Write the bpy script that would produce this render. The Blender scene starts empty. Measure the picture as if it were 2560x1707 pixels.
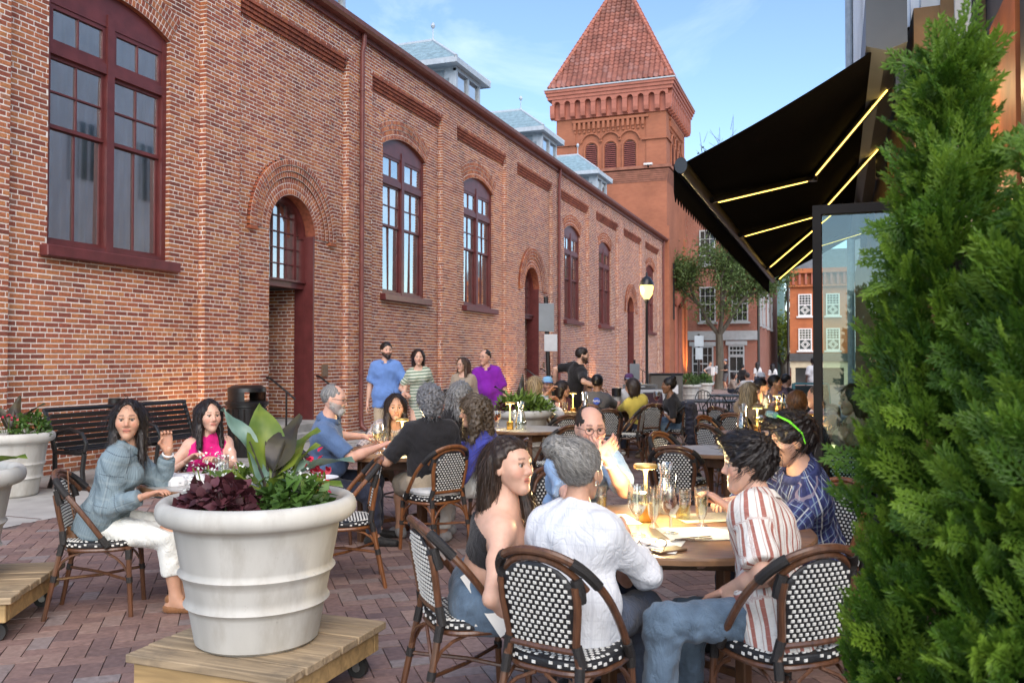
import bpy, math, random
import numpy as np
from mathutils import Vector, Matrix
random.seed(7); RNG = np.random.default_rng(7)
SC = bpy.context.scene; COL = SC.collection
PI = math.pi; R = math.radians

# ---------------------------------------------------------------- camera, sky, sun, exposure
FPX = 2180.0; CAM_H = 1.51; HOR = 897.0; YAW = math.atan(810 / FPX)
cd = bpy.data.cameras.new('camera'); cam = bpy.data.objects.new('camera', cd); COL.objects.link(cam)
cd.sensor_width = 36.0; cd.lens = 36.0 * FPX / 2560.0; cd.clip_start = 0.05; cd.clip_end = 2000
cam.location = (0, 0, CAM_H)
cam.rotation_euler = (PI / 2 + math.atan((HOR - 853.5) / FPX), 0, YAW)
cd.dof.use_dof = True; cd.dof.focus_distance = 6.0; cd.dof.aperture_fstop = 5.6
SC.camera = cam
SC.view_settings.view_transform = 'Standard'; SC.view_settings.look = 'None'
SC.view_settings.exposure = 1.68; SC.view_settings.gamma = 1.0
SC.cycles.use_denoising = True
SC.cycles.max_bounces = 8; SC.cycles.transparent_max_bounces = 12
SC.cycles.transmission_bounces = 6; SC.cycles.glossy_bounces = 3; SC.cycles.diffuse_bounces = 3
SC.cycles.caustics_reflective = False; SC.cycles.caustics_refractive = False
SC.cycles.sample_clamp_indirect = 4.0

SUN_EL, SUN_AZ = R(40), R(150)      # azimuth measured clockwise from +Y: behind the camera, to the right
w = bpy.data.worlds.new('World'); SC.world = w; w.use_nodes = True
nt = w.node_tree; nt.nodes.clear()
def N(nt, typ, **kw):
    n = nt.nodes.new(typ)
    for k, v in kw.items():
        if k.startswith('i_'):
            key = k[2:]
            key = int(key) if key.isdigit() else key.replace('_', ' ')
            n.inputs[key].default_value = v
        else: setattr(n, k, v)
    return n
sky = N(nt, 'ShaderNodeTexSky'); sky.sky_type = 'NISHITA'; sky.sun_disc = False
sky.sun_elevation = SUN_EL; sky.sun_rotation = SUN_AZ; sky.air_density = 1.0; sky.dust_density = 0.4; sky.ozone_density = 3.2
tc = N(nt, 'ShaderNodeTexCoord'); mp = N(nt, 'ShaderNodeMapping'); mp.inputs['Scale'].default_value = (1.0, 1.5, 3.2)
mp.inputs['Location'].default_value = (0.37, 0.2, 0.11); mp.inputs['Rotation'].default_value = (0, 0.25, 0.3)
nz = N(nt, 'ShaderNodeTexNoise'); nz.inputs['Scale'].default_value = 2.3; nz.inputs['Detail'].default_value = 8; nz.inputs['Roughness'].default_value = 0.6
nz.inputs['Distortion'].default_value = 0.6
cr = N(nt, 'ShaderNodeValToRGB'); cr.color_ramp.elements[0].position = 0.50; cr.color_ramp.elements[1].position = 0.86
cr.color_ramp.elements[1].color = (0.62, 0.62, 0.62, 1)
mx = N(nt, 'ShaderNodeMixRGB'); mx.inputs[2].default_value = (6.4, 6.9, 7.4, 1)
bg = N(nt, 'ShaderNodeBackground'); bg.inputs['Strength'].default_value = 0.082
wo = N(nt, 'ShaderNodeOutputWorld')
L = nt.links.new
L(tc.outputs['Generated'], mp.inputs[0]); L(mp.outputs[0], nz.inputs['Vector']); L(nz.outputs[0], cr.inputs[0]); L(cr.outputs[0], mx.inputs[0])
L(sky.outputs[0], mx.inputs[1]); L(mx.outputs[0], bg.inputs[0]); L(bg.outputs[0], wo.inputs[0])

sl = bpy.data.lights.new('sun', 'SUN'); sl.energy = 1.3; sl.angle = R(65); sl.color = (1.0, 0.86, 0.72)
so = bpy.data.objects.new('sun', sl); COL.objects.link(so)
sdir = Vector((math.sin(SUN_AZ) * math.cos(SUN_EL), math.cos(SUN_AZ) * math.cos(SUN_EL), math.sin(SUN_EL)))
so.rotation_euler = sdir.to_track_quat('Z', 'Y').to_euler(); so.location = (0, -5, 20)

# ---------------------------------------------------------------- helpers
CS, SN = math.cos(YAW), math.sin(YAW)
def gz(y): return 0.0 if y < 14 else -0.008 * (y - 14)
def at(px, d, z=None):
    """point at depth d metres in front of the camera, px = column in the 2560 px wide view"""
    r = (px - 1280.0) / FPX * d
    x, y = -SN * d + CS * r, CS * d + SN * r
    return Vector((x, y, gz(y) if z is None else z))
def hz(py, d): return CAM_H + (HOR - py) * d / FPX     # height seen at row py, depth d

MATS = {}
def principled(name):
    m = bpy.data.materials.new(name); m.use_nodes = True
    return m, m.node_tree, m.node_tree.nodes['Principled BSDF']
def mat(name, col, rough=0.6, var=0.15, scale=8.0, bump=0.0, bscale=None, metal=0.0, spec=0.5, stretch=(1, 1, 1), emit=None, estr=0, detail=5.0, sss=0, coat=0, sheen=0):
    """procedural material: base colour with noise variation, optional bump"""
    if name in MATS: return MATS[name]
    m, nt, b = principled(name); L = nt.links.new
    b.inputs['Roughness'].default_value = rough; b.inputs['Metallic'].default_value = metal
    b.inputs['Specular IOR Level'].default_value = spec
    c1 = tuple(max(0, c * (1 - var)) for c in col) + (1,); c2 = tuple(min(1, c * (1 + var)) for c in col) + (1,)
    tc = N(nt, 'ShaderNodeTexCoord'); mp = N(nt, 'ShaderNodeMapping'); mp.inputs['Scale'].default_value = stretch
    nz = N(nt, 'ShaderNodeTexNoise'); nz.inputs['Scale'].default_value = scale; nz.inputs['Detail'].default_value = detail
    rp = N(nt, 'ShaderNodeValToRGB'); rp.color_ramp.elements[0].color = c1; rp.color_ramp.elements[1].color = c2
    rp.color_ramp.elements[0].position = 0.3; rp.color_ramp.elements[1].position = 0.7
    L(tc.outputs['Object'], mp.inputs[0]); L(mp.outputs[0], nz.inputs['Vector']); L(nz.outputs[0], rp.inputs[0]); L(rp.outputs[0], b.inputs['Base Color'])
    if bump:
        n2 = N(nt, 'ShaderNodeTexNoise'); n2.inputs['Scale'].default_value = bscale or scale * 4; n2.inputs['Detail'].default_value = 4
        bp = N(nt, 'ShaderNodeBump'); bp.inputs['Strength'].default_value = bump; bp.inputs['Distance'].default_value = 0.01
        L(mp.outputs[0], n2.inputs['Vector']); L(n2.outputs[0], bp.inputs['Height']); L(bp.outputs[0], b.inputs['Normal'])
    if emit: b.inputs['Emission Color'].default_value = tuple(emit) + (1,); b.inputs['Emission Strength'].default_value = estr
    if sss: b.inputs['Subsurface Weight'].default_value = sss; b.inputs['Subsurface Radius'].default_value = (0.012, 0.005, 0.003); b.inputs['Subsurface Scale'].default_value = 0.6
    if coat: b.inputs['Coat Weight'].default_value = coat; b.inputs['Coat Roughness'].default_value = 0.15
    if sheen: b.inputs['Sheen Weight'].default_value = sheen
    MATS[name] = m; return m
def wood(name, col, rough=0.5, axis=0, scale=6, var=0.35, coat=0):
    if name in MATS: return MATS[name]
    m, nt, b = principled(name); L = nt.links.new; b.inputs['Roughness'].default_value = rough
    if coat: b.inputs['Coat Weight'].default_value = coat; b.inputs['Coat Roughness'].default_value = 0.2
    tc = N(nt, 'ShaderNodeTexCoord'); mp = N(nt, 'ShaderNodeMapping'); s = [scale * 4] * 3; s[axis] = scale * 0.35; mp.inputs['Scale'].default_value = s
    nz = N(nt, 'ShaderNodeTexNoise'); nz.inputs['Scale'].default_value = 1.2; nz.inputs['Detail'].default_value = 6; nz.inputs['Distortion'].default_value = 1.2
    oi = N(nt, 'ShaderNodeObjectInfo'); ad = N(nt, 'ShaderNodeVectorMath', operation='ADD'); sc = N(nt, 'ShaderNodeVectorMath', operation='SCALE'); sc.inputs['Scale'].default_value = 7
    cx = N(nt, 'ShaderNodeCombineXYZ'); L(oi.outputs['Random'], cx.inputs[0]); L(oi.outputs['Random'], cx.inputs[1]); L(oi.outputs['Random'], cx.inputs[2]); L(cx.outputs[0], sc.inputs[0])
    rp = N(nt, 'ShaderNodeValToRGB'); rp.color_ramp.elements[0].position = 0.3; rp.color_ramp.elements[1].position = 0.72
    rp.color_ramp.elements[0].color = tuple(c * (1 - var) for c in col) + (1,); rp.color_ramp.elements[1].color = tuple(min(1, c * (1 + var)) for c in col) + (1,)
    bp = N(nt, 'ShaderNodeBump'); bp.inputs['Strength'].default_value = 0.25; bp.inputs['Distance'].default_value = 0.004
    L(tc.outputs['Object'], ad.inputs[0]); L(sc.outputs[0], ad.inputs[1]); L(ad.outputs[0], mp.inputs[0]); L(mp.outputs[0], nz.inputs['Vector'])
    L(nz.outputs[0], rp.inputs[0]); L(rp.outputs[0], b.inputs['Base Color']); L(nz.outputs[0], bp.inputs['Height']); L(bp.outputs[0], b.inputs['Normal'])
    MATS[name] = m; return m
def emis(name, col, s):
    if name in MATS: return MATS[name]
    m, nt, b = principled(name); b.inputs['Base Color'].default_value = (0, 0, 0, 1)
    b.inputs['Emission Color'].default_value = tuple(col) + (1,); b.inputs['Emission Strength'].default_value = s
    MATS[name] = m; return m
def glassy(name, col=(1, 1, 1), tr=0.75, rough=0.02):
    """thin clear glass: see-through with fresnel reflection"""
    if name in MATS: return MATS[name]
    m = bpy.data.materials.new(name); m.use_nodes = True; nt = m.node_tree; nt.nodes.clear(); L = nt.links.new
    t = N(nt, 'ShaderNodeBsdfTransparent'); t.inputs[0].default_value = tuple(col) + (1,)
    g = N(nt, 'ShaderNodeBsdfGlossy'); g.inputs['Roughness'].default_value = rough; g.inputs[0].default_value = (1, 1, 1, 1)
    lw = N(nt, 'ShaderNodeLayerWeight'); lw.inputs['Blend'].default_value = 0.35
    mr = N(nt, 'ShaderNodeMapRange'); mr.inputs['To Min'].default_value = 1 - tr; mr.inputs['To Max'].default_value = 1.0
    mx = N(nt, 'ShaderNodeMixShader'); o = N(nt, 'ShaderNodeOutputMaterial')
    L(lw.outputs['Facing'], mr.inputs[0]); L(mr.outputs[0], mx.inputs[0]); L(t.outputs[0], mx.inputs[1]); L(g.outputs[0], mx.inputs[2]); L(mx.outputs[0], o.inputs[0])
    MATS[name] = m; return m
def attrmat(name, ramp, attr='rnd', rough=0.85, nscale=25, nvar=0.25, bump=0.3, obj_random=False, spec=0.3):
    """colour picked per piece from a ramp (attribute or object colour), plus grain"""
    if name in MATS: return MATS[name]
    m, nt, b = principled(name); L = nt.links.new; b.inputs['Roughness'].default_value = rough; b.inputs['Specular IOR Level'].default_value = spec
    if obj_random:
        oi = N(nt, 'ShaderNodeObjectInfo'); sp = N(nt, 'ShaderNodeSeparateColor'); L(oi.outputs['Color'], sp.inputs[0]); src = sp.outputs[0]
    else:
        a = N(nt, 'ShaderNodeAttribute', attribute_name=attr); src = a.outputs['Fac']
    rp = N(nt, 'ShaderNodeValToRGB'); el = rp.color_ramp.elements
    while len(el) < len(ramp): el.new(0.5)
    for e, (p, c) in zip(el, ramp): e.position = p; e.color = tuple(c) + (1,)
    L(src, rp.inputs[0])
    ge = N(nt, 'ShaderNodeNewGeometry'); nz = N(nt, 'ShaderNodeTexNoise'); nz.inputs['Scale'].default_value = nscale; nz.inputs['Detail'].default_value = 6
    L(ge.outputs['Position'], nz.inputs['Vector'])
    mr = N(nt, 'ShaderNodeMapRange'); mr.inputs['From Min'].default_value = 0.25; mr.inputs['From Max'].default_value = 0.75; mr.inputs['To Min'].default_value = 1 - nvar; mr.inputs['To Max'].default_value = 1 + nvar
    L(nz.outputs[0], mr.inputs[0])
    n3 = N(nt, 'ShaderNodeTexNoise'); n3.inputs['Scale'].default_value = 0.9; n3.inputs['Detail'].default_value = 6; m4 = N(nt, 'ShaderNodeMapping'); m4.inputs['Scale'].default_value = (1, 1, .35); L(ge.outputs['Position'], m4.inputs[0]); L(m4.outputs[0], n3.inputs['Vector'])
    m3 = N(nt, 'ShaderNodeMapRange'); m3.inputs['From Min'].default_value = 0.3; m3.inputs['From Max'].default_value = 0.7; m3.inputs['To Min'].default_value = 0.74; m3.inputs['To Max'].default_value = 1.2
    L(n3.outputs[0], m3.inputs[0]); mm = N(nt, 'ShaderNodeMath', operation='MULTIPLY'); L(mr.outputs[0], mm.inputs[0]); L(m3.outputs[0], mm.inputs[1])
    vm = N(nt, 'ShaderNodeVectorMath', operation='SCALE'); L(rp.outputs[0], vm.inputs[0]); L(mm.outputs[0], vm.inputs['Scale']); L(vm.outputs[0], b.inputs['Base Color'])
    if bump:
        bp = N(nt, 'ShaderNodeBump'); bp.inputs['Strength'].default_value = bump; bp.inputs['Distance'].default_value = 0.004
        L(nz.outputs[0], bp.inputs['Height']); L(bp.outputs[0], b.inputs['Normal'])
    MATS[name] = m; return m

class MB:
    """collects shapes; build() links them as one mesh object"""
    def __init__(s): s.v = []; s.f = []; s.m = []
    def add(s, vs, fs, m=0):
        o = len(s.v); s.v.extend([tuple(v) for v in vs]); s.f.extend([tuple(i + o for i in f) for f in fs]); s.m.extend([m] * len(fs)); return s
    def box(s, c, sz, rz=0, m=0, M=None, taper=1.0):
        hx, hy, hzz = sz[0] / 2, sz[1] / 2, sz[2] / 2
        vs = [Vector((x * (taper if z > 0 else 1), y * (taper if z > 0 else 1), z)) for z in (-hzz, hzz) for x, y in ((-hx, -hy), (hx, -hy), (hx, hy), (-hx, hy))]
        q = M if M is not None else Matrix.Rotation(rz, 4, 'Z')
        vs = [q @ v + Vector(c) for v in vs] if M is None else [Vector(c) + (M.to_3x3() @ v) for v in vs]
        return s.add(vs, [(0, 3, 2, 1), (4, 5, 6, 7), (0, 1, 5, 4), (1, 2, 6, 5), (2, 3, 7, 6), (3, 0, 4, 7)], m)
    def bevbox(s, c, sz, bev=0.01, rz=0, m=0):
        hx, hy, hh = sz[0] / 2, sz[1] / 2, sz[2] / 2; b = min(bev, hx * .9, hy * .9, hh * .9); vs = []; fs = []
        rings = [(-hh, b), (-hh + b, 0), (hh - b, 0), (hh, b)]
        for z, i in rings:
            x, y = hx - i, hy - i
            pts = [(-x + b * (i == 0), -y), (x - b * (i == 0), -y), (x, -y + b * (i == 0)), (x, y - b * (i == 0)), (x - b * (i == 0), y), (-x + b * (i == 0), y), (-x, y - b * (i == 0)), (-x, -y + b * (i == 0))]
            vs += [(p[0], p[1], z) for p in pts]
        for k in range(3):
            for i in range(8): fs.append((k * 8 + i, k * 8 + (i + 1) % 8, (k + 1) * 8 + (i + 1) % 8, (k + 1) * 8 + i))
        fs.append(tuple(range(7, -1, -1))); fs.append(tuple(range(24, 32)))
        q = Matrix.Rotation(rz, 4, 'Z'); return s.add([q @ Vector(v) + Vector(c) for v in vs], fs, m)
    def tube(s, pts, r, n=8, m=0, closed=False, cap=True, flat=1.0):
        P = [Vector(p) for p in pts]; k = len(P); rs = r if isinstance(r, (list, tuple)) else [r] * k
        vs = []; fs = []; up = None
        for i, p in enumerate(P):
            t = (P[(i + 1) % k] - P[i - 1]) if closed else (P[min(i + 1, k - 1)] - P[max(i - 1, 0)])
            t.normalize()
            if up is None: up = Vector((0, 0, 1)) if abs(t.z) < 0.9 else Vector((1, 0, 0))
            a = up - t * up.dot(t)
            if a.length < 1e-6: a = Vector((1, 0, 0)).cross(t)
            a.normalize(); b = t.cross(a); up = a
            for j in range(n):
                an = 2 * PI * j / n; vs.append(p + (a * math.cos(an) + b * math.sin(an) * flat) * rs[i])
        kk = k if closed else k - 1
        for i in range(kk):
            for j in range(n):
                i2 = (i + 1) % k; fs.append((i * n + j, i * n + (j + 1) % n, i2 * n + (j + 1) % n, i2 * n + j))
        if cap and not closed: fs.append(tuple(range(n - 1, -1, -1))); fs.append(tuple((k - 1) * n + j for j in range(n)))
        return s.add(vs, fs, m)
    def lathe(s, prof, n=24, c=(0, 0, 0), m=0, cap=True):
        vs = []; fs = []
        for r, z in prof:
            for j in range(n): a = 2 * PI * j / n; vs.append((c[0] + r * math.cos(a), c[1] + r * math.sin(a), c[2] + z))
        for i in range(len(prof) - 1):
            for j in range(n): fs.append((i * n + j, i * n + (j + 1) % n, (i + 1) * n + (j + 1) % n, (i + 1) * n + j))
        if cap:
            if prof[0][0] > 1e-5: fs.append(tuple(range(n - 1, -1, -1)))
            if prof[-1][0] > 1e-5: fs.append(tuple((len(prof) - 1) * n + j for j in range(n)))
        return s.add(vs, fs, m)
    def extrude(s, poly, o, u, v, w, m=0):
        """polygon (a,b) -> o + a*u + b*v, thickness vector w"""
        o, u, v, w = Vector(o), Vector(u), Vector(v), Vector(w); n = len(poly)
        A = [o + u * a + v * b for a, b in poly]; vs = A + [p + w for p in A]
        fs = [tuple(range(n - 1, -1, -1)), tuple(range(n, 2 * n))] + [(i, (i + 1) % n, n + (i + 1) % n, n + i) for i in range(n)]
        return s.add(vs, fs, m)
    def mesh(s, name, mats, smooth=True, ang=35):
        me = bpy.data.meshes.new(name); me.from_pydata(s.v, [], s.f)
        for mm in (mats if isinstance(mats, (list, tuple)) else [mats]): me.materials.append(mm)
        if len(set(s.m)) > 1: me.polygons.foreach_set('material_index', s.m)
        me.validate()
        if smooth: me.polygons.foreach_set('use_smooth', [True] * len(me.polygons)); me.set_sharp_from_angle(angle=R(ang))
        me.update(); return me
    def build(s, name, mats, parent=None, smooth=True, ang=35, **kw):
        return link(name, s.mesh(name, mats, smooth, ang), parent, **kw)
def link(name, data, parent=None, loc=None, rz=None, local=False):
    """new object; a child given in world coordinates keeps them"""
    o = bpy.data.objects.new(name, data); COL.objects.link(o)
    if loc is not None: o.location = loc
    if rz is not None: o.rotation_euler = (0, 0, rz)
    if parent is not None:
        o.parent = parent
        if not local: o.matrix_parent_inverse = WM(parent).inverted()
    return o
def WM(o):
    m = Matrix.Translation(o.location) @ o.rotation_euler.to_matrix().to_4x4()
    return (WM(o.parent) @ o.matrix_parent_inverse @ m) if o.parent else m
def tag(o, label=None, cat=None, group=None, kind=None):
    if label: o['label'] = label
    if cat: o['category'] = cat
    if group: o['group'] = group
    if kind: o['kind'] = kind
    return o
def thing(name, loc, label, cat, rz=0, group=None):
    o = bpy.data.objects.new(name, None); COL.objects.link(o); o.location = loc; o.rotation_euler = (0, 0, rz); o.empty_display_size = 0.1
    return tag(o, label, cat, group)
def copy_tree(o, parent=None):
    c = o.copy(); COL.objects.link(c)
    if parent is not None: c.parent = parent
    for ch in o.children: copy_tree(ch, c)
    return c
def npmesh(name, V, F, mats, smooth=True, mi=None):
    """mesh from numpy arrays; F is (n,3) or (n,4)"""
    me = bpy.data.meshes.new(name); V = np.asarray(V, np.float32); F = np.asarray(F, np.int32); k = F.shape[1]
    me.vertices.add(len(V)); me.vertices.foreach_set('co', V.ravel())
    me.loops.add(F.size); me.loops.foreach_set('vertex_index', F.ravel())
    me.polygons.add(len(F)); me.polygons.foreach_set('loop_start', np.arange(0, F.size, k, dtype=np.int32)); me.polygons.foreach_set('loop_total', np.full(len(F), k, np.int32))
    for mm in (mats if isinstance(mats, (list, tuple)) else [mats]): me.materials.append(mm)
    if mi is not None: me.polygons.foreach_set('material_index', np.asarray(mi, np.int32))
    me.update(calc_edges=True)
    me.polygons.foreach_set('use_smooth', np.full(len(F), bool(smooth)))
    return me

class Bricks:
    """brick-like blocks: each has centre, length/height/normal axes and sizes"""
    def __init__(s): s.rows = []
    def add(s, c, u, v, n, lu, lv, ld, rnd=None): s.rows.append((*c, *u, *v, *n, lu, lv, ld, random.random() if rnd is None else rnd))
    def arrays(s): return np.array(s.rows, np.float64)
def project_size(A):
    d = -A[:, 0] * SN + A[:, 1] * CS; r = A[:, 0] * CS + A[:, 1] * SN
    px = 1280 + FPX * r / np.maximum(d, .1); py = HOR - FPX * (A[:, 2] - CAM_H) / np.maximum(d, .1)
    vis = (d > 0.5) & (px > 0) & (px < 2560) & (py > 0) & (py < 1707)
    return np.where(vis, 1.0 / np.maximum(d, .1), 0)
_unit = None
def unit_brick(m):
    mb = MB(); mb.add([(x, y, z) for z in (-.5, .5) for x, y in ((-.5, -.5), (.5, -.5), (.5, .5), (-.5, .5))], [(0, 3, 2, 1), (4, 5, 6, 7), (0, 1, 5, 4), (1, 2, 6, 5), (2, 3, 7, 6), (3, 0, 4, 7)])
    return mb.mesh('brick', m, smooth=False)
def emit_bricks(bs, parent, name, m_all, m_one, single=300, jit=0.0018, rest_name=None):
    A = bs.arrays(); sz = project_size(A); order = np.argsort(-sz); one = [i for i in order[:single] if sz[i] > 0]
    mask = np.ones(len(A), bool); mask[one] = False; B = A[mask]
    C = B[:, None, 0:3]; U = B[:, None, 3:6]; V = B[:, None, 6:9]; Nn = B[:, None, 9:12]
    lu, lv, ld = B[:, 12, None, None], B[:, 13, None, None], B[:, 14, None, None]
    sg = np.array([(-1, -1, -1), (1, -1, -1), (1, 1, -1), (-1, 1, -1), (-1, -1, 1), (1, -1, 1), (1, 1, 1), (-1, 1, 1)], float)[None]
    P = C + U * sg[..., 0:1] * lu / 2 + V * sg[..., 1:2] * lv / 2 + Nn * sg[..., 2:3] * ld / 2
    P += RNG.normal(0, jit, P.shape)
    k = len(B); base = (np.arange(k) * 8)[:, None, None]
    F = (np.array([(4, 5, 6, 7), (0, 1, 5, 4), (1, 2, 6, 5), (2, 3, 7, 6), (3, 0, 4, 7)])[None] + base).reshape(-1, 4)
    me = npmesh(name, P.reshape(-1, 3), F, m_all, smooth=False)
    at_ = me.attributes.new('rnd', 'FLOAT', 'FACE'); at_.data.foreach_set('value', np.repeat(B[:, 15], 5).astype(np.float32))
    tag(link(rest_name or name, me, parent), kind='stuff')
    um = unit_brick(m_one); pim = WM(parent).inverted()
    for i in one:
        a = A[i]; o = bpy.data.objects.new(name, um); COL.objects.link(o); o.parent = parent; o.matrix_parent_inverse = pim
        u, v, n = Vector(a[3:6]) * a[12], Vector(a[6:9]) * a[13], Vector(a[9:12]) * a[14]
        Mx = Matrix((u, v, n)).transposed().to_4x4(); Mx.translation = Vector(a[0:3]); o.matrix_basis = Mx
        o.color = (a[15], a[15], a[15], 1)
# ================================================================ SETTING: ground
D = 9.437; CR = 0.0685
BR_RAMP = [(0.0, (0.21, 0.068, 0.047)), (0.22, (0.30, 0.09, 0.055)), (0.5, (0.38, 0.13, 0.066)), (0.75, (0.45, 0.17, 0.076)), (0.93, (0.49, 0.21, 0.09)), (1.0, (0.27, 0.12, 0.085))]
m_brick = attrmat('red_brick', BR_RAMP, nscale=38, nvar=0.28, bump=0.5)
m_brick1 = attrmat('red_brick_single', BR_RAMP, nscale=38, nvar=0.28, bump=0.5, obj_random=True)
m_mortar = mat('mortar', (0.84, 0.77, 0.70), 0.95, 0.14, 14, bump=0.4)
PV_RAMP = [(0.0, (0.165, 0.112, 0.107)), (0.3, (0.22, 0.142, 0.126)), (0.6, (0.262, 0.168, 0.145)), (0.85, (0.295, 0.20, 0.17)), (1.0, (0.24, 0.205, 0.20))]
m_pav = attrmat('paver', PV_RAMP, nscale=30, nvar=0.25, bump=0.4, rough=0.62, spec=0.4)
m_pav1 = attrmat('paver_single', PV_RAMP, nscale=30, nvar=0.25, bump=0.4, rough=0.62, spec=0.4, obj_random=True)
m_sand = mat('paver_joint', (0.13, 0.10, 0.09), 0.95, 0.3, 20)
m_conc = mat('concrete', (0.36, 0.355, 0.335), 0.85, 0.22, 2.2, bump=0.25, bscale=60)
m_far = mat('far_paving', (0.29, 0.215, 0.195), 0.7, 0.25, 3.0, bump=0.2, bscale=50)
m_maroon = mat('maroon_paint', (0.125, 0.030, 0.030), 0.42, 0.2, 5, bump=0.12, bscale=30)
m_maroon2 = mat('maroon_gutter', (0.17, 0.05, 0.042), 0.45, 0.2, 6)
m_slate = mat('blue_slate', (0.20, 0.25, 0.29), 0.5, 0.25, 9, bump=0.2)
m_white = mat('white_trim', (0.72, 0.73, 0.74), 0.5, 0.08, 10)
m_lead = mat('grey_lead', (0.42, 0.48, 0.53), 0.45, 0.12, 8)
m_black = mat('black_metal', (0.012, 0.012, 0.013), 0.32, 0.2, 10, spec=0.6)
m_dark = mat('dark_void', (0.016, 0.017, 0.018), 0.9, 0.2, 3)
m_stone = mat('grey_stone', (0.30, 0.28, 0.26), 0.85, 0.2, 6, bump=0.3)

gm = MB()
for (xa, xb) in ((-60, 60),):
    ys = [-6, 14, 40, 75, 160, 600]
    vs = []; fs = []
    for y in ys: vs += [(xa if y < 100 else -400, y, gz(min(y, 75)) - 0.012), (xb if y < 100 else 400, y, gz(min(y, 75)) - 0.012)]
    for i in range(len(ys) - 1): fs.append((2 * i, 2 * i + 1, 2 * i + 3, 2 * i + 2))
    gm.add(vs, fs)
ground = tag(gm.build('ground', m_far, smooth=False), kind='structure')

plaza = bpy.data.objects.new('plaza_paving', None); COL.objects.link(plaza); tag(plaza, kind='structure')
pb = MB(); pb.add([(-7.0, -1, -.008), (3, -1, -.008), (3, 14, -.008), (-7.0, 14, -.008), (3, 26, gz(26) - .008), (-7.0, 26, gz(26) - .008)], [(0, 1, 2, 3), (3, 2, 4, 5)])
pb.build('joint_bed', m_sand, plaza, smooth=False)
PVb = Bricks(); W_ = 0.104; ang = R(38); ca, sa = math.cos(ang), math.sin(ang)
for ix in range(-300, 300):
    for iy in range(-300, 300):
        q = (ix - iy) % 4
        if q not in (0, 3): continue
        if q == 0: cx, cy, l1, l2 = (ix + 1) * W_, (iy + .5) * W_, 2 * W_, W_
        else: cx, cy, l1, l2 = (ix + .5) * W_, (iy + 1) * W_, W_, 2 * W_
        x = cx * ca - cy * sa - 2.0; y = cx * sa + cy * ca + 9.0
        if not (-6.95 < x < 1.6 and 2.2 < y < 19): continue
        d = -x * SN + y * CS; r = x * CS + y * SN
        if d < 1.5 or abs(r / d) > 0.66: continue
        g = 0.006
        PVb.add((x, y, gz(y) - .022 + random.uniform(-.0015, .0015)), (ca, sa, 0), (-sa, ca, 0), (0, 0, 1), l1 - g, l2 - g, 0.05)
emit_bricks(PVb, plaza, 'paver', m_pav, m_pav1, 300, 0.0009, rest_name='paver_field')
tag(MB().add([(-9.6, 2, -.002), (-7.0, 2, -.002), (-7.0, 14, -.002), (-9.6, 14, -.002), (-7.0, 52, gz(52) - .002), (-9.6, 52, gz(52) - .002)], [(0, 1, 2, 3), (3, 2, 4, 5)]).build('concrete_walk', m_conc, smooth=False), kind='structure')
jm = MB()
for y in np.arange(3.2, 24, 1.5): jm.box((-8.2, y, gz(y) + .0005), (2.3, .012, .004))
tag(jm.build('walk_joint_lines', m_sand, smooth=False), kind='structure')

# ================================================================ MARKET HALL facade
hall = thing('market_hall', (-D, 28, 0), 'long red brick market hall with arched windows and dormers', 'building')
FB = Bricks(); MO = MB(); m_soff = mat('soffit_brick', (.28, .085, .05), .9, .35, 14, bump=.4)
UY = Vector((0, 1, 0)); UZ = Vector((0, 0, 1)); UX = Vector((1, 0, 0))
def field(O, U, n, Lg, z0, z1, holes=(), depth=0.05, ph=0.0):
    """common-bond brickwork on a vertical plane: stretchers, every 8th course headers"""
    O, U, n = Vector(O), Vector(U), Vector(n); k0 = int(round(z0 / CR)); k1 = int(round(z1 / CR))
    for k in range(k0, k1):
        zc = (k + .5) * CR; iv = [(0.0, Lg)]
        for h in holes:
            ab = h(zc)
            if ab is None: continue
            nv = []
            for a, b in iv:
                if ab[1] <= a or ab[0] >= b: nv.append((a, b)); continue
                if ab[0] > a: nv.append((a, ab[0]))
                if ab[1] < b: nv.append((ab[1], b))
            iv = nv
        hd = (k % 8 == 3); p = 0.108 if hd else 0.213; off = ph + (0.03 if hd else (k % 2) * p * .5 + 0.012 * math.sin(k * 2.7))
        for a, b in iv:
            if b - a < .015: continue
            q = O + U * a - n * .0045; e = O + U * b - n * .0045
            MO.add([(q.x, q.y, k * CR), (e.x, e.y, k * CR), (e.x, e.y, (k + 1) * CR), (q.x, q.y, (k + 1) * CR)], [(0, 1, 2, 3)])
            i = math.floor((a - off) / p); s = off + i * p
            while s < b - 1e-4:
                s0, s1 = max(s, a), min(s + p, b)
                if s1 - s0 > .028:
                    j = random.uniform(-.0005, .0028); g0 = .0085 if s0 > a + 1e-6 else 0; g1 = .0085 if s1 < b - 1e-6 else 0
                    c = O + U * ((s0 + g0 + s1 - g1) / 2) + n * (j - depth / 2)
                    rr = random.random(); rr = rr * .93 if random.random() > .03 else 0.97 + .03 * rr
                    FB.add((c.x, c.y, zc + random.uniform(-.0015, .0015)), tuple(U), (0, 0, 1), tuple(n), s1 - s0 - g0 - g1, CR - .0195, depth, rr)
                s += p
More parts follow.
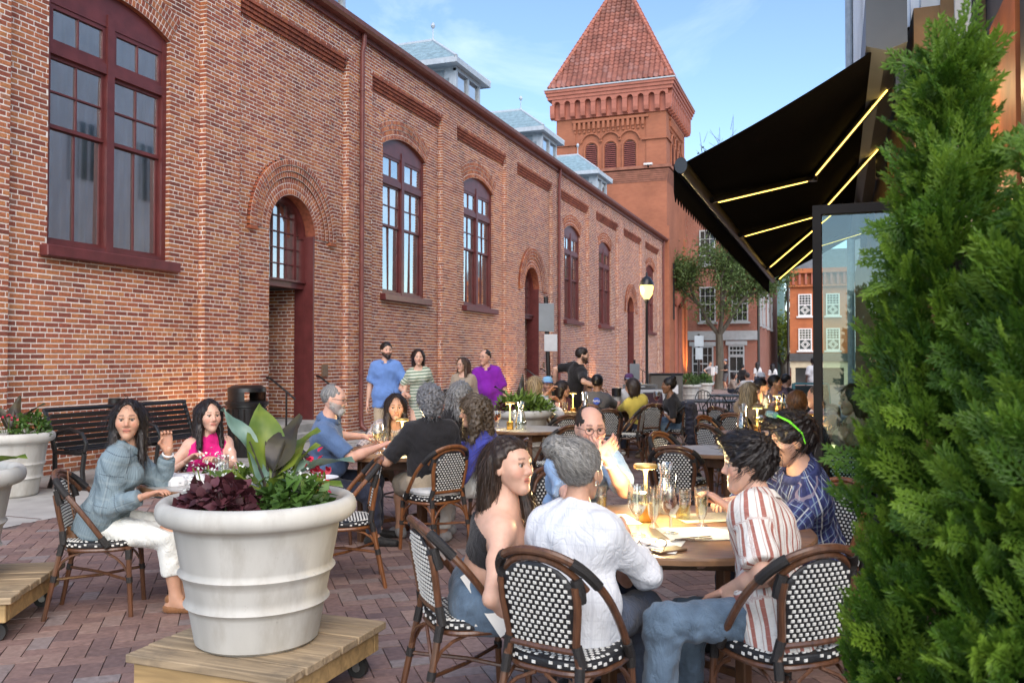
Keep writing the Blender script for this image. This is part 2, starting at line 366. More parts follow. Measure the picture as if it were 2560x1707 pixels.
def ring(yc, zc, r0, nr, a0, a1, xf, dr=0.108, steps=None):
    for q in range(nr):
        ra, rb = r0 + q * dr, r0 + (q + 1) * dr; x = xf + (steps[q] if steps else 0.0); rm = (ra + rb) / 2
        cnt = max(3, int(round((a1 - a0) * rm / 0.072))); da = (a1 - a0) / cnt
        for i in range(cnt):
            a = a0 + (i + .5) * da; t = (0, -math.sin(a), math.cos(a)); rad = (0, math.cos(a), math.sin(a))
            c = (x - .04 + random.uniform(-.0005, .003), yc + rm * math.cos(a), zc + rm * math.sin(a))
            FB.add(c, t, rad, (1, 0, 0), da * rm - .017, dr - .016, 0.08, random.random() * .8 + .02)
        sg = 24; vs = []; fs = []
        for i in range(sg + 1):
            a = a0 + (a1 - a0) * i / sg
            for r_ in (ra, rb): vs.append((x - .0045, yc + r_ * math.cos(a), zc + r_ * math.sin(a)))
        for i in range(sg): fs.append((2 * i, 2 * i + 1, 2 * i + 3, 2 * i + 2))
        MO.add(vs, fs)
REC = 0.13; XR = -D - REC; ZT = 109 * CR; ZC = 113 * CR; ZTOP = 121 * CR      # recess plane, corbel zone, top of wall
SPW, HW, RISE = 6.38, 1.1, 0.28; RW = (HW * HW + RISE * RISE) / (2 * RISE); CZW = SPW + RISE - RW; HA = math.asin(HW / RW)
SPD, RD = 3.85, 0.74
bays = [(7.80, 11.32, 'w'), (12.17, 15.68, 'd'), (16.66, 20.28, 'w'), (21.19, 24.90, 'w'), (25.87, 29.55, 'd'), (30.57, 34.43, 'w'), (35.58, 39.60, 'w'), (40.67, 44.80, 'd'), (45.68, 49.55, 'w')]
GTOP = 0.0
def zbase(y): return -5 * CR if y > 14 else 0
m_glass = glassy('window_glass', (0.60, 0.68, 0.67), 0.72, 0.04)
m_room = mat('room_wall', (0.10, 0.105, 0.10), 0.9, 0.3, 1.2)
m_blind = mat('pale_board', (0.62, 0.64, 0.60), 0.7, 0.12, 4)
m_lampw = emis('room_lamp', (1.0, 0.86, 0.6), 14)
def tri_sash(o, wid, y0, y1, z0, z1, x, nv, nh, bar=0.022, fr=0.05):
    """sash frame with glazing bars, returns frame mesh builder and pane rects"""
    wid.box((x, (y0 + y1) / 2, z0 + fr / 2), (.05, y1 - y0, fr)); wid.box((x, (y0 + y1) / 2, z1 - fr / 2), (.05, y1 - y0, fr))
    wid.box((x, y0 + fr / 2, (z0 + z1) / 2), (.05, fr, z1 - z0 - 2 * fr)); wid.box((x, y1 - fr / 2, (z0 + z1) / 2), (.05, fr, z1 - z0 - 2 * fr))
    a0, a1, b0, b1 = y0 + fr, y1 - fr, z0 + fr, z1 - fr
    for i in range(1, nv): wid.box((x, a0 + (a1 - a0) * i / nv, (b0 + b1) / 2), (.036, bar, b1 - b0 - .002))
    for j in range(1, nh): wid.box((x + .003, (a0 + a1) / 2, b0 + (b1 - b0) * j / nh), (.036, a1 - a0 - .002, bar))
    for i in range(nv):
        for j in range(nh):
            p = MB(); ya, yb = a0 + (a1 - a0) * i / nv, a0 + (a1 - a0) * (i + 1) / nv; za, zb = b0 + (b1 - b0) * j / nh, b0 + (b1 - b0) * (j + 1) / nh
            p.box((x - .008 + random.uniform(-.002, .002), (ya + yb) / 2, (za + zb) / 2), (.004, yb - ya, zb - za), M=Matrix.Rotation(random.uniform(-.012, .012), 4, 'Z') @ Matrix.Rotation(random.uniform(-.012, .012), 4, 'Y'))
            p.build('pane', m_glass, o, smooth=False)
def arch_pts(yc, cz, r, a0, a1, n): return [(yc + r * math.cos(a0 + (a1 - a0) * i / n), cz + r * math.sin(a0 + (a1 - a0) * i / n)) for i in range(n + 1)]
def make_window(yc, idx):
    x = XR - 0.13; y0, y1 = yc - HW, yc + HW; zs = 2.98
    fm = MB(); f = .085
    fm.box((x, y0 + f / 2, (zs + SPW) / 2), (.12, f, SPW - zs)); fm.box((x, y1 - f / 2, (zs + SPW) / 2), (.12, f, SPW - zs))
    fm.box((x + .003, yc, (zs + SPW) / 2), (.135, .13, SPW - zs - .004)); fm.box((x - .004, yc, 5.60), (.13, 2 * HW - 2 * f, .14)); fm.box((x - .003, yc, zs + .04), (.13, 2 * HW - 2 * f, .08))
    top = arch_pts(yc, CZW, RW - .002, PI / 2 - HA, PI / 2 + HA, 14)       # curved head board
    fm.extrude(top + [(y0, 6.20), (y1, 6.20)], (x - .05, 0, 0), (0, 1, 0), (0, 0, 1), (.10, 0, 0))
    win = fm.build('window', m_maroon, hall, smooth=False)
    sash = MB()
    for a, b in ((y0 + f, yc - .065), (yc + .065, y1 - f)):
        tri_sash(win, sash, a, b, 5.67, 6.20, x + .01, 2, 1, fr=.06)
        tri_sash(win, sash, a, b, 4.56, 5.53, x - .015, 2, 2)
        tri_sash(win, sash, a, b, zs + .08, 4.60, x - .045, 2, 1)
    sash.build('sash', m_maroon, win, smooth=False)
    sm = MB().bevbox((XR + .02, yc, zs - .075), (.24, 2 * HW + .22, .15), .012); sm.build('sill', m_maroon, win)
    # room behind the glass with a pale board, a lit lamp
    rm = MB(); xa, xb = x - .12, x - 3.0; ya, yb = y0 - .3, y1 + .3; za, zb = zs - .9, 6.7
    rm.add([(xa, ya, za), (xb, ya, za), (xb, yb, za), (xa, yb, za), (xa, ya, zb), (xb, ya, zb), (xb, yb, zb), (xa, yb, zb)], [(0, 1, 2, 3), (4, 7, 6, 5), (0, 4, 5, 1), (1, 5, 6, 2), (2, 6, 7, 3)])
    rm.build('room', m_room, win, smooth=False)
    bd = MB(); bd.box((x - .30, y1 - .16, 3.9), (.03, .18, 1.9)); bd.box((x - .34, yc - .1, 3.8), (.03, .09, 1.7)); bd.build('inner_board', m_blind, win, smooth=False)
    for (dy, dz) in ((-.45, 3.6), (.1, 3.25), (-.2, 4.1)):
        lm = MB(); lm.lathe([(0, -.03), (.045, 0), (0, .03)], 10, (x - 1.2 - .5 * (dz > 3.5), yc + dy, dz)); lm.build('room_light', m_lampw, win)
def make_door(yc, idx):
    x = XR - .32
    fm = MB(); f = .07
    fm.box((x, yc - RD + f / 2, 1.95), (.22, f, 3.9)); fm.box((x, yc + RD - f / 2, 1.95), (.22, f, 3.9)); fm.box((x + .003, yc, 2.93), (.20, 2 * RD - 2 * f, .12))
    fm.box((x + .05, yc, 3.0), (.22, 2 * RD - .1, .035))
    for y in (yc - RD + .26, yc + RD - .26): fm.box((x, y, 3.70), (.07, .075, 1.4))
    outer = arch_pts(yc, SPD, RD - .002, 0, PI, 20); inner = arch_pts(yc, SPD, RD - f - .03, PI, 0, 20)
    fm.extrude(outer + inner, (x - .10, 0, 0), (0, 1, 0), (0, 0, 1), (.2, 0, 0))
    door = fm.build('door_frame', m_maroon, hall, smooth=False)
    lining = MB(); lining.box((XR - .21, yc + RD - .035, 1.96), (.40, .05, 3.88)); lining.build('lining', m_maroon, door, smooth=False)
    bars = MB()
    for k in range(1, 4): bars.box((x, yc - RD + .3 + (2 * RD - .6) * k / 4, 3.72), (.03, .02, 1.45))
    for k in range(1, 5): bars.box((x + .004, yc, 3.02 + k * .3), (.03, 2 * RD - .2 - (.0 if k < 4 else .35), .02))
    bars.build('glazing_bars', m_maroon, door, smooth=False)
    g = MB(); g.extrude(arch_pts(yc, SPD, RD - .06, 0, PI, 20) + [(yc - RD + .06, 2.99), (yc + RD - .06, 2.99)], (x - .02, 0, 0), (0, 1, 0), (0, 0, 1), (.005, 0, 0)); g.build('fanlight_pane', m_glass, door, smooth=False)
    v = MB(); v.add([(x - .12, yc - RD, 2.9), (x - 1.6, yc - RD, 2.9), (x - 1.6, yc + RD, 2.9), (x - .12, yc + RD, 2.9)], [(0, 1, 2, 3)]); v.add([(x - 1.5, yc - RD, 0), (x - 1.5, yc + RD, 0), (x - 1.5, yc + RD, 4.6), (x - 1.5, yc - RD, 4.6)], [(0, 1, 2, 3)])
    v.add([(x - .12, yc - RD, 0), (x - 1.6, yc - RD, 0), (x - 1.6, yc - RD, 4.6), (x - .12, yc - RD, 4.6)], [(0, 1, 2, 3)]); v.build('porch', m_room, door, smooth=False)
    leaf = MB(); leaf.bevbox((x - 1.42, yc, 1.5), (.06, 2 * RD, 2.5), .01); leaf.build('door_leaf', m_maroon, door)
    st = MB(); st.bevbox((XR - .55, yc, .16), (1.9, 2 * RD + .02, .33), .015); st.bevbox((XR + .28, yc, .085), (.5, 2 * RD + .4, .17), .015); st.build('stone_step', m_conc, door)
    field((x - .11, yc + RD, 0), (-1, 0, 0), (0, -1, 0), 1.35, .33, 2.9)
    for sy in (-1, 1):
        y = yc + sy * (RD + .06); rl = MB()
        rl.tube([(XR + .42, y, .0), (XR + .42, y, .95)], .018, 8); rl.tube([(XR + .60, y, .80), (XR + .42, y, .93), (XR + .08, y, 1.16), (XR + .0, y, 1.18)], .02, 8)
        rl.build('handrail', m_black, door)
xl = 5.3; prev = xl
for i, (a, b, k) in enumerate(bays):
    field((-D, prev, 0), UY, UX, a - prev, zbase(a), ZTOP)                               # pilaster
    yc = (a + b) / 2
    if k == 'w':
        def hole(z, yc=yc, a=a):
            if z < 2.90 or z > CZW + RW + .44: return None
            h = HW if z < SPW else min(math.sqrt(max(0, (RW + .432) ** 2 - (z - CZW) ** 2)), (z - CZW) * math.tan(HA))
            return (yc - h - a, yc + h - a)
        ring(yc, CZW, RW, 4, PI / 2 - HA, PI / 2 + HA, XR, steps=(0, 0, .012, .02))
        field((XR, yc + HW, 0), (-1, 0, 0), (0, -1, 0), .13, 2.98, SPW, depth=.04)
        MO.add([(XR - .009, yc + HW + .009, 2.98), (XR - .2, yc + HW + .009, 2.98), (XR - .2, yc + HW + .009, SPW), (XR - .009, yc + HW + .009, SPW)], [(0, 1, 2, 3)])
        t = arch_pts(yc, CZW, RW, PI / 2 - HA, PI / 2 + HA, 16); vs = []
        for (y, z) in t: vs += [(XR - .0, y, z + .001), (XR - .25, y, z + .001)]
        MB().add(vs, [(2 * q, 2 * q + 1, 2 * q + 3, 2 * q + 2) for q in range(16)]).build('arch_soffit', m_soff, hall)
        make_window(yc, i)
    else:
        RO = RD + .108 * 6
        def hole(z, yc=yc, a=a, RO=RO):
            if z < SPD: return (yc - RD - a, yc + RD - a)
            if z > SPD + RO: return None
            h = math.sqrt(max(0, RO ** 2 - (z - SPD) ** 2)); return (yc - h - a, yc + h - a)
        ring(yc, SPD, RD, 6, 0, PI, XR, steps=(0, .0, .0, .03, .055, .075))
        field((XR, yc + RD, 0), (-1, 0, 0), (0, -1, 0), .13, 0, SPD, depth=.04)
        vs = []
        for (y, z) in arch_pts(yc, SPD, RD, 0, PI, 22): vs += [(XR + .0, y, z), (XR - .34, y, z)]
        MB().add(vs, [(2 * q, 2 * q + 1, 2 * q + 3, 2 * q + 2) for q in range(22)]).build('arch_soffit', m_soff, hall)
        for q in range(2): FB.add((XR + .035, yc + (RD + .54) * (1 if q else -1), SPD - .04), (0, 1, 0), (0, 0, 1), (1, 0, 0), .2, .06, .09)
        make_door(yc, i)
    field((XR, a, 0), UY, UX, b - a, zbase(a), ZT, [hole])
    for q in range(4):                                                                  # corbel table: stepping out, dentilled
        k_ = 109 + q; xo = XR + REC * (q + 1) / 4
        y = a + (0 if q % 2 else .05)
        MO.add([(xo - .06, a, k_ * CR), (xo - .06, b, k_ * CR), (xo - .06, b, (k_ + 1) * CR), (xo - .06, a, (k_ + 1) * CR)], [(0, 1, 2, 3)])
        while y < b - .1:
            FB.add((xo - .05, y + .052, (k_ + .5) * CR), (0, 1, 0), (0, 0, 1), (1, 0, 0), .096, CR - .007, .12, random.random() * .35); y += .104
    field((-D, a, 0), UY, UX, b - a, ZC, ZTOP)
    field((-D, b, 0), (-1, 0, 0), (0, -1, 0), REC, zbase(b), ZC, depth=.04, ph=.05)               # return face
    prev = b
field((-D, prev, 0), UY, UX, 51.0 - prev, -5 * CR, ZTOP)
wall = MO.build('wall', m_mortar, hall, smooth=False)
emit_bricks(FB, hall, 'brick', m_brick, m_brick1, 300, 0.0009, rest_name='brickwork')
core = MB(); core.box((-D - 4.2, 28, 3.9), (.2, 46, 8.6)); core.build('back_wall', m_room, hall, smooth=False)
# gutter, fascia, downpipes, roof
gt = MB(); gt.box((-D + .035, 28.1, ZTOP + .07), (.07, 45.8, .14)); 
prof = [(-.02, .0), (.16, .0), (.21, .05), (.23, .13), (.20, .14), (-.02, .14)]
gt.extrude(prof, (-D + .06, 5.2, ZTOP + .10), (1, 0, 0), (0, 0, 1), (0, 45.8, 0)); gt.build('gutter', m_maroon2, hall, smooth=False)
for y in (16.10, 30.12, 50.5):
    dp = MB(); z0 = gz(y); dp.tube([(-D + .12, y, ZTOP + .1), (-D + .11, y, ZTOP - .12), (-D + .075, y, ZTOP - .30), (-D + .07, y, z0 + .3), (-D + .09, y, z0 + .12), (-D + .2, y, z0 + .03)], .052, 10)
    for z in (1.2, 3.0, 5.2, 7.2): dp.lathe([(.062, -.03), (.062, .03)], 10, (-D + .07, y, z))
    dp.build('downpipe', m_maroon2, hall)
rf = MB(); rf.add([(-D + .05, 5.2, ZTOP + .22), (-D - 9, 5.2, ZTOP + 6.2), (-D - 9, 51, ZTOP + 6.2), (-D + .05, 51, ZTOP + .22)], [(0, 1, 2, 3)]); rf.build('roof', m_slate, hall, smooth=False)
def dormer(y, x, ze=8.0, zr=11.2, hw=1.05, back=5.5):
    """slate dormer with hipped roof, paired window and ball finial"""
    dm = MB(); zt = 10.0; dm.box((x - back / 2, y, (ze + zt) / 2), (back, 2 * hw - .3, zt - ze))
    d = dm.build('dormer', m_lead, hall, smooth=False)
    for s in (-1, 1):
        cl = MB()
        for r_ in range(6):
            for q in range(8): cl.box((x - .3 - q * .32 - (r_ % 2) * .16, y + s * (hw - .15 + .012), 8.55 + r_ * .25), (.31, .016, .24))
        tag(cl.build('side_slates', m_slate, d, smooth=False), kind='stuff')
    fr = MB(); w2 = hw - .2
    for yy in (-w2, 0, w2): fr.box((x + .03, y + yy, 9.2), (.10, .13, 1.5))
    fr.box((x + .03, y, 9.93), (.12, 2 * w2 + .13, .12)); fr.build('window_frame', m_lead, d, smooth=False)
    for s in (-1, 1):
        g = MB(); g.box((x + .01, y + s * w2 / 2, 9.2), (.02, w2 - .13, 1.4)); g.build('pane', m_glass, d, smooth=False)
        MB().box((x - .01, y + s * w2 / 2, 9.2), (.01, w2 - .13, 1.4)).build('inner_shade', m_room, d, smooth=False)
    oh = .26; xe = x + oh; hy = hw + oh
    ef = MB(); ef.box((xe - .01, y, 10.06), (.05, 2 * hy, .16))
    for s in (-1, 1): ef.box((x - back / 2 + oh / 2, y + s * (hy - .012), 10.06), (back + oh, .05, .16))
    ef.add([(xe, y - hy, 10.0), (xe, y + hy, 10.0), (x - back, y + hy, 10.0), (x - back, y - hy, 10.0)], [(0, 1, 2, 3)]); ef.build('eaves', m_lead, d, smooth=False)
    ap = Vector((x - 1.1, y, zr)); bk = Vector((x - back, y, zr))
    rfm = MB(); n_ = 7
    def strip(A, B, C, E):      # rows of slate courses between eave line A-B and ridge line E-C
        for k in range(n_):
            t0, t1 = k / n_, (k + 1) / n_ + .02; up = Vector((0, 0, .018))
            p = [A.lerp(E, t0) + up, B.lerp(C, t0) + up, B.lerp(C, min(t1, 1)), A.lerp(E, min(t1, 1))]
            lo = [A.lerp(E, t0), B.lerp(C, t0)]
            rfm.add(p + lo, [(0, 1, 2, 3), (4, 5, 1, 0)])
    z = 10.14
    e1, e2, e3, e4 = Vector((xe, y - hy, z)), Vector((xe, y + hy, z)), Vector((x - back, y - hy, z)), Vector((x - back, y + hy, z))
    strip(e3, e1, ap, bk); strip(e1, e2, ap, ap + Vector((0, .001, 0))); strip(e2, e4, bk, ap); rfm.build('roof_slates', mat('dormer_slate', (.22, .33, .38), .5, .22, 7, bump=.2), d, smooth=False)
    hp = MB()
    for e in (e1, e2): hp.tube([e, ap], .055, 6)
    hp.tube([ap, bk], .06, 6); hp.build('ridge_cap', m_lead, d)
    fn = MB(); fn.lathe([(.05, 0), (.03, .06), (.018, .1), (.015, .36), (.05, .39), (.07, .45), (.045, .52), (0, .56)], 10, ap); fn.build('finial', m_lead, d)
for y in (16.0, 23.9, 31.8, 39.8): dormer(y, -10.35)
dormer(24.6, -13.8, ze=9.5, zr=12.4)
stp = MB()
for k in range(6): stp.box((-D - .6 - k * .45, 50.6, ZTOP + .35 + k * .32), (.5, .3, .5))
stp.build('parapet_step', m_white, hall, smooth=False)
for (y, z, s) in ((15.0, 1.28, .16), (28.9, 1.3, .12)):
    MB().bevbox((XR + .012, y, z), (.03, s * 1.3, s * 1.5), .004).build('wall_plaque', mat('bronze', (.16, .10, .06), .5, .2, 20), hall)

# ================================================================ TOWER
m_tb = bpy.data.materials.new('tower_brick'); MATS['tower_brick'] = m_tb
def brick_tex_mat(name, c1, c2, mortar, sx=1.0, rough=.85, msize=0.012, big=0.15):
    if name in MATS and MATS[name].use_nodes: return MATS[name]
    m, nt, b = principled(name); L = nt.links.new; b.inputs['Roughness'].default_value = rough
    ge = N(nt, 'ShaderNodeNewGeometry'); sp = N(nt, 'ShaderNodeSeparateXYZ'); L(ge.outputs['Position'], sp.inputs[0])
    ad = N(nt, 'ShaderNodeMath', operation='ADD'); L(sp.outputs[0], ad.inputs[0]); L(sp.outputs[1], ad.inputs[1])
    cx = N(nt, 'ShaderNodeCombineXYZ'); L(ad.outputs[0], cx.inputs[0]); L(sp.outputs[2], cx.inputs[1])
    br = N(nt, 'ShaderNodeTexBrick'); br.inputs['Scale'].default_value = 1.0; br.inputs['Brick Width'].default_value = .213 * sx; br.inputs['Row Height'].default_value = .0685 * sx
    br.inputs['Mortar Size'].default_value = msize * .5; br.inputs['Color1'].default_value = tuple(c1) + (1,); br.inputs['Color2'].default_value = tuple(c2) + (1,); br.inputs['Mortar'].default_value = tuple(mortar) + (1,)
    L(cx.outputs[0], br.inputs['Vector'])
    nz = N(nt, 'ShaderNodeTexNoise'); nz.inputs['Scale'].default_value = .8; nz.inputs['Detail'].default_value = 8; L(ge.outputs['Position'], nz.inputs['Vector'])
    mr = N(nt, 'ShaderNodeMapRange'); mr.inputs['From Min'].default_value = .3; mr.inputs['From Max'].default_value = .7; mr.inputs['To Min'].default_value = 1 - big; mr.inputs['To Max'].default_value = 1 + big; L(nz.outputs[0], mr.inputs[0])
    vm = N(nt, 'ShaderNodeVectorMath', operation='SCALE'); L(br.outputs['Color'], vm.inputs[0]); L(mr.outputs[0], vm.inputs['Scale']); L(vm.outputs[0], b.inputs['Base Color'])
    bp = N(nt, 'ShaderNodeBump'); bp.inputs['Strength'].default_value = .3; bp.inputs['Distance'].default_value = .006; bp.invert = True; L(br.outputs['Fac'], bp.inputs['Height']); L(bp.outputs[0], b.inputs['Normal'])
    MATS[name] = m; return m
del MATS['tower_brick']; bpy.data.materials.remove(m_tb)
m_tb = brick_tex_mat('tower_brick', (.345, .125, .065), (.30, .105, .056), (.29, .12, .075), msize=.008)
m_terra = mat('terracotta', (.36, .125, .085), .7, .15, 3, bump=.15)
m_louv = mat('louvre_paint', (.26, .085, .075), .6, .15, 4)
TX0, TX1, TY0, TY1 = -16.05, -9.25, 51.0, 57.6
tower = thing('brick_tower', ((TX0 + TX1) / 2, (TY0 + TY1) / 2, gz(51)), 'tall square brick tower with pyramid tile roof', 'tower')
tcx, tcy = (TX0 + TX1) / 2, (TY0 + TY1) / 2; TWX, TWY = TX1 - TX0, TY1 - TY0
sh = MB(); sh.box((tcx, tcy, 6.1), (TWX, TWY, 13.2)); sh.build('shaft', m_tb, tower, smooth=False)
up = MB(); up.box((tcx, tcy, 14.6), (TWX - .16, TWY - .16, 3.8))
for (sx, sy) in ((-1, -1), (1, -1), (-1, 1), (1, 1)): up.box((tcx + sx * (TWX / 2 - .62), tcy + sy * (TWY / 2 - .62), 14.5), (1.2, 1.2, 3.9))
up.build('belfry', m_tb, tower, smooth=False)
bd = MB()
for k in range(6): bd.box((tcx, tcy, 12.05 + k * .115), (TWX + .05 + k * .055, TWY + .05 + k * .055, .108))
bd.box((tcx, tcy, 12.83), (TWX + .5, TWY + .5, .17)); bd.build('stone_band', mat('band_brick', (.27, .11, .07), .85, .3, 2.5), tower, smooth=False)
def face_frame(side):     # origin at face centre bottom, u along the face, n outward
    return ((tcx, TY0 + .08, 0), Vector((1, 0, 0)), Vector((0, -1, 0)), TWX) if side == 's' else ((TX1 - .08, tcy, 0), Vector((0, 1, 0)), Vector((1, 0, 0)), TWY)
for side in 'se':
    O, U, n, wd = face_frame(side); O = Vector(O)
    for q, a in enumerate((-1.18, 0, 1.18)):
        pts = [(a - .34, 12.95), (a + .34, 12.95)] + [(a + .34 * math.cos(t), 14.2 + .34 * math.sin(t)) for t in np.linspace(0, PI, 11)]
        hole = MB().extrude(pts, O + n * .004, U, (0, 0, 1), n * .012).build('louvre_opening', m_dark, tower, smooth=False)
        for k in range(13):
            z = 13.0 + k * .118; hw_ = .33 if z < 14.2 else math.sqrt(max(.01, .34 ** 2 - (z - 14.2) ** 2))
            s_ = MB(); c = O + U * a + n * .05 + Vector((0, 0, z)); Mx = Matrix((U, n, Vector((0, 0, 1)))).transposed().to_4x4() @ Matrix.Rotation(R(-38), 4, 'X')
            s_.box(c, (2 * hw_, .11, .022), M=Mx); s_.build('louvre', m_louv, hole, smooth=False)
        arc = MB(); ap = [O + U * (a + .44 * math.cos(t)) + n * .03 + Vector((0, 0, 14.2 + .44 * math.sin(t))) for t in np.linspace(-.0, PI, 14)]
        arc.tube([O + U * (a + .44) + n * .03 + Vector((0, 0, 12.95))] + ap + [O + U * (a - .44) + n * .03 + Vector((0, 0, 12.95))], .07, 6); arc.build('opening_surround', m_tb, tower)
        ap = [O + U * (a + .66 * math.cos(t)) + n * .10 + Vector((0, 0, 14.42 + .72 * math.sin(t))) for t in np.linspace(.25, PI - .25, 14)]
        MB().tube(ap, .055, 6).build('hood_mould', m_tb, tower)
    sc_ = MB()
    for s in (-1, 1): sc_.box(O + U * (s * (wd / 2 - .72)) + n * .1 + Vector((0, 0, 14.55)), (1.5, .12, .1) if side == 's' else (.12, 1.5, .1))
    sc_.build('string_course', m_tb, tower, smooth=False)
    dn = MB(); k = -2.2
    while k < 2.21: dn.box(O + U * k + n * .09 + Vector((0, 0, 15.63)), (.15, .2, .42) if side == 's' else (.2, .15, .42), taper=1.0); dn.box(O + U * k + n * .05 + Vector((0, 0, 15.33)), (.13, .1, .2) if side == 's' else (.1, .13, .2)); k += .30
    dn.box(O + n * .09 + Vector((0, 0, 15.92)), (4.7, .2, .14) if side == 's' else (.2, 4.7, .14)); dn.build('dentil_table', m_tb, tower, smooth=False)
    # machicolated cornice: rounded corbels carrying small arches
    O2 = Vector((tcx, TY0, 0)) if side == 's' else Vector((TX1, tcy, 0)); cnt = 11; pit = (wd + .30) / cnt
    for q in range(cnt + 1):
        u0 = -wd / 2 - .15 + q * pit; cb = MB()
        cb.extrude([(0, 17.0), (.36, 17.0), (.36, 16.45), (.30, 16.24), (.12, 16.16), (0, 16.16)], O2 + U * (u0 - .14), n, (0, 0, 1), U * .28); cb.build('corbel', m_terra, tower, smooth=False)
    for q in range(cnt):
        u0 = -wd / 2 - .15 + (q + .5) * pit; rr = pit / 2 - .14
        pts = [(u0 - pit / 2, 17.32), (u0 + pit / 2, 17.32), (u0 + pit / 2, 17.0), (u0 + rr, 17.0)] + [(u0 + rr * math.cos(t), 17.0 + rr * 1.05 * math.sin(t)) for t in np.linspace(.2, PI - .2, 9)] + [(u0 - rr, 17.0), (u0 - pit / 2, 17.0)]
        MB().extrude(pts, O2 + n * .12, U, (0, 0, 1), n * .26).build('cornice_arch', m_terra, tower, smooth=False)
    MB().box(O2 + n * .02 + Vector((0, 0, 16.72)), (wd + .2, .12, 1.2) if side == 's' else (.12, wd + .2, 1.2)).build('frieze', m_terra, tower, smooth=False)
co = MB()
for (z, h, o) in ((17.42, .2, .86), (17.62, .2, 1.0), (17.80, .16, 1.14)): co.box((tcx, tcy, z), (TWX + o, TWY + o, h))
co.build('cornice', m_terra, tower, smooth=False)
MB().box((tcx, tcy, 17.91), (TWX + 1.24, TWY + 1.24, .07)).build('gutter', m_lead, tower, smooth=False)
# tiled pyramid roof: each barrel tile a piece
AP = Vector((tcx, tcy, 25.9)); ez = 17.95; ehx, ehy = TWX / 2 + .35, TWY / 2 + .35
MB().add([(tcx - ehx, tcy - ehy, ez), (tcx + ehx, tcy - ehy, ez), (tcx + ehx, tcy + ehy, ez), (tcx - ehx, tcy + ehy, ez), AP], [(0, 1, 4), (1, 2, 4), (2, 3, 4), (3, 0, 4)]).build('roof', m_terra, tower, smooth=False)
TL_RAMP = [(0, (.19, .075, .057)), (.35, (.245, .092, .068)), (.7, (.285, .11, .08)), (1, (.27, .13, .11))]
m_tile1 = attrmat('roof_tile_single', TL_RAMP, obj_random=True, nscale=8, rough=.55, bump=.1); m_tile = attrmat('roof_tile', TL_RAMP, nscale=8, rough=.55, bump=.1)
tw, tl = .315, .285
def tile_shape(L_=.33, Wd=.315):
    vs = []; fs = []; n_ = 8
    for j, (yy, dz, rr) in enumerate(((0, .035, 1.0), (0.0, .005, .9), (L_, 0.0, .86))):
        for i in range(n_ + 1):
            a = i / n_; x = (a - .5) * Wd; zz = (.075 * math.sin(PI * min(1, a / .62)) if a < .62 else -.02 * math.sin(PI * (a - .62) / .38)) * rr
            vs.append((x, yy, zz + dz))
    for j, k in ((1, 0), (0, 2)):
        for i in range(n_): fs.append((j * 9 + i, j * 9 + i + 1, k * 9 + i + 1, k * 9 + i))
    return vs, fs
tv, tf = tile_shape(); tmb = MB(); tmb.add(tv, tf); tile_me = tmb.mesh('roof_tile', m_tile1, ang=60)
TV = np.array(tv); TF = np.array(tf); accV, accF, accR = [], [], []; singles = 0; allt = []
for side in 'se':
    if side == 's': E0, U, half = Vector((tcx, tcy - ehy, ez)), Vector((1, 0, 0)), ehx
    else: E0, U, half = Vector((tcx + ehx, tcy, ez)), Vector((0, 1, 0)), ehy
    S = (AP - E0); SL = S.length; S.normalize(); nn = U.cross(S)
    for r_ in range(int(SL / tl)):
        t = r_ * tl; hw_ = half * (1 - (t + .15) / SL); k = int(hw_ / tw)
        for q in range(-k, k + 1):
            if abs(q * tw) > hw_ - .02: continue
            flare = .10 * max(0, 1 - t / 1.2) ** 2
            allt.append((E0 + S * t + U * (q * tw) + nn * (.03 + flare), U, S, nn, random.random()))
pim = WM(tower).inverted()
for i, (p, U, S, nn, rn) in enumerate(allt):
    Mx = Matrix((U, S, nn)).transposed().to_4x4(); Mx.translation = p
    if i < 300:
        o = bpy.data.objects.new('roof_tile', tile_me); COL.objects.link(o); o.parent = tower; o.matrix_parent_inverse = pim; o.matrix_basis = Mx; o.color = (rn, rn, rn, 1)
    else:
        M3 = np.array(Mx.to_3x3()); accF.append(TF + len(accV) * len(TV)); accV.append(TV @ M3.T + np.array(p)); accR.append(np.full(len(TF), rn))
me = npmesh('roof_tiles', np.concatenate(accV), np.concatenate(accF), m_tile); a_ = me.attributes.new('rnd', 'FLOAT', 'FACE'); a_.data.foreach_set('value', np.concatenate(accR).astype(np.float32))
tag(link('roof_tiling', me, tower), kind='stuff')
for (sx, sy) in ((-1, -1), (1, -1), (1, 1)):
    e = Vector((tcx + sx * ehx, tcy + sy * ehy, ez + .1)); hp = MB(); k = 28
    for q in range(k): a, b = e.lerp(AP, q / k), e.lerp(AP, (q + 1.12) / k); hp.tube([a, b], [.15, .115], 7)
    hp.build('hip_ridge', m_terra, tower)
rel = MB()                                       # relief on the street face: tall slit, brackets, corner strips
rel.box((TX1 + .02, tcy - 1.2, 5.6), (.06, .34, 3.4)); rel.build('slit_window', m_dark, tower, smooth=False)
for y in (TY0 + .3, TY1 - .3): MB().box((TX1 + .05, y, 4.5), (.16, .62, 9.6)).build('corner_strip', m_tb, tower, smooth=False)
al = MB()
for y in (tcy - .6, tcy + .9): al.box((TX1 + .06, y, 2.6), (.1, .5, 4.2)); al.lathe([(.05, 0), (.35, .4), (.38, .7), (.2, .9), (0, 1.0)], 10, (TX1 + .1, y, 4.7))
al.build('niche_relief', m_terra, tower)
cam_ = MB(); cam_.box((tcx + 2.35, TY0 - .22, 12.98), (.5, .25, .1)); cam_.box((tcx + 2.35, TY0 - .2, 12.86), (.1, .1, .2)); cam_.build('security_camera', m_white, tower, smooth=False)

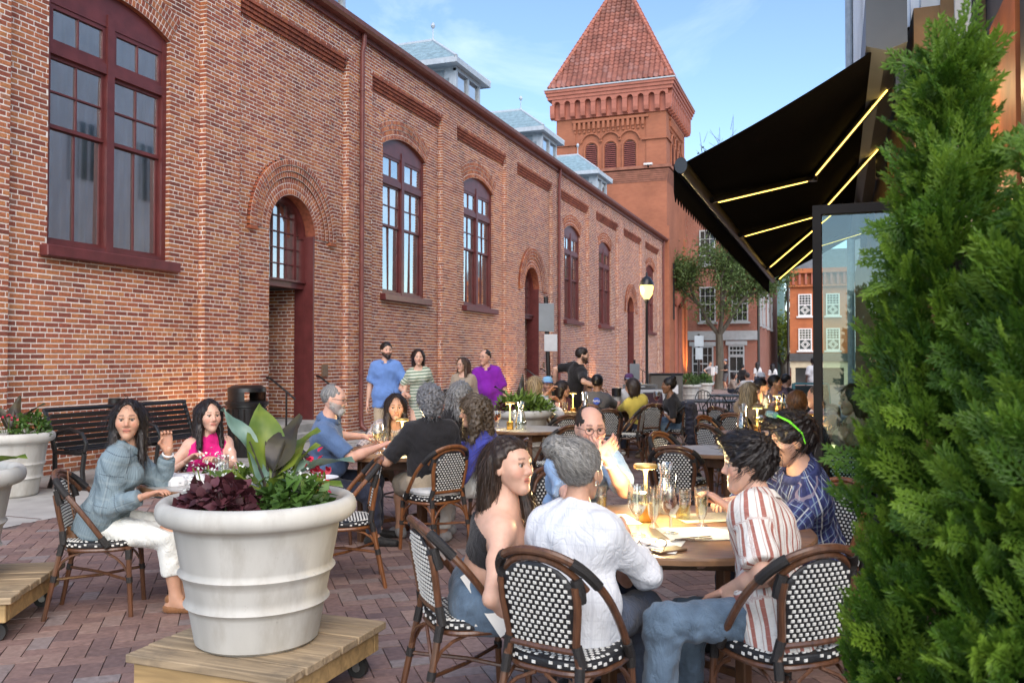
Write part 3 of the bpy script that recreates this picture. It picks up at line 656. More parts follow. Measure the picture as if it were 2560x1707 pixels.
# ================================================================ FAR BUILDINGS
m_fb = brick_tex_mat('far_brick', (.29, .085, .05), (.22, .065, .042), (.42, .34, .29), msize=.012)
m_ob = brick_tex_mat('orange_brick', (.46, .15, .055), (.40, .125, .05), (.40, .17, .09), msize=.008)
m_gtrim = mat('grey_trim', (.36, .40, .43), .6, .1, 5)
m_fglass = glassy('far_glass', (.35, .42, .42), .45, .05)
bz = gz(61)
fbld = thing('corner_shop_building', (-9, 61, bz), 'red brick building with grey shop trim behind the tree', 'building')
bx0, bx1, by0, by1 = -19.0, -4.95, 60.5, 82.0
wl = MB(); wl.box(((bx0 + bx1) / 2, (by0 + by1) / 2, bz + 7.2), (bx1 - bx0, by1 - by0, 14.6)); wl.build('wall', m_fb, fbld, smooth=False)
MB().box(((bx0 + bx1) / 2, by0 - .06, bz + 14.3), (bx1 - bx0 + .3, .5, .5)).build('cornice', m_gtrim, fbld, smooth=False)
MB().box(((bx0 + bx1) / 2, by0 - .09, bz + 3.47), (bx1 - bx0 + .04, .16, .62)).build('shop_band', m_gtrim, fbld, smooth=False)
def far_window(par, c, wdt, h, U, n, nv=3, nh=4, sill=True, mframe=None, head=False, name='window'):
    c, U, n = Vector(c), Vector(U), Vector(n); mf = mframe or m_gtrim; o3 = Matrix((U, n, Vector((0, 0, 1)))).transposed().to_4x4(); fr = MB(); t = .09
    for s in (-1, 1): fr.box(c + U * (s * (wdt / 2)) + n * .05, (t, .12, h), M=o3)
    for z in (-h / 2, h / 2, 0): fr.box(c + n * .05 + Vector((0, 0, z)), (wdt - t if z == 0 else wdt + t, .115, t), M=o3)
    for k in range(1, nv): fr.box(c + U * (-wdt / 2 + wdt * k / nv) + n * .04, (.035, .07, h - t), M=o3)
    for k in range(1, nh):
        if abs(-h / 2 + h * k / nh) > .1: fr.box(c + n * .04 + Vector((0, 0, -h / 2 + h * k / nh)), (wdt - t, .066, .035), M=o3)
    f = fr.build(name, mf, par, smooth=False)
    MB().box(c + n * .012, (wdt - .02, .012, h - .02), M=o3).build('pane', MATS.get('far_pane') or mat('far_pane', (.03, .035, .035), .08, .3, 1.5, spec=.8), f, smooth=False)
    if sill: MB().box(c + n * .09 + Vector((0, 0, -h / 2 - .12)), (wdt + .35, .2, .13), M=o3).build('sill', mf, f, smooth=False)
    if head: MB().box(c + n * .07 + Vector((0, 0, h / 2 + .2)), (wdt + .45, .16, .28), M=o3).build('head', mf, f, smooth=False)
    return f
for x in (-6.06, -8.2, -10.6):
    for z in (5.6, 9.5, 12.6): far_window(fbld, (x, by0, bz + z), 1.0, 2.3 if z < 12 else 1.6, (1, 0, 0), (0, -1, 0), 3, 4)
for y in (63, 66, 70, 74): 
    for z in (5.6, 9.5): far_window(fbld, (bx1, y, bz + z), 1.1, 2.6, (0, 1, 0), (1, 0, 0), 2, 4)
far_window(fbld, (-8.55, by0, bz + 1.55), 1.35, 2.3, (1, 0, 0), (0, -1, 0), 4, 4, head=True, name='shop_window')
far_window(fbld, (-6.3, by0, bz + 2.45), .95, .6, (1, 0, 0), (0, -1, 0), 4, 2, sill=False, head=True, name='transom_window')
dr = far_window(fbld, (-6.3, by0, bz + 1.05), .95, 2.0, (1, 0, 0), (0, -1, 0), 2, 1, sill=False, name='shop_door')
MB().tube([(bx1 + .08, by0 + .1, bz), (bx1 + .08, by0 + .1, bz + 14)], .09, 8).build('downpipe', m_black, fbld)
ob = thing('orange_brick_house', (4, 72, gz(72)), 'orange brick house with white sash windows and diamond posters', 'building')
oz = gz(72); ox0, ox1, oy0 = -3.35, 11.0, 71.0
MB().box(((ox0 + ox1) / 2, oy0 + 6, oz + 4.3), (ox1 - ox0, 12, 8.7)).build('wall', m_ob, ob, smooth=False)
cn = MB(); cn.box(((ox0 + ox1) / 2, oy0 - .15, oz + 8.75), (ox1 - ox0 + .3, .5, .35)); cn.box(((ox0 + ox1) / 2, oy0 - .1, oz + 7.6), (ox1 - ox0 + .1, .3, .14)); cn.build('cornice', m_ob, ob, smooth=False)
for k in range(30): MB().box((ox0 + .3 + k * .46, oy0 - .14, oz + 8.15), (.16, .32, .9)).build('cornice_bracket', m_terra, ob, smooth=False)
MB().box(((ox0 + ox1) / 2, oy0 + 6, oz + 9.7), (ox1 - ox0 + .2, 12, 1.6), taper=.86).build('mansard_roof', mat('dark_slate', (.10, .12, .14), .6, .2, 5), ob, smooth=False)
m_print = mat('white_print', (.75, .77, .76), .6, .05, 5); m_dkprint = mat('dark_print', (.035, .05, .05), .5, .1, 5)
for x in (-2.22, -.2, 1.8, 3.8, 5.8, 7.8):
    for z in (6.13, 3.48):
        wd = far_window(ob, (x, oy0, oz + z), .9, 1.6, (1, 0, 0), (0, -1, 0), 4, 8, mframe=m_white)
        pp = MB(); pp.box((x, oy0 - .075, oz + z - .39), (.82, .03, .76)); pp.build('poster', m_dkprint, wd, smooth=False)
        dd = MB()
        for r1, r2 in ((.36, .29), (.23, .16)):
            A = [(r1 * math.cos(R(45 * 2 * q)), r1 * math.sin(R(90 * q))) for q in range(5)]; B = [(r2 * math.cos(R(90 * q)), r2 * math.sin(R(90 * q))) for q in range(5)]
            for q in range(4): dd.add([(x + A[q][0], oy0 - .095, oz + z - .39 + A[q][1]), (x + A[q + 1][0], oy0 - .095, oz + z - .39 + A[q + 1][1]), (x + B[q + 1][0], oy0 - .095, oz + z - .39 + B[q + 1][1]), (x + B[q][0], oy0 - .095, oz + z - .39 + B[q][1])], [(0, 1, 2, 3)])
        dd.build('diamond_print', m_print, wd, smooth=False)
MB().box(((ox0 + ox1) / 2, oy0 - .2, oz + 2.1), (ox1 - ox0, .5, .6)).build('shop_fascia', mat('charcoal_trim', (.06, .065, .07), .5, .15, 4), ob, smooth=False)
MB().box(((ox0 + ox1) / 2, oy0 - .12, oz + 1.55), (ox1 - ox0, .25, .5)).build('cream_sign_panel', mat('cream_paint', (.55, .50, .36), .6, .1, 4), ob, smooth=False)
for k in range(8): MB().box((ox0 + .25 + k * 1.9, oy0 - .14, oz + .65), (.3, .25, 1.35)).build('cream_pilaster', MATS['cream_paint'], ob, smooth=False)
MB().box(((ox0 + ox1) / 2, oy0 - .03, oz + .65), (ox1 - ox0 - .3, .05, 1.3)).build('shop_glass', MATS['far_pane'], ob, smooth=False)
MB().tube([(ox0 - .12, oy0 - .1, oz), (ox0 - .12, oy0 - .1, oz + 8)], .1, 8).build('downpipe', m_black, ob)
# steel-and-glass rooftop seen above the far roofs
gl = thing('glass_rooftop', (-12, 92, 0), 'pale green glass and steel rooftop between tower and awning', 'rooftop')
gf = MB()
for k in range(9): gf.box((-14 + k * 1.1, 92, 20.0), (.1, .1, 4.0))
for z in (18.4, 20.0, 21.8): gf.box((-9.6, 91.95, z), (9.6, .12, .14))
gf.build('steel_frame', m_lead, gl, smooth=False); MB().box((-9.6, 92.4, 10.5), (9.4, .6, 21.6)).build('glass_wall', mat('green_glass', (.18, .30, .30), .15, .2, .5), gl, smooth=False)
# ================================================================ RESTAURANT on the right, awning, glass screen
XW = 0.47
m_clad = mat('pale_cladding', (.80, .82, .84), .45, .12, 6, stretch=(1, 1, .2))
m_gold = mat('ochre_render', (.20, .12, .05), .6, .3, 4, bump=.3)
m_dkfr = mat('dark_frame', (.028, .024, .022), .4, .2, 6)
rest = thing('restaurant_building', (XW + 2, 10, 0), 'restaurant front with pale ribbed cladding behind the shrub', 'building')
MB().box((XW + 2.0, 15, 1.75), (4.0, 18.1, 3.9)).build('wall', m_gold, rest, smooth=False)
MB().box((XW + 2.0, 15, 8.2), (3.9, 17.9, 9.0)).build('upper_wall', m_clad, rest, smooth=False)
for k in range(60): MB().box((XW + .03, 6.2 + k * .3, 8.2), (.06, .07, 9.0)).build('cladding_rib', m_clad, rest, smooth=False)
for k in range(7): MB().box((XW + .02, 7.2 + k * 2.4, 7.4), (.03, .9, 1.9)).build('window', MATS['far_pane'], rest, smooth=False)
MB().tube([(XW - .1, 24.1, 0), (XW - .1, 24.1, 13)], .09, 10).build('downpipe', m_lead, rest)
MB().box((XW + .06, 24.2, 8.2), (.14, .3, 9.4)).build('corner_board', mat('corner_trim', (.16, .17, .19), .5, .1, 3), rest, smooth=False)
MB().box((XW + 2.4, 4.6, 4.5), (4.0, 2.8, 9.2)).build('recess_wall', mat('navy_panel', (.035, .038, .055), .5, .2, 3), rest, smooth=False)
mu = mat('orange_mural', (.50, .13, .03), .55, .55, 2.2, detail=3); 
MB().box((XW + .385, 5.25, 2.35), (.03, .75, 2.1)).build('mural_panel', mu, rest, smooth=False)
MB().box((XW + .40, 4.15, 2.6), (.06, 1.2, 3.4)).build('dark_window', m_dkfr, rest, smooth=False)
for k in range(9): MB().bevbox((XW + .27, 5.93, .3 + k * .42), (.10, .05, .41), .006).build('wall_tile', m_white, rest)
MB().box((XW + .34, 5.92, 2.4), (.035, .05, 4.0)).build('window_post', m_dkfr, rest, smooth=False)
MB().extrude([(.0, .9), (.2, .9), (.2, 4.2), (.15, 4.2)], (XW + .02, 5.93, 0), (1, 0, 0), (0, 0, 1), (0, -.03, 0)).build('ochre_panel', m_gold, rest, smooth=False)
m_sconce = emis('sconce_glow', (1.0, .6, .16), 2.2)
for (x, y, z) in ((XW + .05, 5.86, 3.1), (XW + .14, 5.86, 2.45)):
    s_ = tag(MB().lathe([(.0, -.06), (.035, -.05), (.042, 0), (.03, .05), (0, .06)], 10, (x, y, z)).build('wall_sconce', m_sconce), 'glowing amber wall lamp ' + ('high' if z > 3 else 'lower') + ' on the ochre wall behind the shrub', 'lamp', 'wall lamps')
    l_ = bpy.data.lights.new('sconce_light', 'POINT'); l_.energy = 3; l_.color = (1, .7, .35); l_.shadow_soft_size = .05; lo = bpy.data.objects.new('sconce_light', l_); COL.objects.link(lo); lo.location = (x - .05, y - .1, z); lo.parent = s_

AY0, AY1, AXF, AZF, AZW = 6.0, 15.1, -.985, 2.83, 3.60
m_fab = mat('black_canvas', (.006, .0055, .0055), .9, .3, 40, bump=.5, bscale=300, spec=.04)
m_alu = mat('dark_aluminium', (.05, .05, .052), .3, .15, 8, metal=.7)
aw = thing('retractable_awning', (XW, 10.5, 0), 'black retractable awning with glowing light strips over the tables', 'awning')
fb = MB(); n_ = 12
vs = []; 
for i in range(n_ + 1):
    t = i / n_; sag = -.03 * math.sin(PI * t); 
    for y in np.linspace(AY0, AY1, 7): vs.append((XW - .02 + (AXF - XW) * t, y, AZW + (AZF - AZW) * t + sag))
fs = [(i * 7 + j, i * 7 + j + 1, (i + 1) * 7 + j + 1, (i + 1) * 7 + j) for i in range(n_) for j in range(6)]
fb.add(vs, fs); fo = fb.build('canopy', m_fab, aw); sol = fo.modifiers.new('thick', 'SOLIDIFY'); sol.thickness = .008; sol.offset = 1
MB().tube([(AXF, AY0 - .04, AZF), (AXF, AY1 + .04, AZF)], .055, 12, flat=.8).build('front_bar', m_alu, aw)
MB().extrude([(-.02, -.12), (-.02, .20), (.10, .24), (.22, .2), (.22, -.12), (.1, -.16)], (XW - .26, AY0 - .1, AZW), (1, 0, 0), (0, 0, 1), (0, AY1 - AY0 + .2, 0)).build('cassette', mat('grey_cassette', (.10, .115, .13), .45, .1, 4), aw)
va = MB(); k = 0; y = AY0
pts = []
while y < AY1:
    wv = .115; pts += [(y, -.17), (y + wv * .5, -.235), (y + wv * .93, -.19)]; y += wv
va.extrude([(AY0, .02)] + [(AY0, -.17)] + pts + [(AY1, -.17), (AY1, .02)], (AXF - .05, 0, AZF), (0, 1, 0), (0, 0, 1), (-.006, 0, 0)); va.build('valance', m_fab, aw, smooth=False)
m_led = emis('led_strip', (1.0, .62, .11), 1.9)
arms = [((.40, 6.75, 3.50), (-.19, 8.55, 3.20), (-.94, 7.2, 2.80)), ((.42, 8.65, 3.50), (-.17, 10.77, 3.21), (-.93, 9.32, 2.80)), ((.42, 12.1, 3.50), (.05, 11.1, 3.33), (-.92, 12.94, 2.80)), ((.42, 14.6, 3.5), (-.25, 13.7, 3.2), (-.90, 15.0, 2.82))]
for a, e, b in arms:
    ar = MB(); ar.tube([a, e], .028, 8); ar.tube([e, b], .026, 8); ar.lathe([(.04, -.04), (.045, 0), (.04, .04)], 10, e); o = ar.build('folding_arm', m_alu, aw)
    for p, q in ((a, e), (e, b)):
        P, Q = Vector(p).lerp(Vector(q), .05), Vector(p).lerp(Vector(q), .93); dn = Vector((-.012, 0, -.03))
        cnt = int((Q - P).length / .028); st = MB(); st.tube([P + dn, Q + dn], .0045, 5)
        for i in range(cnt): c = P.lerp(Q, i / cnt) + dn; st.box(c + Vector((0, 0, -.003)), (.011, .011, .008))
        st.build('light_strip', m_led, o)
for y in (6.3, 9.1, 11.9, 14.7): MB().bevbox((XW - .05, y, 3.36), (.1, .16, .22), .01).build('wall_bracket', m_alu, aw)

gp_ = thing('glass_screen', (.17, 5.85, 0), 'glass wind screen in black metal frame beside the shrub', 'screen')
y = 5.70; x0, x1, zt = -.105, .45, 2.455
fr = MB(); fr.bevbox((x0, y, zt / 2), (.054, .06, zt), .004); fr.bevbox((x1, y, zt / 2), (.045, .06, zt), .004); fr.bevbox(((x0 + x1) / 2, y - .002, zt - .03), (x1 - x0 - .03, .055, .06), .004); fr.bevbox(((x0 + x1) / 2, y - .002, .06), (x1 - x0 - .03, .055, .12), .004)
fr.build('frame', mat('bronze_frame', (.018, .016, .015), .6, .15, 8, spec=.2), gp_)
MB().box(((x0 + x1) / 2, y + .004, zt / 2), (x1 - x0 - .06, .008, zt - .1)).build('pane', glassy('screen_glass', (.66, .80, .75), .92, .01), gp_, smooth=False)

# ================================================================ FOLIAGE
def leafmat(name, c, rough=.5, trans=.35, var=.45, stops=None):
    if name in MATS: return MATS[name]
    m, nt, b = principled(name); L = nt.links.new; b.inputs['Roughness'].default_value = rough
    a = N(nt, 'ShaderNodeAttribute', attribute_name='rnd'); rp = N(nt, 'ShaderNodeValToRGB')
    rp.color_ramp.elements[0].color = tuple(x * (1 - var) for x in c) + (1,); rp.color_ramp.elements[1].color = tuple(min(1, x * (1 + var)) for x in c) + (1,)
    if stops:
        rp.color_ramp.elements[0].color = stops[0] + (1,); rp.color_ramp.elements[1].color = stops[2] + (1,); e_ = rp.color_ramp.elements.new(.5); e_.color = stops[1] + (1,)
    L(a.outputs['Fac'], rp.inputs[0]); L(rp.outputs[0], b.inputs['Base Color'])
    tr = N(nt, 'ShaderNodeBsdfTranslucent'); L(rp.outputs[0], tr.inputs[0]); mx = N(nt, 'ShaderNodeMixShader'); mx.inputs[0].default_value = trans
    o = nt.nodes['Material Output']; L(b.outputs[0], mx.inputs[1]); L(tr.outputs[0], mx.inputs[2]); L(mx.outputs[0], o.inputs[0])
    MATS[name] = m; return m
def norm(a): return a / np.maximum(np.linalg.norm(a, axis=-1, keepdims=True), 1e-9)
def leaf_cloud(name, P, Dr, Nr, ln, wd, m, parent, rnd=None, kind='stuff', shape='leaf'):
    """many small leaves: position, direction, normal, length, width (numpy)"""
    n = len(P); Dr = norm(Dr); S = norm(np.cross(Dr, Nr)); Nn = np.cross(S, Dr); ln = np.broadcast_to(ln, n)[:, None]; wd = np.broadcast_to(wd, n)[:, None]
    if shape == 'broad':
        V = np.stack([P, P + Dr * ln * .22 + S * wd * .42 + Nn * wd * .10, P + Dr * ln * .60 + S * wd * .45 + Nn * wd * .08, P + Dr * ln - Nn * ln * .16, P + Dr * ln * .60 - S * wd * .45 + Nn * wd * .08, P + Dr * ln * .22 - S * wd * .42 + Nn * wd * .10, P + Dr * ln * .5], 1).reshape(-1, 3)
        i = np.arange(n)[:, None] * 7; F = np.concatenate([i + np.array([[a_, b_, 6]]) for a_, b_ in ((0, 1), (1, 2), (2, 3), (3, 4), (4, 5), (5, 0))], 1).reshape(-1, 3)
        me = npmesh(name, V, F, m, smooth=True); a = me.attributes.new('rnd', 'FLOAT', 'FACE'); r_ = RNG.random(n) if rnd is None else rnd
        a.data.foreach_set('value', np.repeat(r_, 6).astype(np.float32)); o = link(name, me, parent); return tag(o, kind=kind) if kind else o
    V = np.stack([P, P + Dr * ln * .45 + S * wd * .5 + Nn * wd * .12, P + Dr * ln - Nn * ln * .12, P + Dr * ln * .45 - S * wd * .5 + Nn * wd * .12], 1).reshape(-1, 3)
    i = np.arange(n)[:, None] * 4; F = np.concatenate([i + np.array([[0, 1, 2]]), i + np.array([[0, 2, 3]])], 1).reshape(-1, 3)
    me = npmesh(name, V, F, m, smooth=False); a = me.attributes.new('rnd', 'FLOAT', 'FACE'); r_ = RNG.random(n) if rnd is None else rnd
    a.data.foreach_set('value', np.repeat(r_, 2).astype(np.float32)); o = link(name, me, parent)
    return tag(o, kind=kind) if kind else o
def rand_dirs(n):
    v = RNG.normal(size=(n, 3)); return norm(v)
def branchy(mb, p, d, r, ln, depth, tips, spread=.55):
    q = p + d * ln; mid = p + d * ln * .5 + Vector((random.uniform(-1, 1), random.uniform(-1, 1), random.uniform(-.3, .6))) * ln * .07
    mb.tube([p, mid, q], [r, r * .85, r * .68], 7 if depth > 1 else 5)
    if depth == 0: tips.append((q, d)); return
    for k in range(random.choice((2, 3))):
        nd = (d + Vector((random.uniform(-1, 1), random.uniform(-1, 1), random.uniform(-.25, .7))) * spread).normalized()
        branchy(mb, q, nd, r * .66, ln * random.uniform(.6, .85), depth - 1, tips, spread)
    tips.append((q, d))
def tree(name, base, h_trunk, r, ln, depth, label, m_leaf, nleaf, leaf=(.13, .05), clump=.9, spread=.6, group=None, seed=1, zsc=.8):
    random.seed(seed); t = thing(name, base, label, 'tree', group=group); mb = MB(); tips = []
    b = Vector(base); top = b + Vector((random.uniform(-.1, .1), 0, h_trunk)); mb.tube([b - Vector((0, 0, .1)), b + Vector((0, 0, .25)), b.lerp(top, .5) + Vector((.06, 0, 0)), top], [r * 1.5, r * 1.08, r, r * .9], 10)
    for k in range(4):
        a = k * PI / 2 + random.uniform(-.3, .3); branchy(mb, top - Vector((0, 0, .15)), Vector((math.cos(a) * .55, math.sin(a) * .55, .9)).normalized(), r * .62, ln, depth, tips, spread)
    mb.build('trunk', mat('bark', (.085, .075, .058), .9, .35, 6, bump=.6, bscale=25, stretch=(1, 1, .3)), t)
    T = np.array([p for p, _ in tips]); c = T[RNG.integers(0, len(T), nleaf)]
    P = c + RNG.normal(size=(nleaf, 3)) * np.array([clump, clump, clump * zsc]) * .5
    d = rand_dirs(nleaf); d[:, 2] -= .35; leaf_cloud('crown', P, d, rand_dirs(nleaf) + np.array([0, 0, 1.0]), RNG.uniform(.7, 1.3, nleaf) * leaf[0], leaf[1], m_leaf, t, kind=None)
    random.seed(7); return t
m_lf1 = leafmat('locust_leaf', (.105, .17, .05)); m_lf2 = leafmat('bright_leaf', (.16, .22, .02)); m_lf3 = leafmat('dark_leaf', (.04, .08, .025))
tree('street_tree', at(1797, 53), 3.4, .24, 2.0, 3, 'slender tree with feathery green crown before the brick shop', m_lf1, 15000, (.20, .09), .95, .62, seed=5)
tree('street_tree', at(1956, 88), 1.5, .25, 1.9, 3, 'dense bright green tree in the gap beside the orange house', m_lf2, 9000, (.34, .17), 1.3, .55, seed=9)
tree('street_tree', at(1960, 98), 7.0, .3, 2.8, 3, 'tall dark green tree far behind the gap between the houses', m_lf3, 9000, (.35, .18), 1.2, .4, seed=11)
tw_ = MB(); bare = thing('bare_topped_tree', at(1802, 66), 'tree top with bare twigs showing above the awning edge', 'tree'); tp = []
bb = at(1802, 66, 0); tw_.tube([bb, bb + Vector((0, 0, 14))], [.3, .12], 7)
for k in range(7):
    a = k * 2.4; p = bb + Vector((0, 0, 13.5 + .3 * k)); q = p + Vector((math.cos(a) * (2.3 - .2 * k), math.sin(a) * 1.5, 3.6 + .5 * (k % 3))); tw_.tube([p, p.lerp(q, .5) + Vector((math.cos(a) * .5, 0, -.3)), q], [.05, .035, .012], 5); tp.append(p.lerp(q, .35)); tp.append(p.lerp(q, .2))
    for u_ in (.35, .5, .65, .8): s_ = p.lerp(q, u_); tw_.tube([s_, s_ + Vector((random.uniform(-.8, .8), random.uniform(-.5, .5), random.uniform(.5, 1.2)))], [.02, .008], 4)
tw_.build('trunk', MATS['bark'], bare); T = np.array(tp); nl = 900; P = T[RNG.integers(0, len(T), nl)] + RNG.normal(size=(nl, 3)) * .55 - np.array([0, 0, .3])
leaf_cloud('crown', P, rand_dirs(nl), rand_dirs(nl), .3, .16, m_lf3, bare, kind=None)

# arborvitae beside the camera: fern-like flat sprays all round a cone
def arborvitae(base, zlo, zhi, prof, ns, label, seed=3, facing=None):
    rg = np.random.default_rng(seed); t = thing('arborvitae_shrub', base, label, 'shrub'); bx, by, bz_ = base
    MB().tube([(bx, by, bz_), (bx + .01, by, (zlo + zhi) / 2), (bx, by, zhi - .1)], [.035, .025, .006], 8).build('trunk', MATS['bark'], t)
    zz = zlo + (zhi - zlo) * rg.random(ns) ** 1.45; rr = np.interp(zz, [p[0] for p in prof], [p[1] for p in prof]); an = rg.random(ns) * 2 * PI
    lump = 1 + .16 * np.sin(an * 5 + zz * 9) + .12 * np.sin(an * 3 - zz * 17)
    fr_ = np.sqrt(rg.uniform(.12, 1.0, ns)) * lump
    cv = norm(np.array([[-bx, -by]]))[0]; keep = ((np.cos(an) * cv[0] + np.sin(an) * cv[1] > -.25) & (fr_ > .55)) | (rg.random(ns) < .22); zz, rr, an, fr_ = zz[keep], rr[keep], an[keep], fr_[keep]; ns = len(zz)
    root = np.stack([bx + rr * fr_ * .72 * np.cos(an), by + rr * fr_ * .72 * np.sin(an), zz], 1)
    out = np.stack([np.cos(an), np.sin(an), np.zeros(ns)], 1)
    dr = norm(out * rg.uniform(.45, .9, (ns, 1)) + np.array([0, 0, 1]) * rg.uniform(.35, 1.0, (ns, 1)) + rg.normal(size=(ns, 3)) * .28)
    side = norm(np.cross(dr, out + rg.normal(size=(ns, 3)) * .6)); up = np.cross(side, dr)
    sl = rg.uniform(.052, .104, ns) * (1.0 + .25 * (fr_ > .9))
    segs = [(0, 0, 1.0, 0)]     # spray layout: (along, side offset, length, angle)
    lay = []
    for k in range(6):
        u = .12 + .8 * k / 6
        lay.append((u, 0, .17, 0))
        for s in (-1, 1):
            bl = .42 * (1 - .62 * u); a = s * (.72 - .15 * u)
            for q in range(3):
                w_ = bl * (q + .4) / 3; lay.append((u + w_ * math.cos(a), w_ * math.sin(a), .135, a))
                if q > 0: 
                    for s2 in (-1, 1): lay.append((u + w_ * math.cos(a), w_ * math.sin(a), .11, a + s2 * .75))
    lay = np.array(lay); nl = len(lay)
    A = root[:, None] + dr[:, None] * (lay[None, :, 0:1] * sl[:, None, None]) + side[:, None] * (lay[None, :, 1:2] * sl[:, None, None]) - up[:, None] * (.22 * (lay[None, :, 0:1] ** 2) * sl[:, None, None])
    ca_, sa_ = np.cos(lay[:, 3])[None, :, None], np.sin(lay[:, 3])[None, :, None]
    LD = dr[:, None] * ca_ + side[:, None] * sa_ + rg.normal(size=(ns, nl, 3)) * .12
    LN = np.repeat(up[:, None], nl, 1) + rg.normal(size=(ns, nl, 3)) * .25
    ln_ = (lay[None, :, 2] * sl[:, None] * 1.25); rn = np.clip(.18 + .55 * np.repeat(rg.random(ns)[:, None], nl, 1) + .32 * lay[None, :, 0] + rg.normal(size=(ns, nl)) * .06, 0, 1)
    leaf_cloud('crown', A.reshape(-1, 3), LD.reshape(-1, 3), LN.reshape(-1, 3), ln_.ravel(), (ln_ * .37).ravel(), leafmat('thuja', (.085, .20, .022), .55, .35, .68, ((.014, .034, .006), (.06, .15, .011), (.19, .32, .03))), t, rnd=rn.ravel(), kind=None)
    tw = MB()
    for i in range(0, ns, 9): p = Vector(root[i]); tw.tube([Vector((bx, by, p.z - .12)), p], [.005, .002], 4, cap=False)
    tw.build('twigs', MATS['bark'], t); return t
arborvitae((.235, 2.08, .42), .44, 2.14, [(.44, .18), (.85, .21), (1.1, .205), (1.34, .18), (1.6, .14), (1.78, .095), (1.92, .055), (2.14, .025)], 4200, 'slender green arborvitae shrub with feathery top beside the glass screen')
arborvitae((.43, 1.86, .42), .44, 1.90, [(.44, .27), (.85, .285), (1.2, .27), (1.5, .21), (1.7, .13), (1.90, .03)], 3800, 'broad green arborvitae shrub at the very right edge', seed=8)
pbx = thing('shrub_planter', (.30, 1.98, 0), 'dark planter box under the two arborvitae shrubs', 'planter')
pm_ = MB(); pm_.bevbox((.30, 1.98, .225), (.7, .5, .45), .012); pm_.build('box', m_dkfr, pbx)

# ================================================================ POTS with plants
m_pot = mat('cream_resin', (.46, .455, .42), .6, .20, 4.0, bump=.10, bscale=22, stretch=(1, 1, .22), detail=9)
def stain(m, c, lo, hi, amt, scale, stretch):
    """runs and smudges of dirt over a material"""
    nt = m.node_tree; b = nt.nodes['Principled BSDF']; L = nt.links.new; src = b.inputs['Base Color'].links[0].from_socket; tc = N(nt, 'ShaderNodeTexCoord'); mp = N(nt, 'ShaderNodeMapping'); mp.inputs['Scale'].default_value = stretch
    nz = N(nt, 'ShaderNodeTexNoise'); nz.inputs['Scale'].default_value = scale; nz.inputs['Detail'].default_value = 8; nz.inputs['Roughness'].default_value = .65; mr = N(nt, 'ShaderNodeMapRange'); mr.inputs['From Min'].default_value = lo; mr.inputs['From Max'].default_value = hi; mr.inputs['To Max'].default_value = amt
    mx = N(nt, 'ShaderNodeMixRGB'); mx.inputs[2].default_value = tuple(c) + (1,); L(tc.outputs['Object'], mp.inputs[0]); L(mp.outputs[0], nz.inputs['Vector']); L(nz.outputs[0], mr.inputs[0]); L(mr.outputs[0], mx.inputs[0]); L(src, mx.inputs[1]); L(mx.outputs[0], b.inputs['Base Color'])
stain(m_pot, (.27, .24, .19), .52, .75, .6, 6, (1, 1, .3)); stain(m_pot, (.10, .09, .07), .66, .74, .7, 16, (1, 1, 1))
stain(m_conc, (.14, .13, .12), .55, .75, .6, 1.4, (1, 1, 1))
m_soil = mat('soil', (.04, .028, .02), .95, .4, 30, bump=.6)
_potmesh = {}
def pot(base, rim_r, h, name_label, group='cream planters', grp_on=True):
    k = (round(rim_r, 3), round(h, 3)); t = thing('planter', base, name_label, 'planter', group=group)
    if k not in _potmesh:
        b = rim_r * .615; def_r = lambda u: b + (rim_r * .885 - b) * u
        pr = [(b * .95, 0), (b, .012)]
        for u in np.linspace(.02, .82, 34):
            rr = def_r(u); dz = u * h
            for bc in (.29, .50):
                q = (u - bc) / .022
                if abs(q) < 1: rr += rim_r * .042 * math.sqrt(max(0, 1 - q * q))
            pr.append((rr, dz))
        for a in np.linspace(-90, 190, 15): pr.append((rim_r * .925 + rim_r * .085 * math.cos(R(a)), h * .925 + h * .075 * math.sin(R(a))))
        pr += [(rim_r * .80, h * .93), (rim_r * .76, h * .86)]
        s = MB().lathe(pr, 56, cap=False).mesh('pot', m_pot, ang=60)
        s2 = MB().lathe([(rim_r * .78, h * .87), (0.001, h * .9)], 32).mesh('soil', m_soil); _potmesh[k] = (s, s2)
    link('pot', _potmesh[k][0], t, local=True); link('soil', _potmesh[k][1], t, local=True); return t
def blade(mb, p, d, up, ln, wd, curl=.35, fold=.18, n=9, wave=.02, m=0, taper=1.6):
    """one broad leaf as a curved, folded sheet"""
    p, d, up = Vector(p), Vector(d).normalized(), Vector(up); s = d.cross(up).normalized(); nn = s.cross(d); vs = []; fs = []
    for i in range(n + 1):
        t = i / n; a = -curl * t * t; q = p + d * (ln * t) + nn * (ln * a * .6); w_ = wd * .5 * (math.sin(PI * min(1, t ** .75 * .985 + .01)) ** .8)
        for j in (-1, -.5, 0, .5, 1): vs.append(q + s * (w_ * j) + nn * (abs(j) * w_ * fold * 2 + wave * math.sin(t * 9 + j * 2) * abs(j)))
    for i in range(n):
        for j in range(4): fs.append((i * 5 + j, i * 5 + j + 1, (i + 1) * 5 + j + 1, (i + 1) * 5 + j))
    mb.add(vs, fs, m)
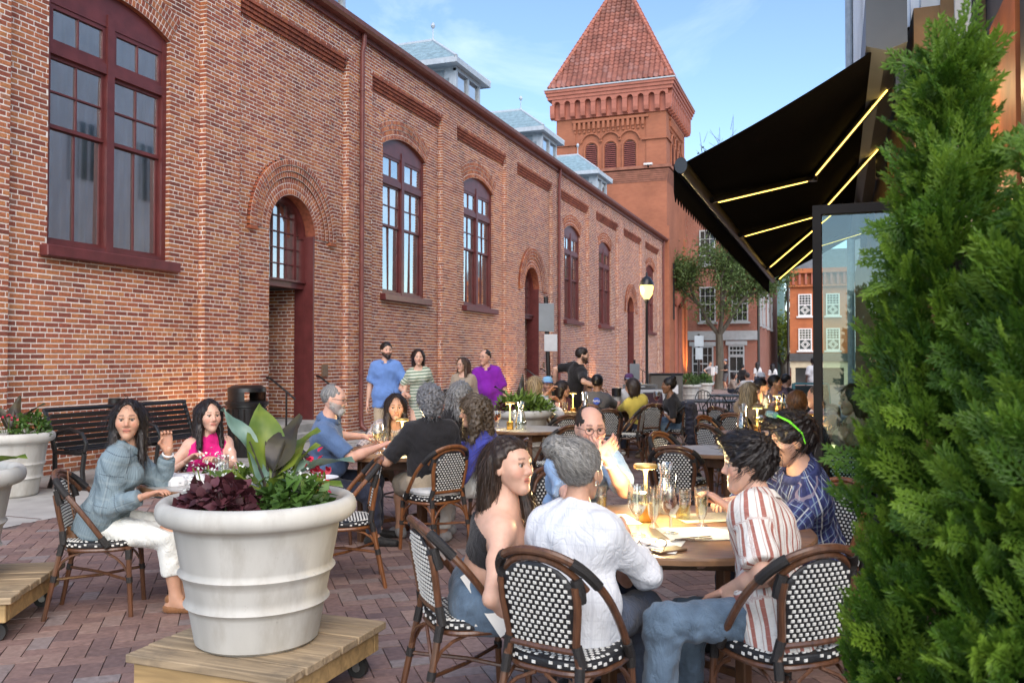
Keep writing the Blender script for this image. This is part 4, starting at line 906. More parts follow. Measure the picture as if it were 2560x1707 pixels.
def flatleaf(name, c, rough=.4, c2=None, trans=.25):
    if name in MATS: return MATS[name]
    m, nt, b = principled(name); L = nt.links.new; b.inputs['Roughness'].default_value = rough
    oi = N(nt, 'ShaderNodeTexCoord'); w_ = N(nt, 'ShaderNodeTexNoise'); w_.inputs['Scale'].default_value = 9; rp = N(nt, 'ShaderNodeValToRGB'); L(oi.outputs['Object'], w_.inputs['Vector'])
    rp.color_ramp.elements[0].color = tuple(c) + (1,); rp.color_ramp.elements[1].color = tuple(c2 or [min(1, x * 1.7) for x in c]) + (1,); rp.color_ramp.elements[0].position = .35; rp.color_ramp.elements[1].position = .68
    L(w_.outputs[0], rp.inputs[0]); L(rp.outputs[0], b.inputs['Base Color']); tr = N(nt, 'ShaderNodeBsdfTranslucent'); L(rp.outputs[0], tr.inputs[0]); mx = N(nt, 'ShaderNodeMixShader'); mx.inputs[0].default_value = trans
    L(b.outputs[0], mx.inputs[1]); L(tr.outputs[0], mx.inputs[2]); L(mx.outputs[0], nt.nodes['Material Output'].inputs[0]); MATS[name] = m; return m
m_canna = flatleaf('canna_green', (.09, .15, .02), .35, (.20, .26, .035)); m_cannad = flatleaf('canna_bronze', (.035, .028, .022), .35, (.07, .06, .03)); m_cannab = flatleaf('canna_bluegreen', (.13, .22, .17), .3, (.24, .36, .29))
m_pur = leafmat('purple_leaf', (.085, .025, .032), .5, .2, .5); m_grn = leafmat('green_leaf', (.075, .15, .03), .45, .3, .5); m_lime = leafmat('lime_leaf', (.16, .25, .04), .45, .3, .4)
m_wfl = leafmat('white_petal', (.70, .72, .68), .6, .2, .12); m_rfl = leafmat('red_petal', (.55, .02, .06), .5, .2, .3)
def mound(name, c, rx, ry, rz_, n, ln, wd, m, label, cat, group=None, leafkind=None):
    t = thing(name, c, label, cat, group=group); d = rand_dirs(n); d[:, 2] = np.abs(d[:, 2]); P = np.array(c) + d * np.array([rx, ry, rz_]) * RNG.uniform(.55, 1.0, (n, 1)); dr = d + RNG.normal(size=(n, 3)) * .5; dr[:, 2] += .1
    leaf_cloud('leaves', P, dr, d + np.array([0, 0, .8]), RNG.uniform(.7, 1.3, n) * ln, wd, m, t, kind='stuff', shape='broad' if ln > .03 else 'leaf')
    st = MB()
    for k in range(10): a = k * .63; st.tube([Vector(c) + Vector((math.cos(a) * rx * .2, math.sin(a) * ry * .2, -.06)), Vector(c) + Vector((math.cos(a) * rx * .6, math.sin(a) * ry * .6, rz_ * .6))], .004, 4)
    st.build('stems', m_canna, t); return t
def canna(c, leaves, label, group=None):
    t = thing('canna_plant', c, label, 'plant', group=group); st = MB()
    for (az, el, z0, ln, wd, m, tilt) in leaves:
        a = R(az); d = Vector((math.cos(a) * math.cos(R(el)), math.sin(a) * math.cos(R(el)), math.sin(R(el)))); p0 = Vector(c) + Vector((math.cos(a) * .03, math.sin(a) * .03, z0))
        lf = MB(); blade(lf, p0, d, Vector((math.cos(a + tilt) * -.6, math.sin(a + tilt) * -.6, .8)), ln, wd); lf.build('leaf', m, t, ang=80)
        st.tube([Vector(c) + Vector((0, 0, -.1)), p0, p0 + d * ln * .5], [.014, .010, .004], 6)
    st.build('stem', m_cannad, t); return t
def camdir(deg):    # azimuth in world for a direction given in the camera's frame (0 = to the right, 90 = away)
    return math.degrees(YAW) + deg
PC = at(648, 3.97, 0); RZ = .887
pot(PC + Vector((0, 0, .25)), .435, .64, 'big cream planter on a plank dolly in the foreground')
cc = PC + Vector((0.0, 0.0, RZ - .06))
R3 = Vector((CS, SN, 0)); F3 = Vector((-SN, CS, 0))
canna(cc + R3 * .03 + F3 * .08, [(camdir(150), 62, .10, .44, .11, m_cannab, 0), (camdir(115), 66, .08, .46, .19, m_canna, .0), (camdir(60), 48, .12, .36, .15, m_canna, 0), (camdir(8), 30, .10, .36, .17, m_cannab, 0), (camdir(-20), 22, .06, .34, .13, m_canna, .4), (camdir(178), 34, .05, .30, .10, m_canna, 0), (camdir(70), 60, .15, .34, .14, m_cannad, .2), (camdir(35), 60, .05, .30, .12, m_canna, 0), (camdir(-60), 50, .02, .24, .09, m_canna, 0)], 'tall canna with broad green and bronze leaves in the foreground planter')
mound('purple_coleus', cc - R3 * .12 - F3 * .14, .19, .15, .14, 420, .058, .052, m_pur, 'dark purple leafy plant at the front of the foreground planter', 'plant')
mound('green_bedding', cc + R3 * .18 - F3 * .10, .15, .15, .14, 420, .065, .042, m_grn, 'glossy green bedding plant on the right of the foreground planter', 'plant')
mound('lime_bedding', cc - R3 * .05 + F3 * .2, .3, .14, .16, 260, .06, .03, m_lime, 'light green filler plant at the back of the foreground planter', 'plant')
mound('white_flower_spray', cc - R3 * .22 + F3 * .08, .18, .15, .30, 260, .016, .014, m_wfl, 'spray of tiny white flowers in the foreground planter', 'flowers')
mound('white_flower_spray', cc + R3 * .2 - F3 * .03, .15, .15, .2, 160, .016, .014, m_wfl, 'tiny white flowers among the glossy green leaves of the foreground planter', 'flowers')
mound('red_flowers', cc + R3 * .24 + F3 * .12, .06, .06, .26, 60, .04, .03, m_rfl, 'small red blooms at the right of the foreground planter', 'flowers')
m_deck = wood('deck_pine', (.33, .25, .155), .8, 0, 5, .42); m_skirt = wood('pine_skirt', (.40, .27, .12), .7, 0, 4, .3)
stain(m_deck, (.10, .085, .065), .52, .72, .6, 5, (1, 1, 1)); m_rub = mat('black_rubber', (.02, .02, .02), .6, .2, 10); m_chr = mat('zinc', (.45, .45, .44), .35, .15, 20, metal=.9)
def dolly(c, ang, size, label, n=6):
    t = thing('plant_dolly', (c[0], c[1], 0), label, 'dolly', rz=ang, group='plank dollies'); w_ = size / n
    for k in range(n): MB().bevbox((0, -size / 2 + w_ * (k + .5), .232 + random.uniform(-.002, .002)), (size + random.uniform(-.01, .01), w_ - .010, .036), .004).build('plank', m_deck, t, local=True)
    for s in (-1, 1):
        MB().bevbox((0, s * (size / 2 - .045), .163), (size - .06, .04, .10), .004).build('skirt_board', m_skirt, t, local=True)
        MB().bevbox((s * (size / 2 - .05), 0, .163), (.04, size - .14, .10), .004).build('skirt_board', m_skirt, t, local=True)
    for sx in (-1, 1):
        for sy in (-1, 1):
            x, y = sx * (size / 2 - .10), sy * (size / 2 - .10); ck = MB(); ck.box((x, y, .108), (.09, .07, .012)); ck.box((x, y - .022, .075), (.03, .005, .07)); ck.box((x, y + .022, .075), (.03, .005, .07)); cas = ck.build('caster', m_chr, t, local=True, smooth=False)
            wh = MB(); wh.tube([(x, y - .016, .05), (x, y + .016, .05)], .05, 16); wh.build('wheel', m_rub, cas, local=True)
            MB().tube([(x, y - .02, .05), (x, y + .02, .05)], .02, 10).build('hub', m_chr, cas, local=True)
    return t
dolly(PC + R3 * .02 + F3 * .02, YAW + math.atan2(-.29, .77), .82, 'plank dolly on casters under the foreground planter')
LP = at(-150, 4.95, 0); pot(LP + Vector((0, 0, .25)), .435, .64, 'cream planter on a dolly cut off by the left edge')
dolly(at(-95, 4.98, 0), YAW + .16, .86, 'plank dolly with one caster showing at the left edge')
canna(LP + Vector((0, 0, .84)) + R3 * .15, [(camdir(10), 30, .02, .30, .10, m_canna, 0), (camdir(-15), 10, 0, .24, .09, m_canna, 0), (camdir(120), 60, .05, .4, .14, m_cannad, 0)], 'green leaf drooping over the planter at the left edge')
L1 = at(30, 9.7, 0); pot(L1, .44, .70, 'cream planter against the brick wall left of the bench')
canna(L1 + Vector((0, 0, .68)), [(camdir(100), 70, .05, .42, .14, m_cannad, 0), (camdir(30), 55, .05, .40, .12, m_cannad, .2), (camdir(160), 55, .05, .4, .13, m_cannad, 0), (camdir(60), 40, .05, .35, .12, m_canna, 0)], 'bronze leaved canna in the planter left of the bench')
mound('green_bedding', L1 + R3 * .22 + Vector((0, 0, .66)), .2, .2, .26, 420, .06, .035, m_grn, 'bushy green bedding in the planter left of the bench', 'plant')
mound('red_flowers', L1 + Vector((0, 0, .75)) - R3 * .05, .3, .25, .18, 60, .035, .03, m_rfl, 'scattered red blooms in the planter left of the bench', 'flowers')
M1 = at(1300, 11.6, 0); pot(M1 + Vector((0, 0, .18)), .43, .66, 'cream planter between the purple shirt man and the blonde woman')
canna(M1 + Vector((0, 0, .80)), [(camdir(80), 78, .06, .48, .10, m_cannad, 0), (camdir(170), 55, .05, .42, .11, m_cannad, 0), (camdir(20), 35, .05, .4, .15, m_cannab, 0), (camdir(200), 25, .05, .3, .1, m_canna, 0)], 'dark canna rising from the planter beside the purple shirt man')
mound('green_bedding', M1 + Vector((0, 0, .78)) + R3 * .05, .42, .35, .26, 700, .10, .035, m_lime, 'spiky green bedding in the planter beside the purple shirt man', 'plant')
mound('purple_coleus', M1 + Vector((0, 0, .78)) - R3 * .18 - F3 * .2, .16, .14, .14, 200, .07, .05, m_pur, 'dark purple clump in the planter beside the purple shirt man', 'plant')
for (px, d, s, lab) in ((1722, 32, 1.0, 'near one of the two cream planters past the metal tables'), (1759, 37, .95, 'farther, smaller cream planter past the metal tables'), (1560, 21, .7, 'small cream planter behind the person in the cap')):
    q = at(px, d); pot(q, .44 * s, .72 * s, lab, group='cream planters')
    mound('green_bedding', q + Vector((0, 0, .68 * s)), .38 * s, .38 * s, .45 * s, 500, .12, .05, m_grn if px != 1722 else m_lf1, 'leafy bedding growing in the ' + lab, 'plant')

# ================================================================ STREET FURNITURE
bn = thing('park_bench', (-8.55, 9.0, 0), 'black slatted metal bench against the brick wall', 'bench'); by0_, by1_ = 7.72, 10.05; bxw = -8.62
for k in range(5):
    MB().bevbox((bxw + .10 + k * .095, (by0_ + by1_) / 2, .435 + .012 * abs(k - 2)), (.085, by1_ - by0_ - .06, .022), .005).build('seat_slat', m_black, bn)
for k in range(6):
    MB().bevbox((bxw + .03 - k * .020, (by0_ + by1_) / 2, .50 + k * .066), (.022, by1_ - by0_ - .06, .057), .005).build('back_slat', m_black, bn)
MB().tube([(bxw - .11, by0_ - .02, .905), (bxw - .11, by1_ + .02, .905)], .028, 8).build('top_rail', m_black, bn)
for y in (by0_, (by0_ + by1_) / 2, by1_):
    e = MB(); e.tube([(bxw + .50, y, 0), (bxw + .47, y, .22), (bxw + .50, y, .42)], .027, 8); e.tube([(bxw - .03, y, 0), (bxw + .05, y, .2), (bxw + .05, y, .43), (bxw - .05, y, .74), (bxw - .12, y, .92)], .027, 8); e.tube([(bxw + .05, y, .42), (bxw + .5, y, .42)], .025, 8)
    e.tube([(bxw + .02, y, .46), (bxw + .01, y, .56), (bxw + .10, y, .66), (bxw + .28, y, .70), (bxw + .46, y, .65), (bxw + .53, y, .54), (bxw + .50, y, .44)], .022, 8); e.tube([(bxw + .56, y, .015), (bxw + .45, y, .015)], .03, 6); e.build('end_frame', m_black, bn)
tcn = thing('litter_bin', (-8.6, 11.3, 0), 'black litter bin with hooded lid by the doorway', 'bin'); c = (-8.6, 11.3, 0)
MB().lathe([(.24, 0), (.25, .03), (.29, .76), (.31, .77), (.31, .80)], 28, c).build('body', m_black, tcn)
for k in range(18): a = k * 2 * PI / 18; MB().tube([(c[0] + .252 * math.cos(a), c[1] + .252 * math.sin(a), .08), (c[0] + .292 * math.cos(a), c[1] + .292 * math.sin(a), .74)], .014, 6).build('rib', m_black, tcn)
ld = MB(); ld.lathe([(.33, .80), (.335, .84), (.30, .86), (.29, .86)], 28, c)
for a0 in (20, 200):
    pr = []; 
    for i in range(9): a = R(a0 + 100 * i / 8); pr.append((c[0] + .29 * math.cos(a), c[1] + .29 * math.sin(a)))
    vs = [(x, y, .85) for x, y in pr] + [(x, y, 1.0) for x, y in pr]; ld.add(vs, [(i, i + 1, 10 + i, 9 + i) for i in range(8)])
ld.lathe([(.295, 1.0), (.29, 1.06), (.22, 1.10), (0.001, 1.11)], 28, c); ld.build('hood_lid', m_black, tcn)
def bollard(p, h, label):
    t = thing('bollard_light', p, label, 'bollard', group='bollard lights'); MB().lathe([(.075, 0), (.08, .02), (.07, .04), (.07, h * .70)], 16, p).build('post', m_black, t)
    MB().lathe([(.06, h * .70), (.06, h * .86)], 16, p).build('louvred_lens', mat('lens', (.5, .5, .48), .3, .1, 40, stretch=(1, 1, 6)), t); MB().lathe([(.085, h * .86), (.085, h * .99), (.07, h), (0.001, h)], 16, p).build('cap', m_black, t)
bollard((-9.0, 9.05, 0), .99, 'black bollard light top showing behind the bench')
bollard(at(1121, 14.2), 1.02, 'bollard light standing between the couple and the tan jacket woman')
bollard(at(1541, 15.0), 1.02, 'bollard light behind the grey shirt diner')
def sign_post(px, d, h, panels, label, tilt=0, r=.035):
    p = at(px, d); t = thing('sign_post', p, label, 'sign', group='sign posts'); q = p + Vector((CS * tilt, SN * tilt, h)); MB().tube([p, q], r, 8).build('post', m_black, t)
    for (z, w_, hh, off, m) in panels: MB().bevbox(p.lerp(q, z / h) + R3 * off - F3 * .05, (w_, .012, hh), .004, rz=YAW + .25).build('sign_panel', m, t)
m_signb = mat('grey_sign_back', (.38, .42, .45), .4, .08, 5, metal=.3)
sign_post(1377, 15.5, 2.62, [(2.25, .28, .5, .0, m_signb), (1.80, .24, .30, .06, m_white)], 'leaning black sign post with grey panels beside the waiter', tilt=-.09, r=.04)
sign_post(1747, 37, 2.75, [(2.45, .42, .46, .0, m_signb), (1.92, .34, .5, .0, m_signb)], 'black sign post with two grey panels near the far planters', r=.05)
sign_post(1586, 22, 1.55, [(1.25, .26, .40, .0, m_signb)], 'small grey sign panel beside the street lamp post', r=.03)
lp = thing('street_lamp', at(1617, 24), 'black post lamp with lit glass globe by the market hall', 'street lamp'); p = at(1617, 24); zl = 3.35
MB().lathe([(.11, 0), (.11, .3), (.06, .4), (.05, .9), (.042, 1.0), (.036, zl - .25), (.06, zl - .2), (.06, zl - .12)], 12, p).build('post', m_black, lp)
MB().lathe([(.07, zl - .12), (.16, zl + .02), (.19, zl + .22), (.17, zl + .26)], 16, p, cap=False).build('lamp_glass', emis('lamp_glow', (1.0, .64, .16), 1.25), lp)
MB().lathe([(.21, zl + .26), (.19, zl + .34), (.12, zl + .46), (.03, zl + .52), (.02, zl + .62), (0, zl + .63)], 16, p).build('lamp_cap', m_black, lp)
l_ = bpy.data.lights.new('street_lamp_light', 'POINT'); l_.energy = 60; l_.color = (1, .78, .45); l_.shadow_soft_size = .12; lo = bpy.data.objects.new('street_lamp_light', l_); COL.objects.link(lo); lo.location = p + Vector((-.3, -.2, zl + .1)); lo.parent = lp; lo.matrix_parent_inverse = WM(lp).inverted()
def aboard(p, w_, h, m_f, m_p, label, rz):
    t = thing('sandwich_board', p, label, 'sign', rz=rz)
    for s in (-1, 1):
        for (x, z, sx, sz) in ((-w_ / 2, h / 2, .045, h), (w_ / 2, h / 2, .045, h), (0, h - .02, w_ - .05, .045), (0, .12, w_ - .05, .045)):
            MB().box((x, s * (.02 + .2 * (1 - z / h)), z), (sx, .03, sz), M=Matrix.Rotation(s * .2, 4, 'X')).build('frame_rail', m_f, t, local=True, smooth=False)
        MB().box((0, s * .12, h / 2 + .02), (w_ - .05, .015, h - .16), M=Matrix.Rotation(s * .2, 4, 'X')).build('panel', m_p, t, local=True, smooth=False)
    return t
m_chalk = mat('chalkboard', (.07, .035, .045), .7, .3, 8)
aboard(at(1618, 16.2), .62, .95, m_white, m_chalk, 'white framed sandwich board behind the woman with the bun', YAW + .35)
aboard(at(1600, 19), .7, 1.0, m_black, mat('slate_board', (.05, .055, .06), .6, .3, 8), 'dark sandwich board behind the white framed one', YAW - .2)
eb = aboard(at(2026, 22), .9, .98, mat('teal_frame', (.10, .30, .34), .5, .1, 5), mat('dark_board', (.03, .05, .055), .5, .2, 5), 'blue framed sandwich board with white wing emblem at the right', YAW + .1)
wg = MB()
for k in range(4): wg.extrude([(-.20 + k * .045, -.02 - k * .035), (.20 - k * .02, .075 - k * .055), (.22 - k * .03, .10 - k * .05), (-.10 + k * .02, .055 - k * .03)], (0, -.17, .62), (1, 0, 0), (0, .2, 1), (0, -.004, 0))
wg.build('wing_emblem', m_white, eb, local=True, smooth=False)
ub = thing('utility_cabinet', at(1662, 30), 'grey utility cabinet near the tower foot', 'cabinet'); p = at(1662, 30)
MB().bevbox(p + Vector((0, 0, .55)), (1.1, .7, 1.1), .03, rz=YAW).build('body', mat('cabinet_grey', (.10, .095, .085), .6, .2, 4), ub); MB().bevbox(p + Vector((0, 0, .6)) - F3 * .36 + R3 * .25, (.28, .02, .3), .01, rz=YAW).build('label_plate', m_white, ub)
MB().bevbox(p + Vector((0, 0, 1.12)), (1.16, .76, .06), .02, rz=YAW).build('lid', m_black, ub)
def uplight(p, tgt, en, label, col=(1, .62, .25), ang=55):
    t = thing('ground_uplight', p, label, 'light', group='uplights at the wall foot'); MB().lathe([(.07, 0), (.075, .05), (.06, .11), (.045, .12)], 12, p).build('housing', m_black, t); MB().lathe([(.045, .121), (0.001, .122)], 12, p).build('lens', emis('uplight_lens', (1, .7, .35), 6), t)
    l_ = bpy.data.lights.new('uplight_beam', 'SPOT'); l_.energy = en; l_.color = col; l_.spot_size = R(ang); l_.spot_blend = 1.0; l_.shadow_soft_size = .06; o = bpy.data.objects.new('uplight_beam', l_); COL.objects.link(o); o.parent = t; o.matrix_parent_inverse = WM(t).inverted()
    o.location = Vector(p) + Vector((0, 0, .14)); o.rotation_euler = (Vector(tgt) - o.location).to_track_quat('-Z', 'Y').to_euler()
uplight((-8.95, 10.6, 0), (-9.6, 11.2, 2.4), 26, 'small uplight hidden behind the bench end', ang=95)
uplight((-8.9, 12.35, 0), (-9.7, 12.2, 2.2), 22, 'small uplight behind the litter bin', ang=80)
uplight((-8.9, 24.8, gz(25)), (-9.7, 25.6, 3.2), 35, 'small uplight at the wall by the middle door', ang=95)
uplight((-8.9, 34.5, gz(34)), (-9.7, 35.3, 3.5), 70, 'small uplight at the far stretch of wall', ang=95)
uplight((-8.6, 56.9, gz(57)), (-9.3, 57.3, 5.0), 900, 'uplight washing the tower corner orange', col=(1, .5, .12), ang=50)
# ================================================================ CHAIRS
m_ratd = wood('rattan_dark', (.105, .045, .022), .32, 2, 9, .4, coat=.35); m_ratlit = wood('rattan_warmlit', (.20, .075, .025), .32, 2, 9, .35, coat=.35)  # amber copy of the rattan: warm light put into the base colour
m_wrap = mat('black_binding', (.016, .014, .013), .5, .3, 60, bump=.5, bscale=220, stretch=(1, 1, 3)); m_wblk = mat('black_weave', (.014, .014, .016), .45, .2, 30, bump=.3, bscale=160); m_wwht = mat('white_weave', (.66, .66, .62), .5, .12, 30)
def back_half(h):
    if h < .49: return .122
    if h < .68: return .122 + .026 * (h - .49) / .19
    q = (h - .68) / .118; return .148 * math.sqrt(max(0, 1 - q * q))
def back_y(h, x): return -.185 - .075 * (h - .43) / .41 + .55 * x * x
def make_chair(name, mr):
    proto = bpy.data.objects.new(name, None); COL.objects.link(proto); P = {}
    def add(n, mb, m, **k): return mb.build(n, m, proto, local=True, **k)
    hoop = [(.215, .075, .425), (.222, .03, .49), (.224, -.03, .575), (.218, -.10, .665), (.195, -.175, .745), (.15, -.225, .80), (.08, -.255, .832), (0, -.265, .842)]
    full = hoop + [(-x, y, z) for x, y, z in hoop[-2::-1]]
    def smooth(pts, it=2):
        for _ in range(it):
            q = [pts[0]]
            for a, b in zip(pts[:-1], pts[1:]): q += [tuple(a[i] * .75 + b[i] * .25 for i in range(3)), tuple(a[i] * .25 + b[i] * .75 for i in range(3))]
            pts = q + [pts[-1]]
        return pts
    add('back_hoop', MB().tube(smooth(full), .0155, 9), mr)
    ins = [(.17, -.17, .70), (.135, -.215, .765), (.075, -.242, .803), (0, -.25, .815)]; ins = ins + [(-x, y, z) for x, y, z in ins[-2::-1]]
    add('back_hoop', MB().tube(smooth(ins), .0135, 8), mr)
    for s in (-1, 1):
        pp = [(s * .150, -.185, .02 + .41)] + [(s * (back_half(h) + .012), back_y(h, back_half(h) + .012), h) for h in (.5, .58, .66, .72)]
        add('back_post', MB().tube(smooth(pp, 1), .0155, 9), mr)
    add('back_rail', MB().tube([(-.13, back_y(.495, .13), .485), (0, back_y(.495, 0), .485), (.13, back_y(.495, .13), .485)], .014, 8), mr)
    # woven back: black sheet plus raised white knots
    pb = MB(); rows = 14; cols = 8; vs = []; fs = []
    for i in range(rows + 1):
        h = .485 + .312 * i / rows; hw = back_half(h) + .004
        for j in range(cols + 1): x = -hw + 2 * hw * j / cols; vs.append((x, back_y(h, x), h))
    for i in range(rows):
        for j in range(cols): a = i * (cols + 1) + j; fs.append((a, a + 1, a + cols + 2, a + cols + 1))
    pb.add(vs, fs); bp_ = add('back_panel', pb, m_wblk); so_ = bp_.modifiers.new('thick', 'SOLIDIFY'); so_.thickness = .008; so_.offset = 0
    kn = MB(); i = 0; h = .503
    def knot(c, ux, uz, n, a, b, t=.0045):
        c, ux, uz, n = Vector(c), Vector(ux), Vector(uz), Vector(n)
        o = [c + ux * (sx * a) + uz * (sz * b) for sx, sz in ((-1, -1), (1, -1), (1, 1), (-1, 1))]; q = [c + n * t + ux * (sx * a * .72) + uz * (sz * b * .72) for sx, sz in ((-1, -1), (1, -1), (1, 1), (-1, 1))]
        kn.add(o + q, [(4, 5, 6, 7), (0, 1, 5, 4), (1, 2, 6, 5), (2, 3, 7, 6), (3, 0, 4, 7)])
    while h < .79:
        hw = back_half(h) - .004; k = -6
        while k <= 6:
            x = (k + (.5 if i % 2 else 0)) * .0262
            if abs(x) < hw - .004:
                for sgn in (-1, 1): knot((x, back_y(h, x) + sgn * .004, h), (1, 1.1 * x, 0), (0, -.18, 1), (0, sgn, .18 * sgn), .0070, .0056)
            k += 1
        h += .0182; i += 1
    w1 = kn; kn = MB(); tag(add('back_weave', w1, m_wwht, smooth=False), kind='stuff')
    def seat_pt(a, r=1.0):
        ca, sa = math.cos(a), math.sin(a); e = .62; x = .205 * r * math.copysign(abs(ca) ** e, ca); y = .20 * r * math.copysign(abs(sa) ** e, sa); return (x * (1 - .10 * (y < 0) * abs(y) / .2), y + .01)
    st = MB(); n_ = 40; rings = [(.2, .445), (.93, .449), (1.0, .440), (1.02, .428), (1.0, .412), (.9, .408)]; vs = []; fs = []
    for r_, z in rings: vs += [(*seat_pt(2 * PI * j / n_, r_), z) for j in range(n_)]
    for i in range(len(rings) - 1): fs += [(i * n_ + j, i * n_ + (j + 1) % n_, (i + 1) * n_ + (j + 1) % n_, (i + 1) * n_ + j) for j in range(n_)]
    fs.append(tuple(range(n_))); st.add(vs, fs); add('seat', st, m_wblk)
    for q in range(46):
        a = 2 * PI * q / 46; x, y = seat_pt(a, 1.015); x2, y2 = seat_pt(a + .03, 1.015); t = Vector((x2 - x, y2 - y, 0)).normalized(); nn = Vector((t.y, -t.x, 0)); z = .433 if q % 2 else .424
        knot((x, y, z), t, (0, 0, 1), nn, .0078, .0056)
        x, y = seat_pt(a, .94); knot((x, y, .447), t, nn, (0, 0, 1), .0078, .0056)
    i = 0; y = -.16
    while y < .17:
        for k in range(-6, 7):
            x = (k + (.5 if i % 2 else 0)) * .028
            if abs(x) < .165 and (x / .18) ** 4 + (y / .18) ** 4 < 1: knot((x, y, .4475), (1, 0, 0), (0, 1, 0), (0, 0, 1), .0074, .006, .0035)
        y += .0205; i += 1
    tag(add('seat_weave', kn, m_wwht, smooth=False), kind='stuff')
    add('seat_frame', MB().tube([(*seat_pt(2 * PI * j / 24, .97), .398) for j in range(24)], .013, 8, closed=True), mr)
    legs = {}
    for s in (-1, 1):
        f0, f1 = (s * .172, .178, .40), (s * .185, .198, .0); r0, r1 = (s * .150, -.185, .44), (s * .178, -.275, .0)
        for a, b in ((f0, f1), (r0, r1)):
            lg = add('leg', MB().tube([a, tuple((a[i] + b[i]) / 2 for i in range(3)), b], [.0155, .015, .0135], 9), mr)
            A, B = Vector(a), Vector(b)
            for t0, t1 in ((.02, .16), (.42, .50)): MB().tube([A.lerp(B, t0), A.lerp(B, t1)], .0185, 9).build('binding', m_wrap, lg, local=True)
            legs[(s, a[1] > 0)] = (A, B)
    for s in (-1, 1):
        a = legs[(s, True)][0].lerp(legs[(s, True)][1], .47); b = legs[(-s, False)][0].lerp(legs[(-s, False)][1], .47); add('stretcher', MB().tube([a, a.lerp(b, .5) + Vector((0, 0, .012 * s)), b], .009, 7), mr)
        for e in (True, False):
            A, B = legs[(s, e)]; q = A.lerp(B, .40); sg = 1 if e else -1
            add('brace', MB().tube(smooth([q, q + Vector((0, -.05 * sg, .09)), Vector((q.x * .95, .03 * sg, .395))], 1), .0075, 6), mr)
    for e in (True, False):
        for s in (-1, 1):
            A, B = legs[(s, e)]; q = A.lerp(B, .40); add('brace', MB().tube(smooth([q, q + Vector((-.05 * s, 0, .09)), Vector((.02 * s, q.y * .93, .395))], 1), .0075, 6), mr)
    for s in (-1, 1):
        sm = [p for p in smooth(full)]
        seg = [p for p in sm if p[0] * s > .125 and p[2] > .70]
        add('binding', MB().tube(seg, .0205, 9), m_wrap); add('binding', MB().tube([(s * .158, -.195, .665), (s * .160, -.205, .70), (s * .150, -.215, .745)], .022, 9), m_wrap); add('binding', MB().tube([(s * .217, .075, .42), (s * .222, .04, .475)], .0205, 9), m_wrap)
        add('binding', MB().tube([(s * .155, -.178, .43), (s * .138, back_y(.5, .13), .505)], .0195, 9), m_wrap)
    return proto
CH_D = make_chair('bistro_chair', m_ratd); CH_LIT = make_chair('bistro_chair', m_ratlit); _used = {}
def chair(px, d, face, label, amber=False, group='woven bistro chairs', dz=0):  # amber picks the chair with warm light painted into its rattan
    pr = CH_LIT if amber else CH_D; o = pr if id(pr) not in _used else copy_tree(pr); _used[id(pr)] = 1
    p = at(px, d); o.location = p
    if isinstance(face, Vector): dv = face - p; a = math.atan2(dv.y, dv.x)
    else: a = YAW + R(face)
    o.rotation_euler = (0, 0, a - PI / 2); tag(o, label, 'chair', group); return p, a
# ================================================================ TABLES
m_ttop = wood('table_wood', (.20, .105, .05), .42, 0, 5, .35, coat=.25); m_tgry = mat('pale_laminate', (.40, .39, .37), .35, .15, 6); m_tleg = wood('table_leg_wood', (.13, .06, .028), .5, 2, 6, .3)
TH = .72
def table(px, d, r, label, pale=False, legs=4, rot=.4):
    p = at(px, d); t = thing('round_table', p, label, 'table', group='round dining tables')
    MB().lathe([(r * .97, TH - .035), (r, TH - .028), (r, TH - .008), (r - .008, TH), (r - .03, TH + .0005)], 48, p).build('edge_band', m_ttop, t)
    MB().lathe([(r - .03, TH + .0005), (0.001, TH + .001)], 48, p).build('top', m_tgry if pale else m_ttop, t)
    q = r * .62; L_ = []
    for k in range(legs):
        a = rot + 2 * PI * k / legs; c = Vector((p.x + q * math.cos(a), p.y + q * math.sin(a), p.z)); L_.append(c)
        MB().bevbox(c + Vector((0, 0, (TH - .04) / 2)), (.055, .055, TH - .04), .006, rz=a).build('leg', m_tleg, t)
    for k in range(legs):
        a, b = L_[k], L_[(k + 1) % legs]; m = (a + b) / 2; an = math.atan2(b.y - a.y, b.x - a.x); MB().bevbox(m + Vector((0, 0, TH - .085)), ((b - a).length - .05, .025, .09), .004, rz=an).build('apron', m_tleg, t)
    for k in range(legs // 2):
        a, b = L_[k], L_[k + legs // 2]; m = (a + b) / 2; an = math.atan2(b.y - a.y, b.x - a.x); MB().bevbox(m + Vector((0, 0, .14 + .001 * k)), ((b - a).length - .05, .03, .035), .004, rz=an).build('stretcher', m_tleg, t)
    return p
T1 = table(1672, 4.12, .66, 'large round wooden table with lit lamp in the right foreground', rot=1.05)
T0 = table(590, 5.75, .60, 'round pale topped table behind the foreground planter', pale=True)
T2 = table(985, 7.5, .56, 'round wooden table between the blue polo man and the black shirt man', rot=1.2)
T3 = table(1320, 9.9, .5, 'pale round table with beer glass behind the curly haired woman', pale=True)
T4 = table(1412, 12.7, .52, 'round table with lamp between the blue cap man and the blonde in white')
T5 = table(1556, 14.1, .55, 'round table between the grey shirt diner and the yellow shirt diner')
T6 = table(1948, 12.3, .5, 'round table under the awning with bottle and glasses')
T7 = table(1795, 7.6, .45, 'pale empty round table behind the boy in stripes', pale=True)
T8 = table(1882, 9.3, .46, 'round table with carafe and coupe glass behind the sunglasses man')
T9 = table(2068, 7.9, .45, 'dark round table right of the glass screen post', pale=True)
